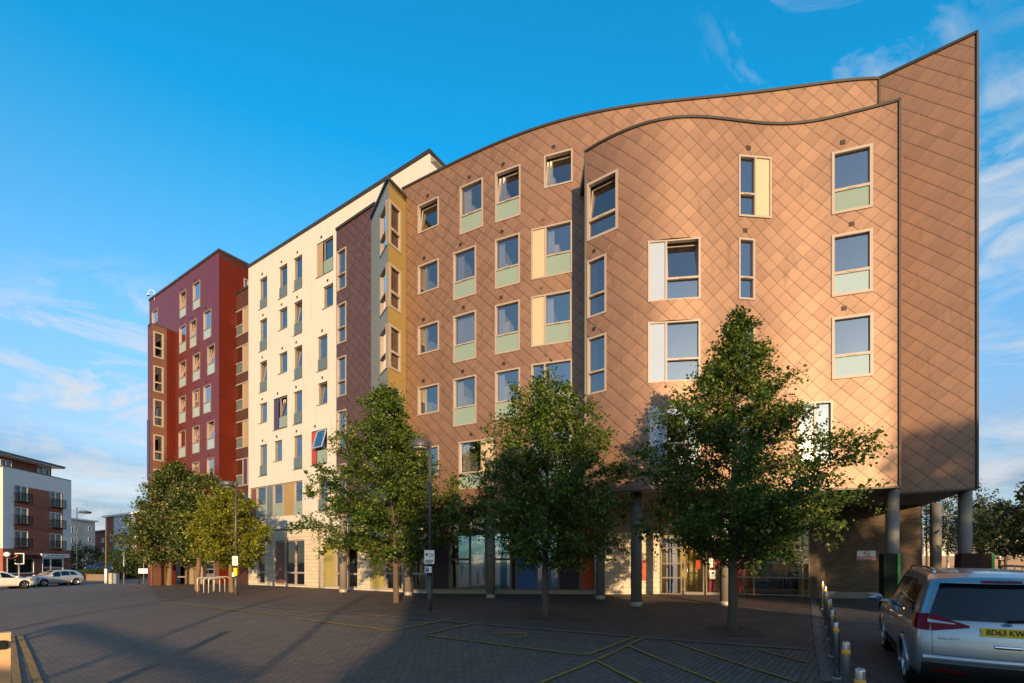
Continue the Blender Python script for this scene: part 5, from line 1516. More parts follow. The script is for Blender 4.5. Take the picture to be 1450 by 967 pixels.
make_tree('street_tree', 'tall conical young tree in front of the glazed entrance, rightmost of the three', gpt(1037, 894), [(1.85, 1.1), (2.3, 2.1), (3.0, 2.45), (3.7, 2.50), (4.45, 2.30), (5.15, 1.70), (5.9, 1.15), (6.6, 0.60), (7.2, 0.26), (7.72, 0.03)],
          56000, 'leaf', 0.078, 0.115, 3, n_br=100, fill=0.16, lopside=(0.03, -0.05), lean=(0.10, 0))
make_tree('street_tree', 'middle tree with a bushy uneven crown in front of the blue panel', gpt(773, 873), [(1.7, 1.1), (2.1, 2.0), (2.8, 2.6), (3.5, 2.5), (4.5, 2.0), (5.5, 1.5), (6.0, 1.15), (6.5, 0.55), (6.75, 0.12)],
          50000, 'leaf', 0.082, 0.10, 8, n_br=92, fill=0.16, lopside=(0.05, 0.0), lean=(0.05, 0))
make_tree('street_tree', 'broad conical tree in front of the corner bay, left of the dome headed lamp', gpt(561, 854), [(1.75, 1.3), (2.2, 2.4), (2.9, 2.95), (4.0, 2.75), (5.4, 1.85), (6.6, 1.10), (7.5, 0.48), (8.1, 0.06)],
          52000, 'leaf', 0.090, 0.11, 5, n_br=104, fill=0.16, lopside=(-0.10, 0.0), lean=(-0.40, 0))
make_tree('flowering_tree', 'big dense rounded tree with pale blossom at the foot of the red block', gpt(240, 829), [(1.9, 1.8), (2.4, 2.7), (3.7, 3.0), (5.2, 2.5), (6.7, 1.65), (7.9, 0.8), (8.7, 0.12)],
          44000, 'leaf_b', 0.135, 0.18, 12, bark='bark_warm', n_br=100, lean=(0.5, 0), spread=0.16, fill=0.25, twig=0.7)
make_tree('flowering_tree', 'slimmer dark tree behind the bicycle stands, between two other trees', gpt(280, 836.5), [(1.9, 1.0), (2.4, 1.7), (3.5, 2.0), (4.6, 1.7), (5.6, 0.9), (6.2, 0.2)],
          18000, 'leaf_b', 0.12, 0.13, 14, bark='bark_warm', n_br=60, lean=(0.1, 0.4), spread=0.13, fill=0.25)
make_tree('lime_tree', 'small yellow green tree beside the drum headed street lamp', gpt(328, 839), [(1.45, 0.9), (1.9, 1.5), (2.8, 1.85), (3.7, 1.6), (4.5, 0.95), (5.1, 0.2)],
          22000, 'leaf_c', 0.105, 0.12, 21, bark='bark_warm', n_br=64, lean=(-0.25, 0), spread=0.12, fill=0.25)

# right-hand background
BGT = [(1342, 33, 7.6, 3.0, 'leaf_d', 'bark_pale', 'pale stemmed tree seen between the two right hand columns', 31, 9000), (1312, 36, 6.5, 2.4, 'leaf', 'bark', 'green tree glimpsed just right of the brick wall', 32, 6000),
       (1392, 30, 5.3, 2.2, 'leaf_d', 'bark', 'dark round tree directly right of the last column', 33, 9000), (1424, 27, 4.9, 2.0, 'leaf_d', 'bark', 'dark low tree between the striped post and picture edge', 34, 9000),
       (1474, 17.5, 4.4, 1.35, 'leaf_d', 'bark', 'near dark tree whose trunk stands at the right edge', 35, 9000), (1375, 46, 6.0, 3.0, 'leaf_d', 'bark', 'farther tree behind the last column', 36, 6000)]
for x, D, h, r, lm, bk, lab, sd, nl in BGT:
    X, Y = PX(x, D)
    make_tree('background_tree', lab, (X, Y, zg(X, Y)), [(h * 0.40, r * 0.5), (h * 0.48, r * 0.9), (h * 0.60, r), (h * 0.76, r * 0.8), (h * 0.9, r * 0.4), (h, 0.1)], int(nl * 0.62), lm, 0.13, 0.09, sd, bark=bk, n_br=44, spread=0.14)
# left-hand background
for x, D, rx, h, lab, sd in ((119, 72, 2.6, 4.6, 'dark green bush in front of the pale apartment block', 41), (168, 66, 1.9, 3.8, 'dark bush in front of the brick and pale blue flats', 42), (184, 64, 1.8, 3.4, 'second dark bush, left of the red block corner', 43)):
    X, Y = PX(x, D); shrub('bush', lab, (X, Y, zg(X, Y)), rx, rx, h, 5000, 'hedge', 0.22, sd)
X, Y = PX(131, 58); shrub('hedge', 'low clipped hedge above the brick planter', (X, Y, zg(X, Y) + 0.5), 1.9, 0.9, 0.8, 4500, 'hedge', 0.16, 44, cat='hedge')
# behind the viewpoint: tree whose shadow falls on the right end wall
make_tree('roadside_tree', 'tall tree standing behind the viewpoint beside the low shadow block', (20.8, -22, 0.0), [(3.2, 1.6), (4.4, 3.2), (6.4, 4.0), (8.6, 3.4), (10.6, 1.9), (11.7, 0.3)], 16000, 'leaf', 0.28, 0.22, 51, n_br=60, spread=0.3)
# ---------------------------------------------------------------- cars
def smooth_interp(xs, ks, vs):
    """Catmull-style smooth interpolation (monotone Hermite)."""
    ks = np.array(ks, float); vs = np.array(vs, float); xs = np.array(xs, float)
    d = np.diff(vs) / np.diff(ks); m = np.zeros(len(ks)); m[0], m[-1] = d[0], d[-1]
    for i in range(1, len(ks) - 1):
        m[i] = 0 if d[i - 1] * d[i] <= 0 else 2 * d[i - 1] * d[i] / (d[i - 1] + d[i])
    i = np.clip(np.searchsorted(ks, xs) - 1, 0, len(ks) - 2); h = ks[i + 1] - ks[i]; t = np.clip((xs - ks[i]) / h, 0, 1)
    return (2 * t**3 - 3 * t**2 + 1) * vs[i] + (t**3 - 2 * t**2 + t) * h * m[i] + (-2 * t**3 + 3 * t**2) * vs[i + 1] + (t**3 - t**2) * h * m[i + 1]


class Car:
    """Body lofted along its length; x runs from the tail (0) to the nose (L), y to the left, z up."""

    def __init__(s, st, rake, L, wheels, wr, dens=0.04):
        s.st = np.array(st, float); s.rake = rake; s.L = L; s.wheels = wheels; s.wr = wr
        s.xs = np.unique(np.concatenate([np.linspace(0, 0.30, 14) ** 1.0, np.arange(0.3, L - 0.3, dens), np.linspace(L - 0.3, L, 14)]))

    def q(s, x):
        k = s.st[:, 0]
        return [float(smooth_interp([x], k, s.st[:, j])[0]) for j in range(1, 6)]     # ztop, zbelt, w, wroof, zbot

    def corner(s, x):
        r = 0.16; f = 1.0
        if x < r:
            f = math.sqrt(max(0.0, 1 - ((r - x) / r) ** 2)) * 0.16 + 0.84
        if x > s.L - 0.45:
            a = (x - (s.L - 0.45)) / 0.45; f = 1 - 0.20 * a ** 2.2
        return f

    def shift(s, x, z):
        k = max(0.0, 1 - x / 1.0); zz = [p[0] for p in s.rake]; rr = [p[1] for p in s.rake]
        return float(np.interp(z, zz, rr)) * k * k * (3 - 2 * k)

    def prof(s, x):
        zt, zb, w, wr, z0 = s.q(x); f = s.corner(x); w *= f; wr *= f
        zb = min(zb, zt - 0.05)
        lower = [(0.0, z0), (w * 0.80, z0), (w * 0.93, z0 + 0.04), (w * 0.975, z0 + 0.14)]
        side = [(w * (0.985 + 0.015 * math.sin(math.pi * t)), z0 + 0.14 + (zb - z0 - 0.14) * t) for t in (0.2, 0.4, 0.6, 0.8)]
        side.append((w * 0.975, zb - 0.012)); belt = (w * 0.958, zb)
        up = [belt]; zr = zt - 0.085
        zr = max(zr, zb + 0.01)
        for t in (0.25, 0.5, 0.75, 1.0):
            up.append((belt[0] + (wr - belt[0]) * (t ** 1.15), zb + (zr - zb) * t))
        top = [(wr * 0.965, zt - 0.045 if zt - 0.045 > zr else (zr + zt) / 2), (wr * 0.88, zt - 0.018), (wr * 0.6, zt - 0.005), (0.0, zt)]
        return lower + side + up + top

    def P(s, x, y, z): return (x + s.shift(x, z), y, z)

    def body(s):
        mb = MB(); profs = [s.prof(x) for x in s.xs]; n = len(profs[0])
        m = 2 * n - 2
        def ring(pr): return pr + [(-a, b) for a, b in reversed(pr[1:-1])]
        for x, pr in zip(s.xs, profs):
            for a, b in ring(pr):
                mb.v.append(s.P(x, a, b))
        for i in range(len(s.xs) - 1):
            xm = (s.xs[i] + s.xs[i + 1]) / 2
            for k in range(m):
                k2 = (k + 1) % m
                zc = sum(mb.v[j][2] for j in (i * m + k, i * m + k2, (i + 1) * m + k, (i + 1) * m + k2)) / 4
                yc = sum(mb.v[j][1] for j in (i * m + k, i * m + k2)) / 2
                if abs(yc) > 0.45 and any((xm - wx) ** 2 + (zc - s.wr) ** 2 < (s.wr + 0.055) ** 2 for wx in s.wheels) and zc < s.wr * 2.3:
                    continue
                mb.face((i * m + k, (i + 1) * m + k, (i + 1) * m + k2, i * m + k2), 0, None, True)
        for i, fl in ((0, False), (len(s.xs) - 1, True)):
            # end cap: rows across the car, slightly bowed
            pr = profs[i]; x = s.xs[i]; cols = 13; base = len(mb.v); rows = len(pr)
            for a, b in pr:
                for c in range(cols):
                    t = c / (cols - 1) * 2 - 1
                    bow = (0.075 if not fl else -0.10) * (1 - t * t) * (min(1, a / 0.5))
                    xx, yy, zz = s.P(x, a * t, b); mb.v.append((xx - bow, yy, zz))
            for r in range(rows - 1):
                for c in range(cols - 1):
                    q = base + r * cols + c
                    f_ = (q, q + 1, q + cols + 1, q + cols)
                    mb.face(f_ if fl else f_[::-1], 0, None, True)
        return mb

    def upper(s, x, t, side, off=0.006):
        """Point on the glasshouse side at station x, t from belt (0) to roof rail (1)."""
        pr = s.prof(x); up = pr[9:14]; k = t * 4; i = min(3, int(k)); f = k - i
        y = up[i][0] + (up[i + 1][0] - up[i][0]) * f; z = up[i][1] + (up[i + 1][1] - up[i][1]) * f
        p = s.P(x, y + off, z); return (p[0], p[1] * side, p[2])

    def low(s, x, z, side, off=0.006):
        pr = s.prof(x)[3:10]; zs = [q[1] for q in pr]; y = float(np.interp(z, zs, [q[0] for q in pr])) + off
        p = s.P(x, y, z); return (p[0], p[1] * side, p[2])

    def rear(s, y, z, off=0.006):
        pr = s.prof(0.0); zs = [q[1] for q in pr[1:]]; a = float(np.interp(z, zs, [q[0] for q in pr[1:]])) if z < zs[-2] else pr[-2][0]
        t = max(-1, min(1, y / max(a, 1e-3))); xx = s.P(0, 0, z)[0] - 0.075 * (1 - t * t) * min(1, a / 0.5)
        return (xx - off, y, z)

    def topz(s, x, y, off=0.006):
        pr = s.prof(x)[13:]; ys = [q[0] for q in pr][::-1]; zs = [q[1] for q in pr][::-1]
        z = float(np.interp(abs(y), ys, zs)) + off; p = s.P(x, y, z); return p


def patch(mb, fn, rows, cols, m=0, flip=False):
    b = len(mb.v)
    for i in range(rows + 1):
        for j in range(cols + 1):
            mb.v.append(tuple(fn(i / rows, j / cols)))
    for i in range(rows):
        for j in range(cols):
            q = b + i * (cols + 1) + j; f_ = (q, q + 1, q + cols + 2, q + cols + 1)
            mb.face(f_[::-1] if flip else f_, m, None, True)


def wheel(parent, x, y, r, side, w=0.21, rim='alloy'):
    mb = MB(); yo = y; yi = y - side * w
    prof = [(r * 0.70, 0), (r * 0.93, 0.0), (r, side * -0.03), (r, -side * (w - 0.03)), (r * 0.9, -side * w), (r * 0.3, -side * w)]
    mb.lathe(prof, (x, yo, r), 36, axis='y', caps=False); t = mb.build('wheel', M['rubber'], parent)
    mb = MB(); mb.lathe([(r * 0.70, 0.002 * side), (r * 0.68, -0.012 * side), (r * 0.60, -0.03 * side), (r * 0.58, -0.06 * side)], (x, yo, r), 36, axis='y', caps=False)
    for k in range(5):
        a = 2 * math.pi * k / 5 + 0.3
        for da in (-0.16, 0.16):
            d = Vector((math.cos(a + da), 0, math.sin(a + da)))
            mb.box(Vector((x, yo - 0.022 * side, r)) + d * r * 0.36, r * 0.30, 0.012, r * 0.045, (d, Vector((0, 1, 0)), d.cross(Vector((0, 1, 0)))))
    mb.lathe([(r * 0.16, 0.0), (r * 0.15, side * 0.006), (0.01, side * 0.008)], (x, yo - 0.016 * side, r), 16, axis='y'); mb.build('rim', M[rim], t)
    mb = MB(); mb.lathe([(r * 0.66, 0), (0.02, 0)], (x, yo - 0.07 * side, r), 24, axis='y', caps=False); mb.build('brake_disc', M['plastic'], t)


def build_car(name, label, cat, st, rake, L, wheels, wr, W, paint, loc, rotz, side_glass, tilt=None, detail=False, rear_glass=None, wind=None, tail=None, group=None):
    c = Car(st, rake, L, wheels, wr, 0.035 if detail else 0.07)
    t = thing(name, label, cat, loc, rotz)
    bd = c.body().build('body', M[paint], t)
    for sd in (1, -1):
        for wx in wheels:
            y = c.q(wx)[2] * 0.975
            wheel(t, wx, y * sd, wr, sd)
            mb = MB(); mb.lathe([(wr + 0.075, 0), (wr + 0.075, -0.32 * sd)], (wx, y * sd - 0.02 * sd, wr), 24, axis='y', caps=False); mb.lathe([(wr + 0.075, 0), (0.02, 0)], (wx, y * sd - 0.30 * sd, wr), 24, axis='y', caps=False); mb.build('wheel_housing', M['black'], t)
            mb = MB(); pts = []
            for a in range(-22, 203, 9):
                xx = wx + (wr + 0.062) * math.cos(R(a)); zz = wr + (wr + 0.062) * math.sin(R(a))
                pts.append(c.low(xx, max(zz, c.q(wx)[4] + 0.02), sd, 0.0))
            mb.tube(pts, 0.028, 6); mb.build('wheel_arch', M[paint], t)
        for (x0, x1, xt0, xt1, ta, tb) in side_glass:      # foot from x0 to x1, head from xt0 to xt1
            mb = MB()
            patch(mb, lambda a, b: c.upper((x0 + (x1 - x0) * b) * (1 - a) + (xt0 + (xt1 - xt0) * b) * a, ta + (tb - ta) * a, sd), 5, 8, flip=(sd < 0))
            mb.build('side_window', M['car_glass'], t)
        mb = MB(); patch(mb, lambda a, b: c.low(wheels[0] + wr + 0.1 + (wheels[1] - wheels[0] - 2 * wr - 0.2) * b, c.q(2)[4] + 0.16 + 0.10 * a, sd, 0.012), 2, 10, flip=(sd < 0)); mb.build('sill_trim', M['plastic' if detail else paint], t)
        mx = wind[0] - 0.18; p = c.upper(mx, 0.08, sd, 0.0)
        mb = MB(); mb.lathe([(0.02, -0.14), (0.085, -0.10), (0.10, 0.0), (0.085, 0.10), (0.02, 0.13)], (p[0] + 0.02, p[1] + sd * 0.20, p[2] + 0.09), 14, axis='y', sx=0.85); mb.box((p[0] + 0.02, p[1] + sd * 0.05, p[2] + 0.04), 0.03, 0.09, 0.025)
        mb.build('door_mirror', M[paint], t)
        for hx in (wheels[0] + 0.85, wheels[0] + 1.80):
            mb = MB(); p0, p1 = c.low(hx, c.q(hx)[1] - 0.16, sd, 0.02), c.low(hx + 0.19, c.q(hx)[1] - 0.16, sd, 0.02); mb.tube([p0, p1], 0.013, 6); mb.build('door_handle', M[paint], t)
        for gx_, z1_ in ((wheels[0] + 0.42, 0.0), (wheels[0] + 1.42, 0.0), (wheels[0] + 2.42, 0.0)):
            if gx_ < L - 1.0:
                mb = MB(); patch(mb, lambda a, b: c.low(gx_ - 0.004 + 0.008 * b, c.q(gx_)[4] + 0.27 + (c.q(gx_)[1] - c.q(gx_)[4] - 0.29) * a, sd, 0.0015), 8, 1, flip=(sd < 0)); mb.build('door_seam', M['black'], t)
    mb = MB(); patch(mb, lambda a, b: c.topz(wind[0] + (wind[1] - wind[0]) * a, (b * 2 - 1) * (c.q(wind[0] + (wind[1] - wind[0]) * a)[3] * 0.90)), 8, 12, flip=True); mb.build('windscreen', M['car_glass'], t)
    if rear_glass:
        z0, z1, hw0, hw1 = rear_glass
        mb = MB(); patch(mb, lambda a, b: c.rear((b * 2 - 1) * (hw0 + (hw1 - hw0) * a), z0 + (z1 - z0) * a, 0.008), 8, 14, flip=False); mb.build('rear_window', M['car_glass'], t)
    for sd in (1, -1):
        hx = L - 0.05
        mb = MB(); patch(mb, lambda a, b: c.low(L - 0.55 + 0.42 * b, c.q(L - 0.55 + 0.42 * b)[1] - 0.02 - 0.16 * (1 - a), sd, 0.010), 3, 8, flip=(sd < 0)); mb.build('headlight', M['lens_clear'], t)
        if tail:
            z0, z1, yin = tail
            mb = MB()
            def rz(a, b):
                y = yin + (c.prof(0.0)[6][0] - 0.005 - yin) * b; lo = z0 + (z1 - z0) * 0.30 * (1 - b); hi = z0 + (z1 - z0) * (0.42 + 0.58 * b)
                return c.rear(sd * y, lo + (hi - lo) * a, 0.014)
            patch(mb, rz, 4, 8, flip=(sd < 0))
            patch(mb, lambda a, b: c.low(0.0 + 0.24 * b, z0 + 0.02 * b + (z1 - z0 - 0.03 * b) * a, sd, 0.012), 4, 8, flip=(sd < 0))
            tl = mb.build('tail_light', M['lens_red'], t)
            if detail:
                mb = MB()
                patch(mb, lambda a, b: c.rear(sd * (yin + 0.14 + 0.28 * b), z0 + (z1 - z0) * (0.44 + 0.06 * b + (0.07 + 0.13 * b) * a), 0.019), 3, 8, flip=(sd < 0)); mb.build('reversing_lens', M['lens_clear'], tl)
    return t, c


# near people carrier, tail towards the viewer
MPV = [(0, 1.62, 1.10, 0.90, 0.72, 0.30), (0.12, 1.68, 1.10, 0.915, 0.72, 0.28), (0.6, 1.735, 1.08, 0.94, 0.70, 0.24), (1.6, 1.755, 1.05, 0.945, 0.69, 0.22), (2.6, 1.74, 1.02, 0.945, 0.68, 0.22), (3.05, 1.66, 1.00, 0.94, 0.68, 0.22),
       (3.85, 1.14, 0.99, 0.93, 0.74, 0.22), (4.45, 0.98, 0.90, 0.90, 0.72, 0.22), (4.82, 0.74, 0.66, 0.82, 0.62, 0.26)]
rake_m = [(0.25, 0.10), (0.45, 0.0), (0.70, 0.0), (0.95, 0.03), (1.12, 0.09), (1.62, 0.36), (1.8, 0.42)]
hd = Vector((0.53, 0.848))
tailc = Vector((6.42, 6.28))
rz_ = math.atan2(hd.y, hd.x)
g0 = zg(7.5, 8.0)
slope = (zg(tailc.x + hd.x * 3.85, tailc.y + hd.y * 3.85) - zg(tailc.x + hd.x, tailc.y + hd.y)) / 2.85
t, c = build_car('people_carrier', 'silver people carrier parked tail first at the lower right corner', 'car', MPV, rake_m, 4.82, (1.0, 3.85), 0.335, 1.88, 'paint_silver',
                 (tailc.x, tailc.y, zg(tailc.x + hd.x, tailc.y + hd.y) - slope * 1.0 + 0.012), rz_,
                 [(0.42, 1.12, 0.62, 1.12, 0.12, 0.86), (1.20, 2.12, 1.20, 2.10, 0.10, 0.90), (2.20, 3.22, 2.18, 2.92, 0.08, 0.90)], detail=True, rear_glass=(1.12, 1.60, 0.775, 0.60), wind=(3.72, 3.06), tail=(0.96, 1.185, 0.36))
t.rotation_euler = (0, -math.atan(slope), rz_)
def Rr(y, z, off): return Vector(c.rear(y, z, off))
mb = MB(); patch(mb, lambda a, b: c.rear((b * 2 - 1) * 0.86, 0.30 + 0.225 * a, 0.014 if 0 < a < 1 else 0.004), 4, 16); mb.build('lower_bumper', M['plastic'], t)
mb = MB(); patch(mb, lambda a, b: c.rear((b * 2 - 1) * 0.84, 0.545 + 0.085 * a, 0.004 + 0.013 * math.sin(math.pi * a) ** 0.7), 8, 18); mb.build('bumper_step', M['paint_silver'], t)
for sd in (1, -1):
    mb = MB(); patch(mb, lambda a, b: c.rear(sd * (0.42 + 0.34 * b), 0.405 + 0.035 * a, 0.016), 2, 8, flip=(sd < 0)); mb.build('rear_reflector', M['lens_red'], t)
    mb = MB(); patch(mb, lambda a, b: c.rear(sd * (0.735 + 0.006 * b + 0.0), 0.64 + 0.31 * a, 0.0025), 8, 1, flip=(sd < 0)); mb.build('tailgate_seam', M['black'], t)
mb = MB(); patch(mb, lambda a, b: c.rear((b * 2 - 1) * 0.735, 0.635 + 0.006 * a, 0.0025), 1, 14); mb.build('tailgate_seam', M['black'], t)
mb = MB(); patch(mb, lambda a, b: c.rear((b * 2 - 1) * 0.20, 1.612 + 0.032 * a, 0.103 - 0.037 * a), 3, 8); mb.build('brake_light', M['lens_red'], t)
mb = MB()
patch(mb, lambda a, b: (c.rear((b * 2 - 1) * 0.63, 1.605 + 0.06 * a, 0.03 + 0.07 * (1 - a))), 3, 14); patch(mb, lambda a, b: (Vector(c.rear((b * 2 - 1) * 0.63, 1.605, 0.10)) * (1 - a) + Vector(c.rear((b * 2 - 1) * 0.63, 1.603, 0.0)) * a), 1, 14, flip=True)
mb.build('roof_spoiler', M['paint_silver'], t)
pc = Rr(0, 0.985, 0.02)
mb = MB(); mb.box((pc.x, 0, 0.985), 0.006, 0.26, 0.0555); pl = mb.build('number_plate', M['plate_y'], t)
tx = text_part('plate_lettering', 'BD63 KWH', 0.098, (pc.x - 0.0075, 0, 0.985), (0, -1, 0), (-1, 0, 0), M['sign_black'], pl, 0.001, bold=0.0025, xs=0.86)
mb = MB(); mb.lathe([(0.055, 0), (0.055, -0.006), (0.047, -0.008), (0.047, 0)], (Rr(0, 1.085, 0.012).x, 0, 1.085), 24, axis='x', caps=False)
o = mb.build('badge_ring', M['chrome'], t)
for v in o.data.vertices:
    v.co.z = 1.085 + (v.co.z - 1.085) * 0.42
mb = MB(); mb.lathe([(0.046, -0.003), (0.01, -0.004)], (Rr(0, 1.085, 0.012).x, 0, 1.085), 24, axis='x', caps=False)
o2 = mb.build('badge_centre', M['sign_blue'], t)
for v in o2.data.vertices:
    v.co.z = 1.085 + (v.co.z - 1.085) * 0.42
text_part('model_lettering', 'GALAXY', 0.042, tuple(Rr(0.57, 0.865, 0.008)), (-0.12, -1, 0), (-1, 0.12, 0), M['chrome'], t, 0.002, xs=1.4)
mb = MB(); patch(mb, lambda a, b: c.rear((b * 2 - 1) * 0.13, 0.775 + 0.05 * a, 0.012 + 0.012 * math.sin(math.pi * a)), 4, 10); mb.build('tailgate_handle', M['chrome'], t)
mb = MB(); mb.tube([Rr(0.0, 1.13, 0.03), Rr(-0.25, 1.15, 0.03), Rr(-0.55, 1.19, 0.03)], [0.018, 0.012, 0.006], 8); mb.build('rear_wiper', M['black'], t)
for sd in (1, -1):
    pts = [Vector(c.topz(x, sd * 0.60, 0.055 if 0.72 < x < 2.75 else 0.0)) for x in np.linspace(0.62, 2.85, 16)]
    mb = MB(); mb.tube(pts, 0.018, 8); mb.build('roof_rail', M['chrome'], t)

HATCH = [(0, 1.02, 0.92, 0.83, 0.62, 0.28), (0.15, 1.28, 0.94, 0.87, 0.62, 0.24), (0.5, 1.41, 0.93, 0.90, 0.60, 0.20), (1.5, 1.475, 0.90, 0.905, 0.58, 0.19), (2.2, 1.45, 0.87, 0.905, 0.58, 0.19), (2.5, 1.36, 0.86, 0.905, 0.60, 0.19),
         (3.25, 0.98, 0.85, 0.90, 0.68, 0.19), (3.9, 0.88, 0.80, 0.87, 0.68, 0.2), (4.4, 0.62, 0.54, 0.76, 0.56, 0.24)]
rake_h = [(0.2, 0.08), (0.45, 0.0), (0.80, 0.02), (1.0, 0.08), (1.3, 0.30), (1.5, 0.42)]
SG = [(0.55, 1.22, 0.85, 1.24, 0.12, 0.88), (1.30, 2.02, 1.30, 2.0, 0.10, 0.90), (2.08, 2.98, 2.06, 2.55, 0.08, 0.90)]
def park(x_rear, D_rear, x_front, D_front, wb, wx0, y_side):
    """Place a car by its two visible wheels."""
    a = Vector(PX(x_rear, D_rear)); b = Vector(PX(x_front, D_front)); d = (b - a).normalized()
    left = Vector((-d.y, d.x)); mid = (a + b) / 2
    o = mid - d * (wx0 + wb / 2) - left * y_side
    return (o.x, o.y, zg(o.x, o.y)), math.atan2(d.y, d.x)
loc, rz = park(112.5, 46.6, 56.5, 43.4, 2.65, 0.82, 0.86)
build_car('hatchback', 'silver hatchback parked across the road, nose to nose with a white car', 'car', HATCH, rake_h, 4.4, (0.82, 3.47), 0.325, 1.8, 'paint_silver_far', loc, rz, SG, rear_glass=(1.0, 1.36, 0.62, 0.5), wind=(3.12, 2.45), tail=(0.80, 0.98, 0.45))
loc2 = Vector(PX(44, 41.0)); d2 = Vector((0.35, 0.937))
o_ = loc2 - d2 * 4.3
build_car('white_car', 'white saloon car cut by the left edge of the picture, facing the silver hatchback', 'car', HATCH, rake_h, 4.4, (0.82, 3.47), 0.325, 1.8, 'paint_white', (o_.x, o_.y, zg(o_.x, o_.y)), math.atan2(d2.y, d2.x), SG, rear_glass=(1.0, 1.36, 0.62, 0.5), wind=(3.12, 2.45), tail=(0.80, 0.98, 0.45))
loc3 = Vector(PX(147, 64.0)); build_car('blue_car', 'dark blue car parked behind the brick planter in front of the flats', 'car', HATCH, rake_h, 4.4, (0.82, 3.47), 0.325, 1.8, 'paint_blue', (loc3.x + 2.0, loc3.y, zg(loc3.x, loc3.y) + 0.75), R(175), SG, rear_glass=(1.0, 1.36, 0.62, 0.5), wind=(3.12, 2.45), tail=(0.80, 0.98, 0.45))
# ---------------------------------------------------------------- houses across the road at the left
def far_win(parent, fac, x0, x1, yt, yb, **k):
    k.setdefault('glass', 'car_glass'); k.setdefault('vent', False); k.setdefault('curtain', 'n'); k.setdefault('frame', 'fascia_white'); k.setdefault('fw', 0.08)
    return window(parent, fac, x0, x1, yt, yb, **k)


q0, q1 = Vector((-55.07, 52.3)), Vector((-56.5, 62.0))
fAp = Facade([tuple(q0), tuple(q1)])
dA = (q1 - q0).normalized(); nA = Vector((dA.y, -dA.x))           # nA points to the street
AP = thing('apartment_block', 'brick and white four storey apartment block with balconies and shops, at the far left', 'building', (q0.x, q0.y, zg(q0.x, q0.y)), world=True)
zA = lambda x, y: fAp.z(x, y)
z_b, z_t, g0 = CAMZ + 1.42, CAMZ + 10.3, -0.6
h_ = []
for x0, x1, rows in ((20.8, 39.5, ((687.5, 710.5), (718.6, 742.0), (751.5, 774.5))), (70.5, 87.5, ((696.0, 718.5), (725.5, 747.5), (755.5, 777.0)))):
    for yt, yb in rows:
        h_.append(far_win(AP, fAp, x0, x1, yt, yb, mull=(x0 + x1) / 2, rec=0.12, proud=-0.02))
        u0, u1 = fAp.u(x0) - 0.12, fAp.u(x1) + 0.12; zb = zA((x0 + x1) / 2, yb); w = Win(fAp, u0, u1, zb - 0.05, zb + 1.05)
        mb = MB()
        w.bx(mb, 0, w.W, 0, 0.08, 0, 0.45); w.bx(mb, 0, w.W, 0.98, 1.04, 0.40, 0.45)
        for s in (0.0, w.W - 0.04):
            w.bx(mb, s, s + 0.04, 0.98, 1.04, 0, 0.40); w.bx(mb, s, s + 0.04, 0.08, 0.98, 0.40, 0.44)
        n = int(w.W / 0.11)
        for k in range(1, n):
            w.bx(mb, k * w.W / n - 0.012, k * w.W / n + 0.012, 0.08, 0.98, 0.41, 0.435)
        mb.build('balcony', M['black'], AP)
ub0, ub1 = fAp.u(20.0), fAp.u(89.0); zbr = CAMZ + 8.5
hb = [q for q in h_]
def clip(hs, a, b, c, d):
    return [q for q in hs if q[1] > a and q[0] < b and q[3] > c and q[2] < d]
wall_mesh(fAp, ub0, ub1, z_b, zbr, clip(hb, ub0, ub1, z_b, zbr), flat=True).build('brick_panel', [M['brick_red'], M['fascia_white']], AP)
wall_mesh(fAp, 0, ub0, z_b, zbr, (), flat=True).build('rendered_wall', [M['render_grey'], M['fascia_white']], AP)
wall_mesh(fAp, ub1, fAp.L, z_b, zbr, (), flat=True).build('rendered_wall', [M['render_grey'], M['fascia_white']], AP)
wall_mesh(fAp, 0, fAp.L, zbr, z_t, clip(hb, 0, fAp.L, zbr, z_t), flat=True).build('rendered_wall', [M['render_grey'], M['fascia_white']], AP)
hsn = []
for x0, x1, yt, yb, mu in ((10.0, 48.0, 790.5, 812.0, 27), (60.0, 89.5, 790.5, 812.5, 72)):
    hsn.append(far_win(AP, fAp, x0, x1, yt, yb, mull=mu, frame='fascia_white'))
wall_mesh(fAp, 0, fAp.L, g0, z_b, hsn, flat=True).build('brick_base', [M['brick_red'], M['fascia_white']], AP)
w = Win(fAp, fAp.u(57.5), fAp.u(96.5), zA(77, 789.5), zA(77, 784.3)); mb = MB(); w.bx(mb, 0, w.W, 0, w.H, 0.0, 0.15); sg = mb.build('shop_sign', M['fascia_white'], AP)
mb = MB(); w.bx(mb, w.W * 0.20, w.W * 0.24, w.H * 0.3, w.H * 0.7, 0.15, 0.16)
for k in range(9):
    w.bx(mb, w.W * (0.30 + k * 0.065), w.W * (0.345 + k * 0.065), w.H * 0.33, w.H * (0.62 if k % 3 else 0.7), 0.15, 0.16)
mb.build('sign_lettering', M['bluegrey_panel'], sg)
w = Win(fAp, fAp.u(12), fAp.u(52), zA(32, 791.0), zA(32, 785.5)); mb = MB(); w.bx(mb, 0, w.W, 0, w.H, 0.0, 0.5); mb.build('shop_awning', M['rust'], AP)
p = fAp.off(fAp.u(6.5), 0.25); mb = MB(); mb.lathe([(0.05, -0.28), (0.26, -0.15), (0.30, 0), (0.26, 0.15), (0.05, 0.28)], (p.x, p.y, zA(6.5, 785)), 14); mb.build('globe_lamp', M['sign_white'], AP)
e0, e1_ = q0 - nA * 14, q1 - nA * 14
mb = MB()
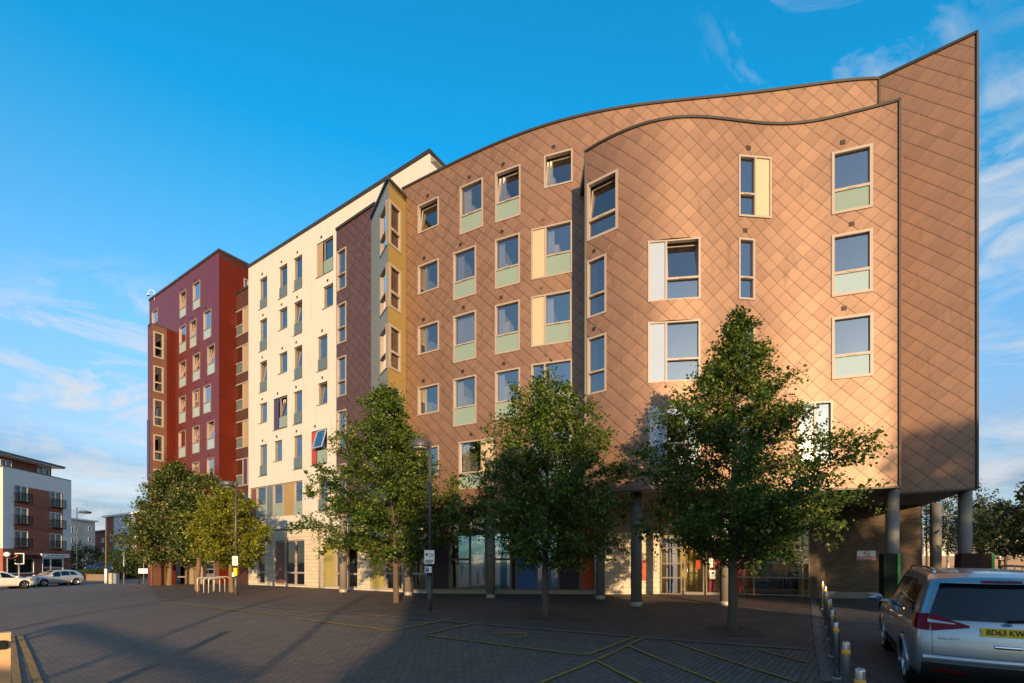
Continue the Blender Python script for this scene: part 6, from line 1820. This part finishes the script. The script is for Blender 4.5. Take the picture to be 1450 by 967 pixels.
for a, b, z0, z1, m_ in ((e0, q0, z_b, z_t, 1), (q1, e1_, z_b, z_t, 1), (e1_, e0, g0, z_t, 1), (e0, q0, g0, z_b, 0), (q1, e1_, g0, z_b, 0)):
    mb.poly(((a.x, a.y, z0), (b.x, b.y, z0), (b.x, b.y, z1), (a.x, a.y, z1)), m_, ((0, z0), (14, z0), (14, z1), (0, z1)))
mb.build('end_walls', [M['brick_red'], M['render_cream']], AP)
prism([tuple(q) for q in (q0 - nA * 0.02, q1 - nA * 0.02, e1_, e0)][::1], z_t - 0.1, z_t + 0.12).build('terrace', M['roof_grey'], AP)
s0, s1 = q0 - nA * 1.5 - dA * 0.0, q1 - nA * 1.5 - dA * 1.1
fTop = Facade([tuple(s0), tuple(s1)])
ht = [far_win(AP, fTop, 0.5, 16.5, 651.0, 664.0, mull=8), far_win(AP, fTop, 53.0, 69.5, 661.0, 674.0, mull=61)]
wall_mesh(fTop, 0, fTop.L, z_t + 0.12, CAMZ + 12.1, ht, flat=True).build('penthouse_wall', [M['brick_red'], M['fascia_white']], AP)
mb = MB(); k = s1 - nA * 9; mb.poly(((s1.x, s1.y, z_t), (k.x, k.y, z_t), (k.x, k.y, CAMZ + 12.1), (s1.x, s1.y, CAMZ + 12.1)), 0, ((0, 0), (9, 0), (9, 2), (0, 2))); mb.build('penthouse_wall', M['brick_red'], AP)
r0_, r1_ = q0 - dA * 1 - nA * 0.15, q1 - nA * 0.15 - dA * 0.75
prism([tuple(q) for q in (r0_, r1_, r1_ - nA * 12, r0_ - nA * 12)], CAMZ + 12.1 - 0.35, CAMZ + 12.1 - 0.12).build('roof', M['roof_grey'], AP)
prism([tuple(q) for q in (r0_ - nA * .06 , r1_ - nA * .06 - dA * .06, r1_ - nA * 12, r0_ - nA * 12)], CAMZ + 12.1 - 0.42, CAMZ + 12.1 - 0.352).build('roof_soffit', M['fascia_white'], AP)


def far_block(name, label, plan, top, segs, wins, depth=12, over=0.4, roofm='fascia_white'):
    f_ = Facade(plan); t = thing(name, label, 'building', (plan[0][0], plan[0][1], zg(*plan[0])), world=True)
    hs = [far_win(t, f_, *q) for q in wins]
    for x0, x1, m_, y0 in segs:
        u0, u1 = max(0, f_.u(x0)), min(f_.L, f_.u(x1))
        wall_mesh(f_, u0, u1, -1.2, top, clip(hs, u0, u1, -1, top), flat=True).build('wall', [M[m_], M['fascia_white']], t)
    a, b = f_.p[0], f_.p[-1]; d = (b - a).normalized(); n = Vector((-d.y, d.x))
    mb = MB()
    for p_, q_ in ((b, b + n * depth), (b + n * depth, a + n * depth), (a + n * depth, a)):
        mb.poly(((p_.x, p_.y, -1.2), (q_.x, q_.y, -1.2), (q_.x, q_.y, top), (p_.x, p_.y, top)), 0, ((0, 0), (depth, 0), (depth, 8), (0, 8)))
    mb.build('end_walls', M[segs[-1][2]], t)
    prism([tuple(q) for q in (a - n * over - d * over, b - n * over + d * over, b + n * depth, a + n * depth)], top, top + 0.28).build('roof', M[roofm], t)
    return t


far_block('pale_apartment_block', 'pale cream flats with dark square windows, beyond the apartment block at far left', [(-81.0, 88.7), (-81.9, 95.0)], CAMZ + 7.75, [(99.5, 135.2, 'render_cream', 0)],
          [(125.0, 129.6, 745.6, 751.0), (125.0, 129.6, 761.0, 766.5), (101.0, 104.5, 745.5, 755.0), (106.0, 110.0, 745.5, 755.0), (101.0, 104.5, 761.0, 769.0), (106.0, 110.0, 761.0, 769.0), (125.0, 129.6, 777.0, 783.0)])
far_block('slate_roofed_house', 'low brick house with dark slate front between the two far blocks of flats', [PX(132, 104), PX(156, 98)], CAMZ + 6.2, [(132, 156, 'brick_red', 0)],
          [(143.5, 147.5, 762.0, 768.0), (143.5, 147.5, 776.0, 782.0)], depth=5, roofm='roof_grey')
far_block('brick_and_blue_flats', 'brick and pale blue block of flats with flat roof, left of the red block', [PX(150.0, 80), PX(210, 71.5)], CAMZ + 7.25, [(150, 161.2, 'brick_red', 0), (161.2, 192.5, 'render_blue', 0), (192.5, 210, 'brick_red', 0)],
          [(156.3, 160.4, 757.0, 766.0), (166.8, 168.6, 739.5, 744.5), (173.0, 175.5, 740.0, 742.0), (166.8, 168.6, 757.5, 762.0), (173.0, 175.5, 757.5, 760.0), (181.0, 185.0, 756.5, 764.0), (196, 202, 782, 800), (158, 175, 793, 800), (178, 190, 793, 800)])
t = thing('brick_planter', 'low brick planter wall at the road corner behind the silver hatchback', 'planter', (*PX(130, 56.5), 0), world=True)
fPl = Facade([PX(122, 57), PX(149, 56)]); sweep(fPl, 0, fPl.L, 0.3, 0.0, -0.9, 0.35, flat=True).build('brickwork', M['orange_brick'], t)
sweep(fPl, 0, fPl.L, 0.32, 0.03, 0.35, 0.43, flat=True).build('coping', M['brick_red'], t)
# ---------------------------------------------------------------- ground
def axis_pts(lo, hi, fine_lo, fine_hi, fine, grow=1.25):
    pts = [fine_lo]
    while pts[-1] < fine_hi:
        pts.append(pts[-1] + fine)
    s = fine
    while pts[-1] < hi:
        s *= grow; pts.append(pts[-1] + s)
    s = fine; pre = []
    q = fine_lo
    while q > lo:
        s *= grow; q -= s; pre.append(q)
    return pre[::-1] + pts


gx = axis_pts(-700, 700, -46, 26, 1.0); gy = axis_pts(-500, 1500, -4, 44, 0.75)
mb = MB()
for y in gy:
    for x in gx:
        mb.v.append((x, y, zg(x, y)))
nx = len(gx)
for j in range(len(gy) - 1):
    for i in range(nx - 1):
        mb.face((j * nx + i, j * nx + i + 1, (j + 1) * nx + i + 1, (j + 1) * nx + i), 0, None, True)
mb.build('ground', M['road'], None, kind='structure')


def sheet(name, edge0, edge1, n, k, mat_, dz):
    """Surface sheet between two plan polylines (lists of equal length), laid on the ground."""
    mb = MB(); cols = []
    def res(e):
        f_ = Facade(e); return [f_.at(f_.L * i / n) for i in range(n + 1)]
    a, b = res(edge0), res(edge1)
    for i in range(n + 1):
        for j in range(k + 1):
            p = a[i] + (b[i] - a[i]) * (j / k); mb.v.append((p.x, p.y, zg(p.x, p.y) + dz))
    for i in range(n):
        for j in range(k):
            q = i * (k + 1) + j
            mb.face((q, q + k + 1, q + k + 2, q + 1), 0, None, True)
    return mb.build(name, M[mat_], None, kind='structure')


KERB = [GP(*q) for q in ((228, 849), (300, 853), (430, 863), (500, 868.5), (640, 880), (800, 893), (960, 906), (1142, 919))]
back_edge = [(q[0], q[1]) for q in (PX(205, 42.0), PX(300, 36.6), PX(352, 33), PX(480, 28.0), PX(604, 24.2), PX(843, 23.4), PX(1042, 22.6), PX(1158, 20.95))]
sheet('plaza_paving', KERB, back_edge, 70, 30, 'plaza', 0.014)
def offset_line(pts, d):
    f_ = Facade(pts); return [tuple(f_.at(u) + Vector((f_.tan(u, 0.4).y, -f_.tan(u, 0.4).x)) * d) for u in f_.us]
sheet('kerb', offset_line(KERB, 0.16), KERB, 70, 2, 'kerb', 0.018)
ch0, ch1 = GP(1142, 919), GP(1158, 848.5)
CHN = [(6.0 - 0.4 - 3.0, 9.9 - 5.2), ch0, ch1]
lineA = [GP(1163, 966), GP(1152, 905), GP(1147, 848)]; lineB = [GP(1178, 966), GP(1164, 905), GP(1155.5, 848)]
sheet('kerb_channel', lineA, lineB, 24, 2, 'kerb', 0.020)
lineC = [GP(1216, 1080), GP(1187, 966), GP(1173, 905), GP(1163, 858), GP(1159.5, 846)]
far = [(30, 4), (30, 10), (30, 14), (30, 18), (30, 19.3)]
sheet('driveway', lineC, far, 40, 40, 'drive', 0.012)


def strip(name, pts, width, mat_, dz=0.022, closed=False):
    """Painted line on the ground along plan points."""
    f_ = Facade(pts); mb = MB(); n = max(1, int(f_.L / 0.25))
    for i in range(n + 1):
        u = f_.L * i / n; p = f_.at(u); t = f_.tan(u, 0.06); nn = Vector((t.y, -t.x)) * width / 2
        for q in (p - nn, p + nn):
            mb.v.append((q.x, q.y, zg(q.x, q.y) + dz))
    for i in range(n):
        mb.face((2 * i, 2 * i + 1, 2 * i + 3, 2 * i + 2))
    return mb.build(name, M[mat_], None, kind='structure')


LINES = [((307, 861), (395, 872.7), (479.6, 862)), ((417.4, 876), (553.6, 893.8), (640, 877.3)), ((431, 874), (506, 864)), ((600, 899.7), (830, 929), (898, 903)),
         ((602, 899), (681, 881)), ((600, 884), (638.7, 877)), ((778, 963), (844, 936), (911, 904)), ((844, 936), (900.5, 965), (960, 995)),
         ((889.4, 915), (1015, 966.6), (1080, 994)), ((952.8, 909), (1129, 966.6)), ((1073.7, 920.8), (1145.3, 939.6)), ((228, 852), (330, 865)), ((700, 995), (778, 963))]
for l in LINES:
    strip('bay_marking', [GP(*p) for p in l], 0.08, 'paint_y')
for l in (((16, 900), (20, 930), (24, 967), (28, 1010)), ((27, 900), (40, 930), (54, 967), (70, 1010)), ((152, 827.5), (170, 829), (192, 834)), ((160, 826.5), (182, 828.5), (205, 834))):
    strip('yellow_line', [GP(*p) for p in l], 0.10, 'paint_y')


def wheelchair(cx, cy, yaw, s):
    """Worn outline of the disabled-bay symbol."""
    def T(p):
        c, k = math.cos(yaw), math.sin(yaw); return (cx + s * (p[0] * c - p[1] * k), cy + s * (p[0] * k + p[1] * c))
    arc = [(math.cos(R(a)) * 0.42, -0.25 + math.sin(R(a)) * 0.42) for a in range(150, 400, 12)]
    strip('bay_symbol', [T(p) for p in arc], 0.07, 'paint_y')
    strip('bay_symbol', [T(p) for p in ((-0.1, 0.75), (-0.05, 0.2), (0.35, 0.15), (0.55, -0.45), (0.75, -0.4))], 0.09, 'paint_y')
for x, y in ((398, 862), (520, 874.5), (722, 900)):
    X, Y = GP(x, y); wheelchair(X, Y, R(62), 0.62)

def disc(name, x, y, r, mat_, dz, inner=0.0):
    X, Y = GP(x, y); mb = MB(); n = 28
    for k in range(n):
        a = 2 * math.pi * k / n
        for q in (inner, r):
            mb.v.append((X + q * math.cos(a), Y + q * math.sin(a), zg(X + q * math.cos(a), Y + q * math.sin(a)) + dz))
    for k in range(n):
        j = (k + 1) % n; mb.face((2 * k, 2 * k + 1, 2 * j + 1, 2 * j))
    return mb.build(name, M[mat_], None, kind='structure')
for x, y in ((1037, 894), (773, 873), (561, 854)):
    disc('tree_pit', x, y, 0.62, 'soil', 0.020, 0.0); disc('tree_pit_ring', x, y, 0.70, 'plaza', 0.024, 0.62)
disc('lamp_base_ring', 609, 866, 0.34, 'kerb', 0.022, 0.0)
# ---------------------------------------------------------------- light, sky, camera
w = bpy.data.worlds.new('World'); scene.world = w; w.use_nodes = True
nt = w.node_tree; N, L = nt.nodes, nt.links
bg = N['Background']
sky = N.new('ShaderNodeTexSky'); sky.sky_type = 'NISHITA'; sky.sun_disc = False
sky.sun_elevation = R(SUN_EL); sky.sun_rotation = R(180 - SUN_AZ); sky.altitude = 50; sky.air_density = 1.0; sky.dust_density = 0.6; sky.ozone_density = 2.0
SKY_STRENGTH = 0.15
tc = N.new('ShaderNodeTexCoord').outputs['Generated']
sp = N.new('ShaderNodeSeparateXYZ'); L.new(tc, sp.inputs[0])
zc = mth(N, L, 'MAXIMUM', sp.outputs[2], 0.0)
den = mth(N, L, 'ADD', zc, 0.16)
cv = N.new('ShaderNodeCombineXYZ')
L.new(mth(N, L, 'DIVIDE', sp.outputs[0], den), cv.inputs[0]); L.new(mth(N, L, 'DIVIDE', sp.outputs[1], den), cv.inputs[1])
mp = N.new('ShaderNodeMapping'); mp.inputs['Rotation'].default_value = (0, 0, R(28)); mp.inputs['Scale'].default_value = (1.0, 2.3, 1.0); mp.inputs['Location'].default_value = (3.3, 1.7, 0)
L.new(cv.outputs[0], mp.inputs[0])
n1 = noise(N, L, mp.outputs[0], 1.5, 12, 0.60, 0.6)
n2 = noise(N, L, cv.outputs[0], 0.75, 3, 0.5)
mp2 = N.new('ShaderNodeMapping'); mp2.inputs['Rotation'].default_value = (0, 0, R(-35)); mp2.inputs['Scale'].default_value = (4.2, 8.5, 1.0); L.new(cv.outputs[0], mp2.inputs[0])
n3 = noise(N, L, mp2.outputs[0], 1.0, 6, 0.6, 0.4)                     # fine mackerel ripples
low = N.new('ShaderNodeMapRange'); L.new(sp.outputs[2], low.inputs[0]); low.inputs[1].default_value = 0.36; low.inputs[2].default_value = 0.14; low.inputs[3].default_value = 0; low.inputs[4].default_value = 1
rt = N.new('ShaderNodeMapRange'); L.new(mth(N, L, 'DIVIDE', sp.outputs[0], mth(N, L, 'ADD', mth(N, L, 'ABSOLUTE', sp.outputs[1]), 0.05)), rt.inputs[0]); rt.inputs[1].default_value = 0.30; rt.inputs[2].default_value = 0.95; rt.inputs[3].default_value = 0; rt.inputs[4].default_value = 0.75
cov = mth(N, L, 'MAXIMUM', mth(N, L, 'MULTIPLY', low.outputs[0], 0.9), rt.outputs[0])
base = mth(N, L, 'ADD', mth(N, L, 'ADD', mth(N, L, 'MULTIPLY', n1, 0.55), mth(N, L, 'MULTIPLY', n2, 0.25)), mth(N, L, 'MULTIPLY', n3, 0.20))
thr = mth(N, L, 'SUBTRACT', 0.70, mth(N, L, 'MULTIPLY', cov, 0.31))
cl = mth(N, L, 'MULTIPLY', mth(N, L, 'SUBTRACT', base, thr), 5.5, clamp=True)
cl = mth(N, L, 'MULTIPLY', cl, 0.80)


def near_dir(d, a0, a1):
    """1 close to a compass direction of the sky, fading to 0 between two angles (degrees)."""
    vm = N.new('ShaderNodeVectorMath'); vm.operation = 'DOT_PRODUCT'; L.new(tc, vm.inputs[0]); vm.inputs[1].default_value = Vector(d).normalized()
    mr = N.new('ShaderNodeMapRange'); mr.interpolation_type = 'SMOOTHSTEP'; L.new(vm.outputs['Value'], mr.inputs[0])
    mr.inputs[1].default_value = math.cos(R(a1)); mr.inputs[2].default_value = math.cos(R(a0)); mr.inputs[3].default_value = 0; mr.inputs[4].default_value = 1
    return mr.outputs[0]


def wisps(rot, scale, off, gainf, cut, detail=12, dist=0.9, rough=0.62):
    q = N.new('ShaderNodeMapping'); q.inputs['Rotation'].default_value = rot; q.inputs['Scale'].default_value = scale; q.inputs['Location'].default_value = off
    L.new(tc, q.inputs[0])
    return mth(N, L, 'MULTIPLY', mth(N, L, 'SUBTRACT', noise(N, L, q.outputs[0], 1.0, detail, rough, dist), cut), gainf, clamp=True)


wl = mth(N, L, 'MULTIPLY', wisps((0, R(20), R(44)), (6.0, 6.0, 17.0), (1.3, 3.4, 2.2), 8.0, 0.45, 12, 0.5, 0.66), mth(N, L, 'MAXIMUM', near_dir((-0.80, 1, 0.32), 2, 13), mth(N, L, 'MULTIPLY', near_dir((-0.95, 1, 0.16), 3, 14), 0.8)))
wt = mth(N, L, 'MULTIPLY', wisps((R(20), 0, R(-40)), (5.0, 9.0, 6.0), (4.1, 2.4, 0.2), 3.2, 0.50), mth(N, L, 'MULTIPLY', near_dir((0.66, 1, 1.08), 3, 11), 0.85))
wr_ = mth(N, L, 'MULTIPLY', wisps((0, R(-30), R(-45)), (5.0, 5.0, 16.0), (0.7, 5.4, 1.2), 3.6, 0.44), mth(N, L, 'MAXIMUM', near_dir((1.05, 1, 0.60), 6, 19), near_dir((1.05, 1, 0.28), 4, 14)))
wb = mth(N, L, 'MULTIPLY', wisps((0, 0, 0), (2.0, 2.0, 14.0), (3.7, 1.4, 5.2), 3.0, 0.36, 7, 0.4), 0.9)
cl_hi = mth(N, L, 'MULTIPLY', mth(N, L, 'MAXIMUM', wl, mth(N, L, 'MAXIMUM', wt, wr_)), 0.85)
bd = N.new('ShaderNodeMapRange'); bd.interpolation_type = 'SMOOTHSTEP'; L.new(sp.outputs[2], bd.inputs[0]); bd.inputs[1].default_value = 0.26; bd.inputs[2].default_value = 0.10; bd.inputs[3].default_value = 0; bd.inputs[4].default_value = 1
cl_lo = mth(N, L, 'MULTIPLY', wb, bd.outputs[0])
SUN_E, SUN_C, EXPOSURE, CLOUD, SKY_K = 3.5, (1.0, 0.68, 0.37), 1.15, 2.7, 0.92
SKY_RAMP = [(0.0, (0.46, 0.52, 0.78)), (0.08, (0.62, 0.66, 0.84)), (0.20, (0.76, 0.76, 0.86)), (0.38, (0.64, 1.03, 1.2)), (0.526, (0.33, 1.09, 1.28)), (0.64, (0.06, 1.08, 1.39)), (1.0, (0.06, 1.05, 1.4))]
gr = ramp(N, L, zc, [(p_, tuple(q / 1.5 for q in c_)) for p_, c_ in SKY_RAMP])
away = N.new('ShaderNodeMapRange'); L.new(sp.outputs[1], away.inputs[0]); away.inputs[1].default_value = -0.25; away.inputs[2].default_value = 0.30; away.inputs[3].default_value = 0; away.inputs[4].default_value = 1
gr = mixc(N, L, away.outputs[0], (0.50, 0.57, 0.62), gr)                # clear blue away from the low sun, paler towards it
gain = mixc(N, L, 1.0, mixc(N, L, 1.0, sky.outputs[0], gr, 'MULTIPLY'), (1.5 * SKY_K,) * 3, 'MULTIPLY')
hi = mixc(N, L, 1.0, (0.80, 0.84, 0.89), (CLOUD,) * 3, 'MULTIPLY'); lo = mixc(N, L, 1.0, (0.155, 0.275, 0.42), (CLOUD,) * 3, 'MULTIPLY')
v1 = mixc(N, L, mth(N, L, 'MULTIPLY', cl, mth(N, L, 'SUBTRACT', 1.0, away.outputs[0])), gain, hi)
v2 = mixc(N, L, cl_lo, v1, lo)
vis = mixc(N, L, cl_hi, v2, hi)
L.new(vis, bg.inputs[0]); bg.inputs[1].default_value = SKY_STRENGTH

sun = bpy.data.lights.new('sun', 'SUN'); sun.energy = SUN_E; sun.angle = R(0.53); sun.color = SUN_C
so = bpy.data.objects.new('sun', sun); COL.objects.link(so)
az = R(SUN_AZ); el = R(SUN_EL)
to_sun = Vector((math.sin(az) * math.cos(el), -math.cos(az) * math.cos(el), math.sin(el)))
so.rotation_euler = to_sun.to_track_quat('Z', 'Y').to_euler(); so.location = (0, -20, 30)

cd = bpy.data.cameras.new('camera'); cam = bpy.data.objects.new('camera', cd); COL.objects.link(cam)
cam.location = (0, 0, CAMZ); cam.rotation_euler = (R(90), 0, 0)
cd.sensor_width = 36; cd.lens = 17.0; cd.shift_y = (HY - 967 / 2) / 1450.0; cd.clip_end = 4000; cd.clip_start = 0.05
scene.camera = cam
vs = scene.view_settings; vs.view_transform = 'Standard'; vs.look = 'None'; vs.gamma = 1.0; vs.use_curve_mapping = False; vs.exposure = EXPOSURE
scene.cycles.max_bounces = 8; scene.cycles.transparent_max_bounces = 12; scene.cycles.glossy_bounces = 4
scene.cycles.sample_clamp_indirect = 6.0
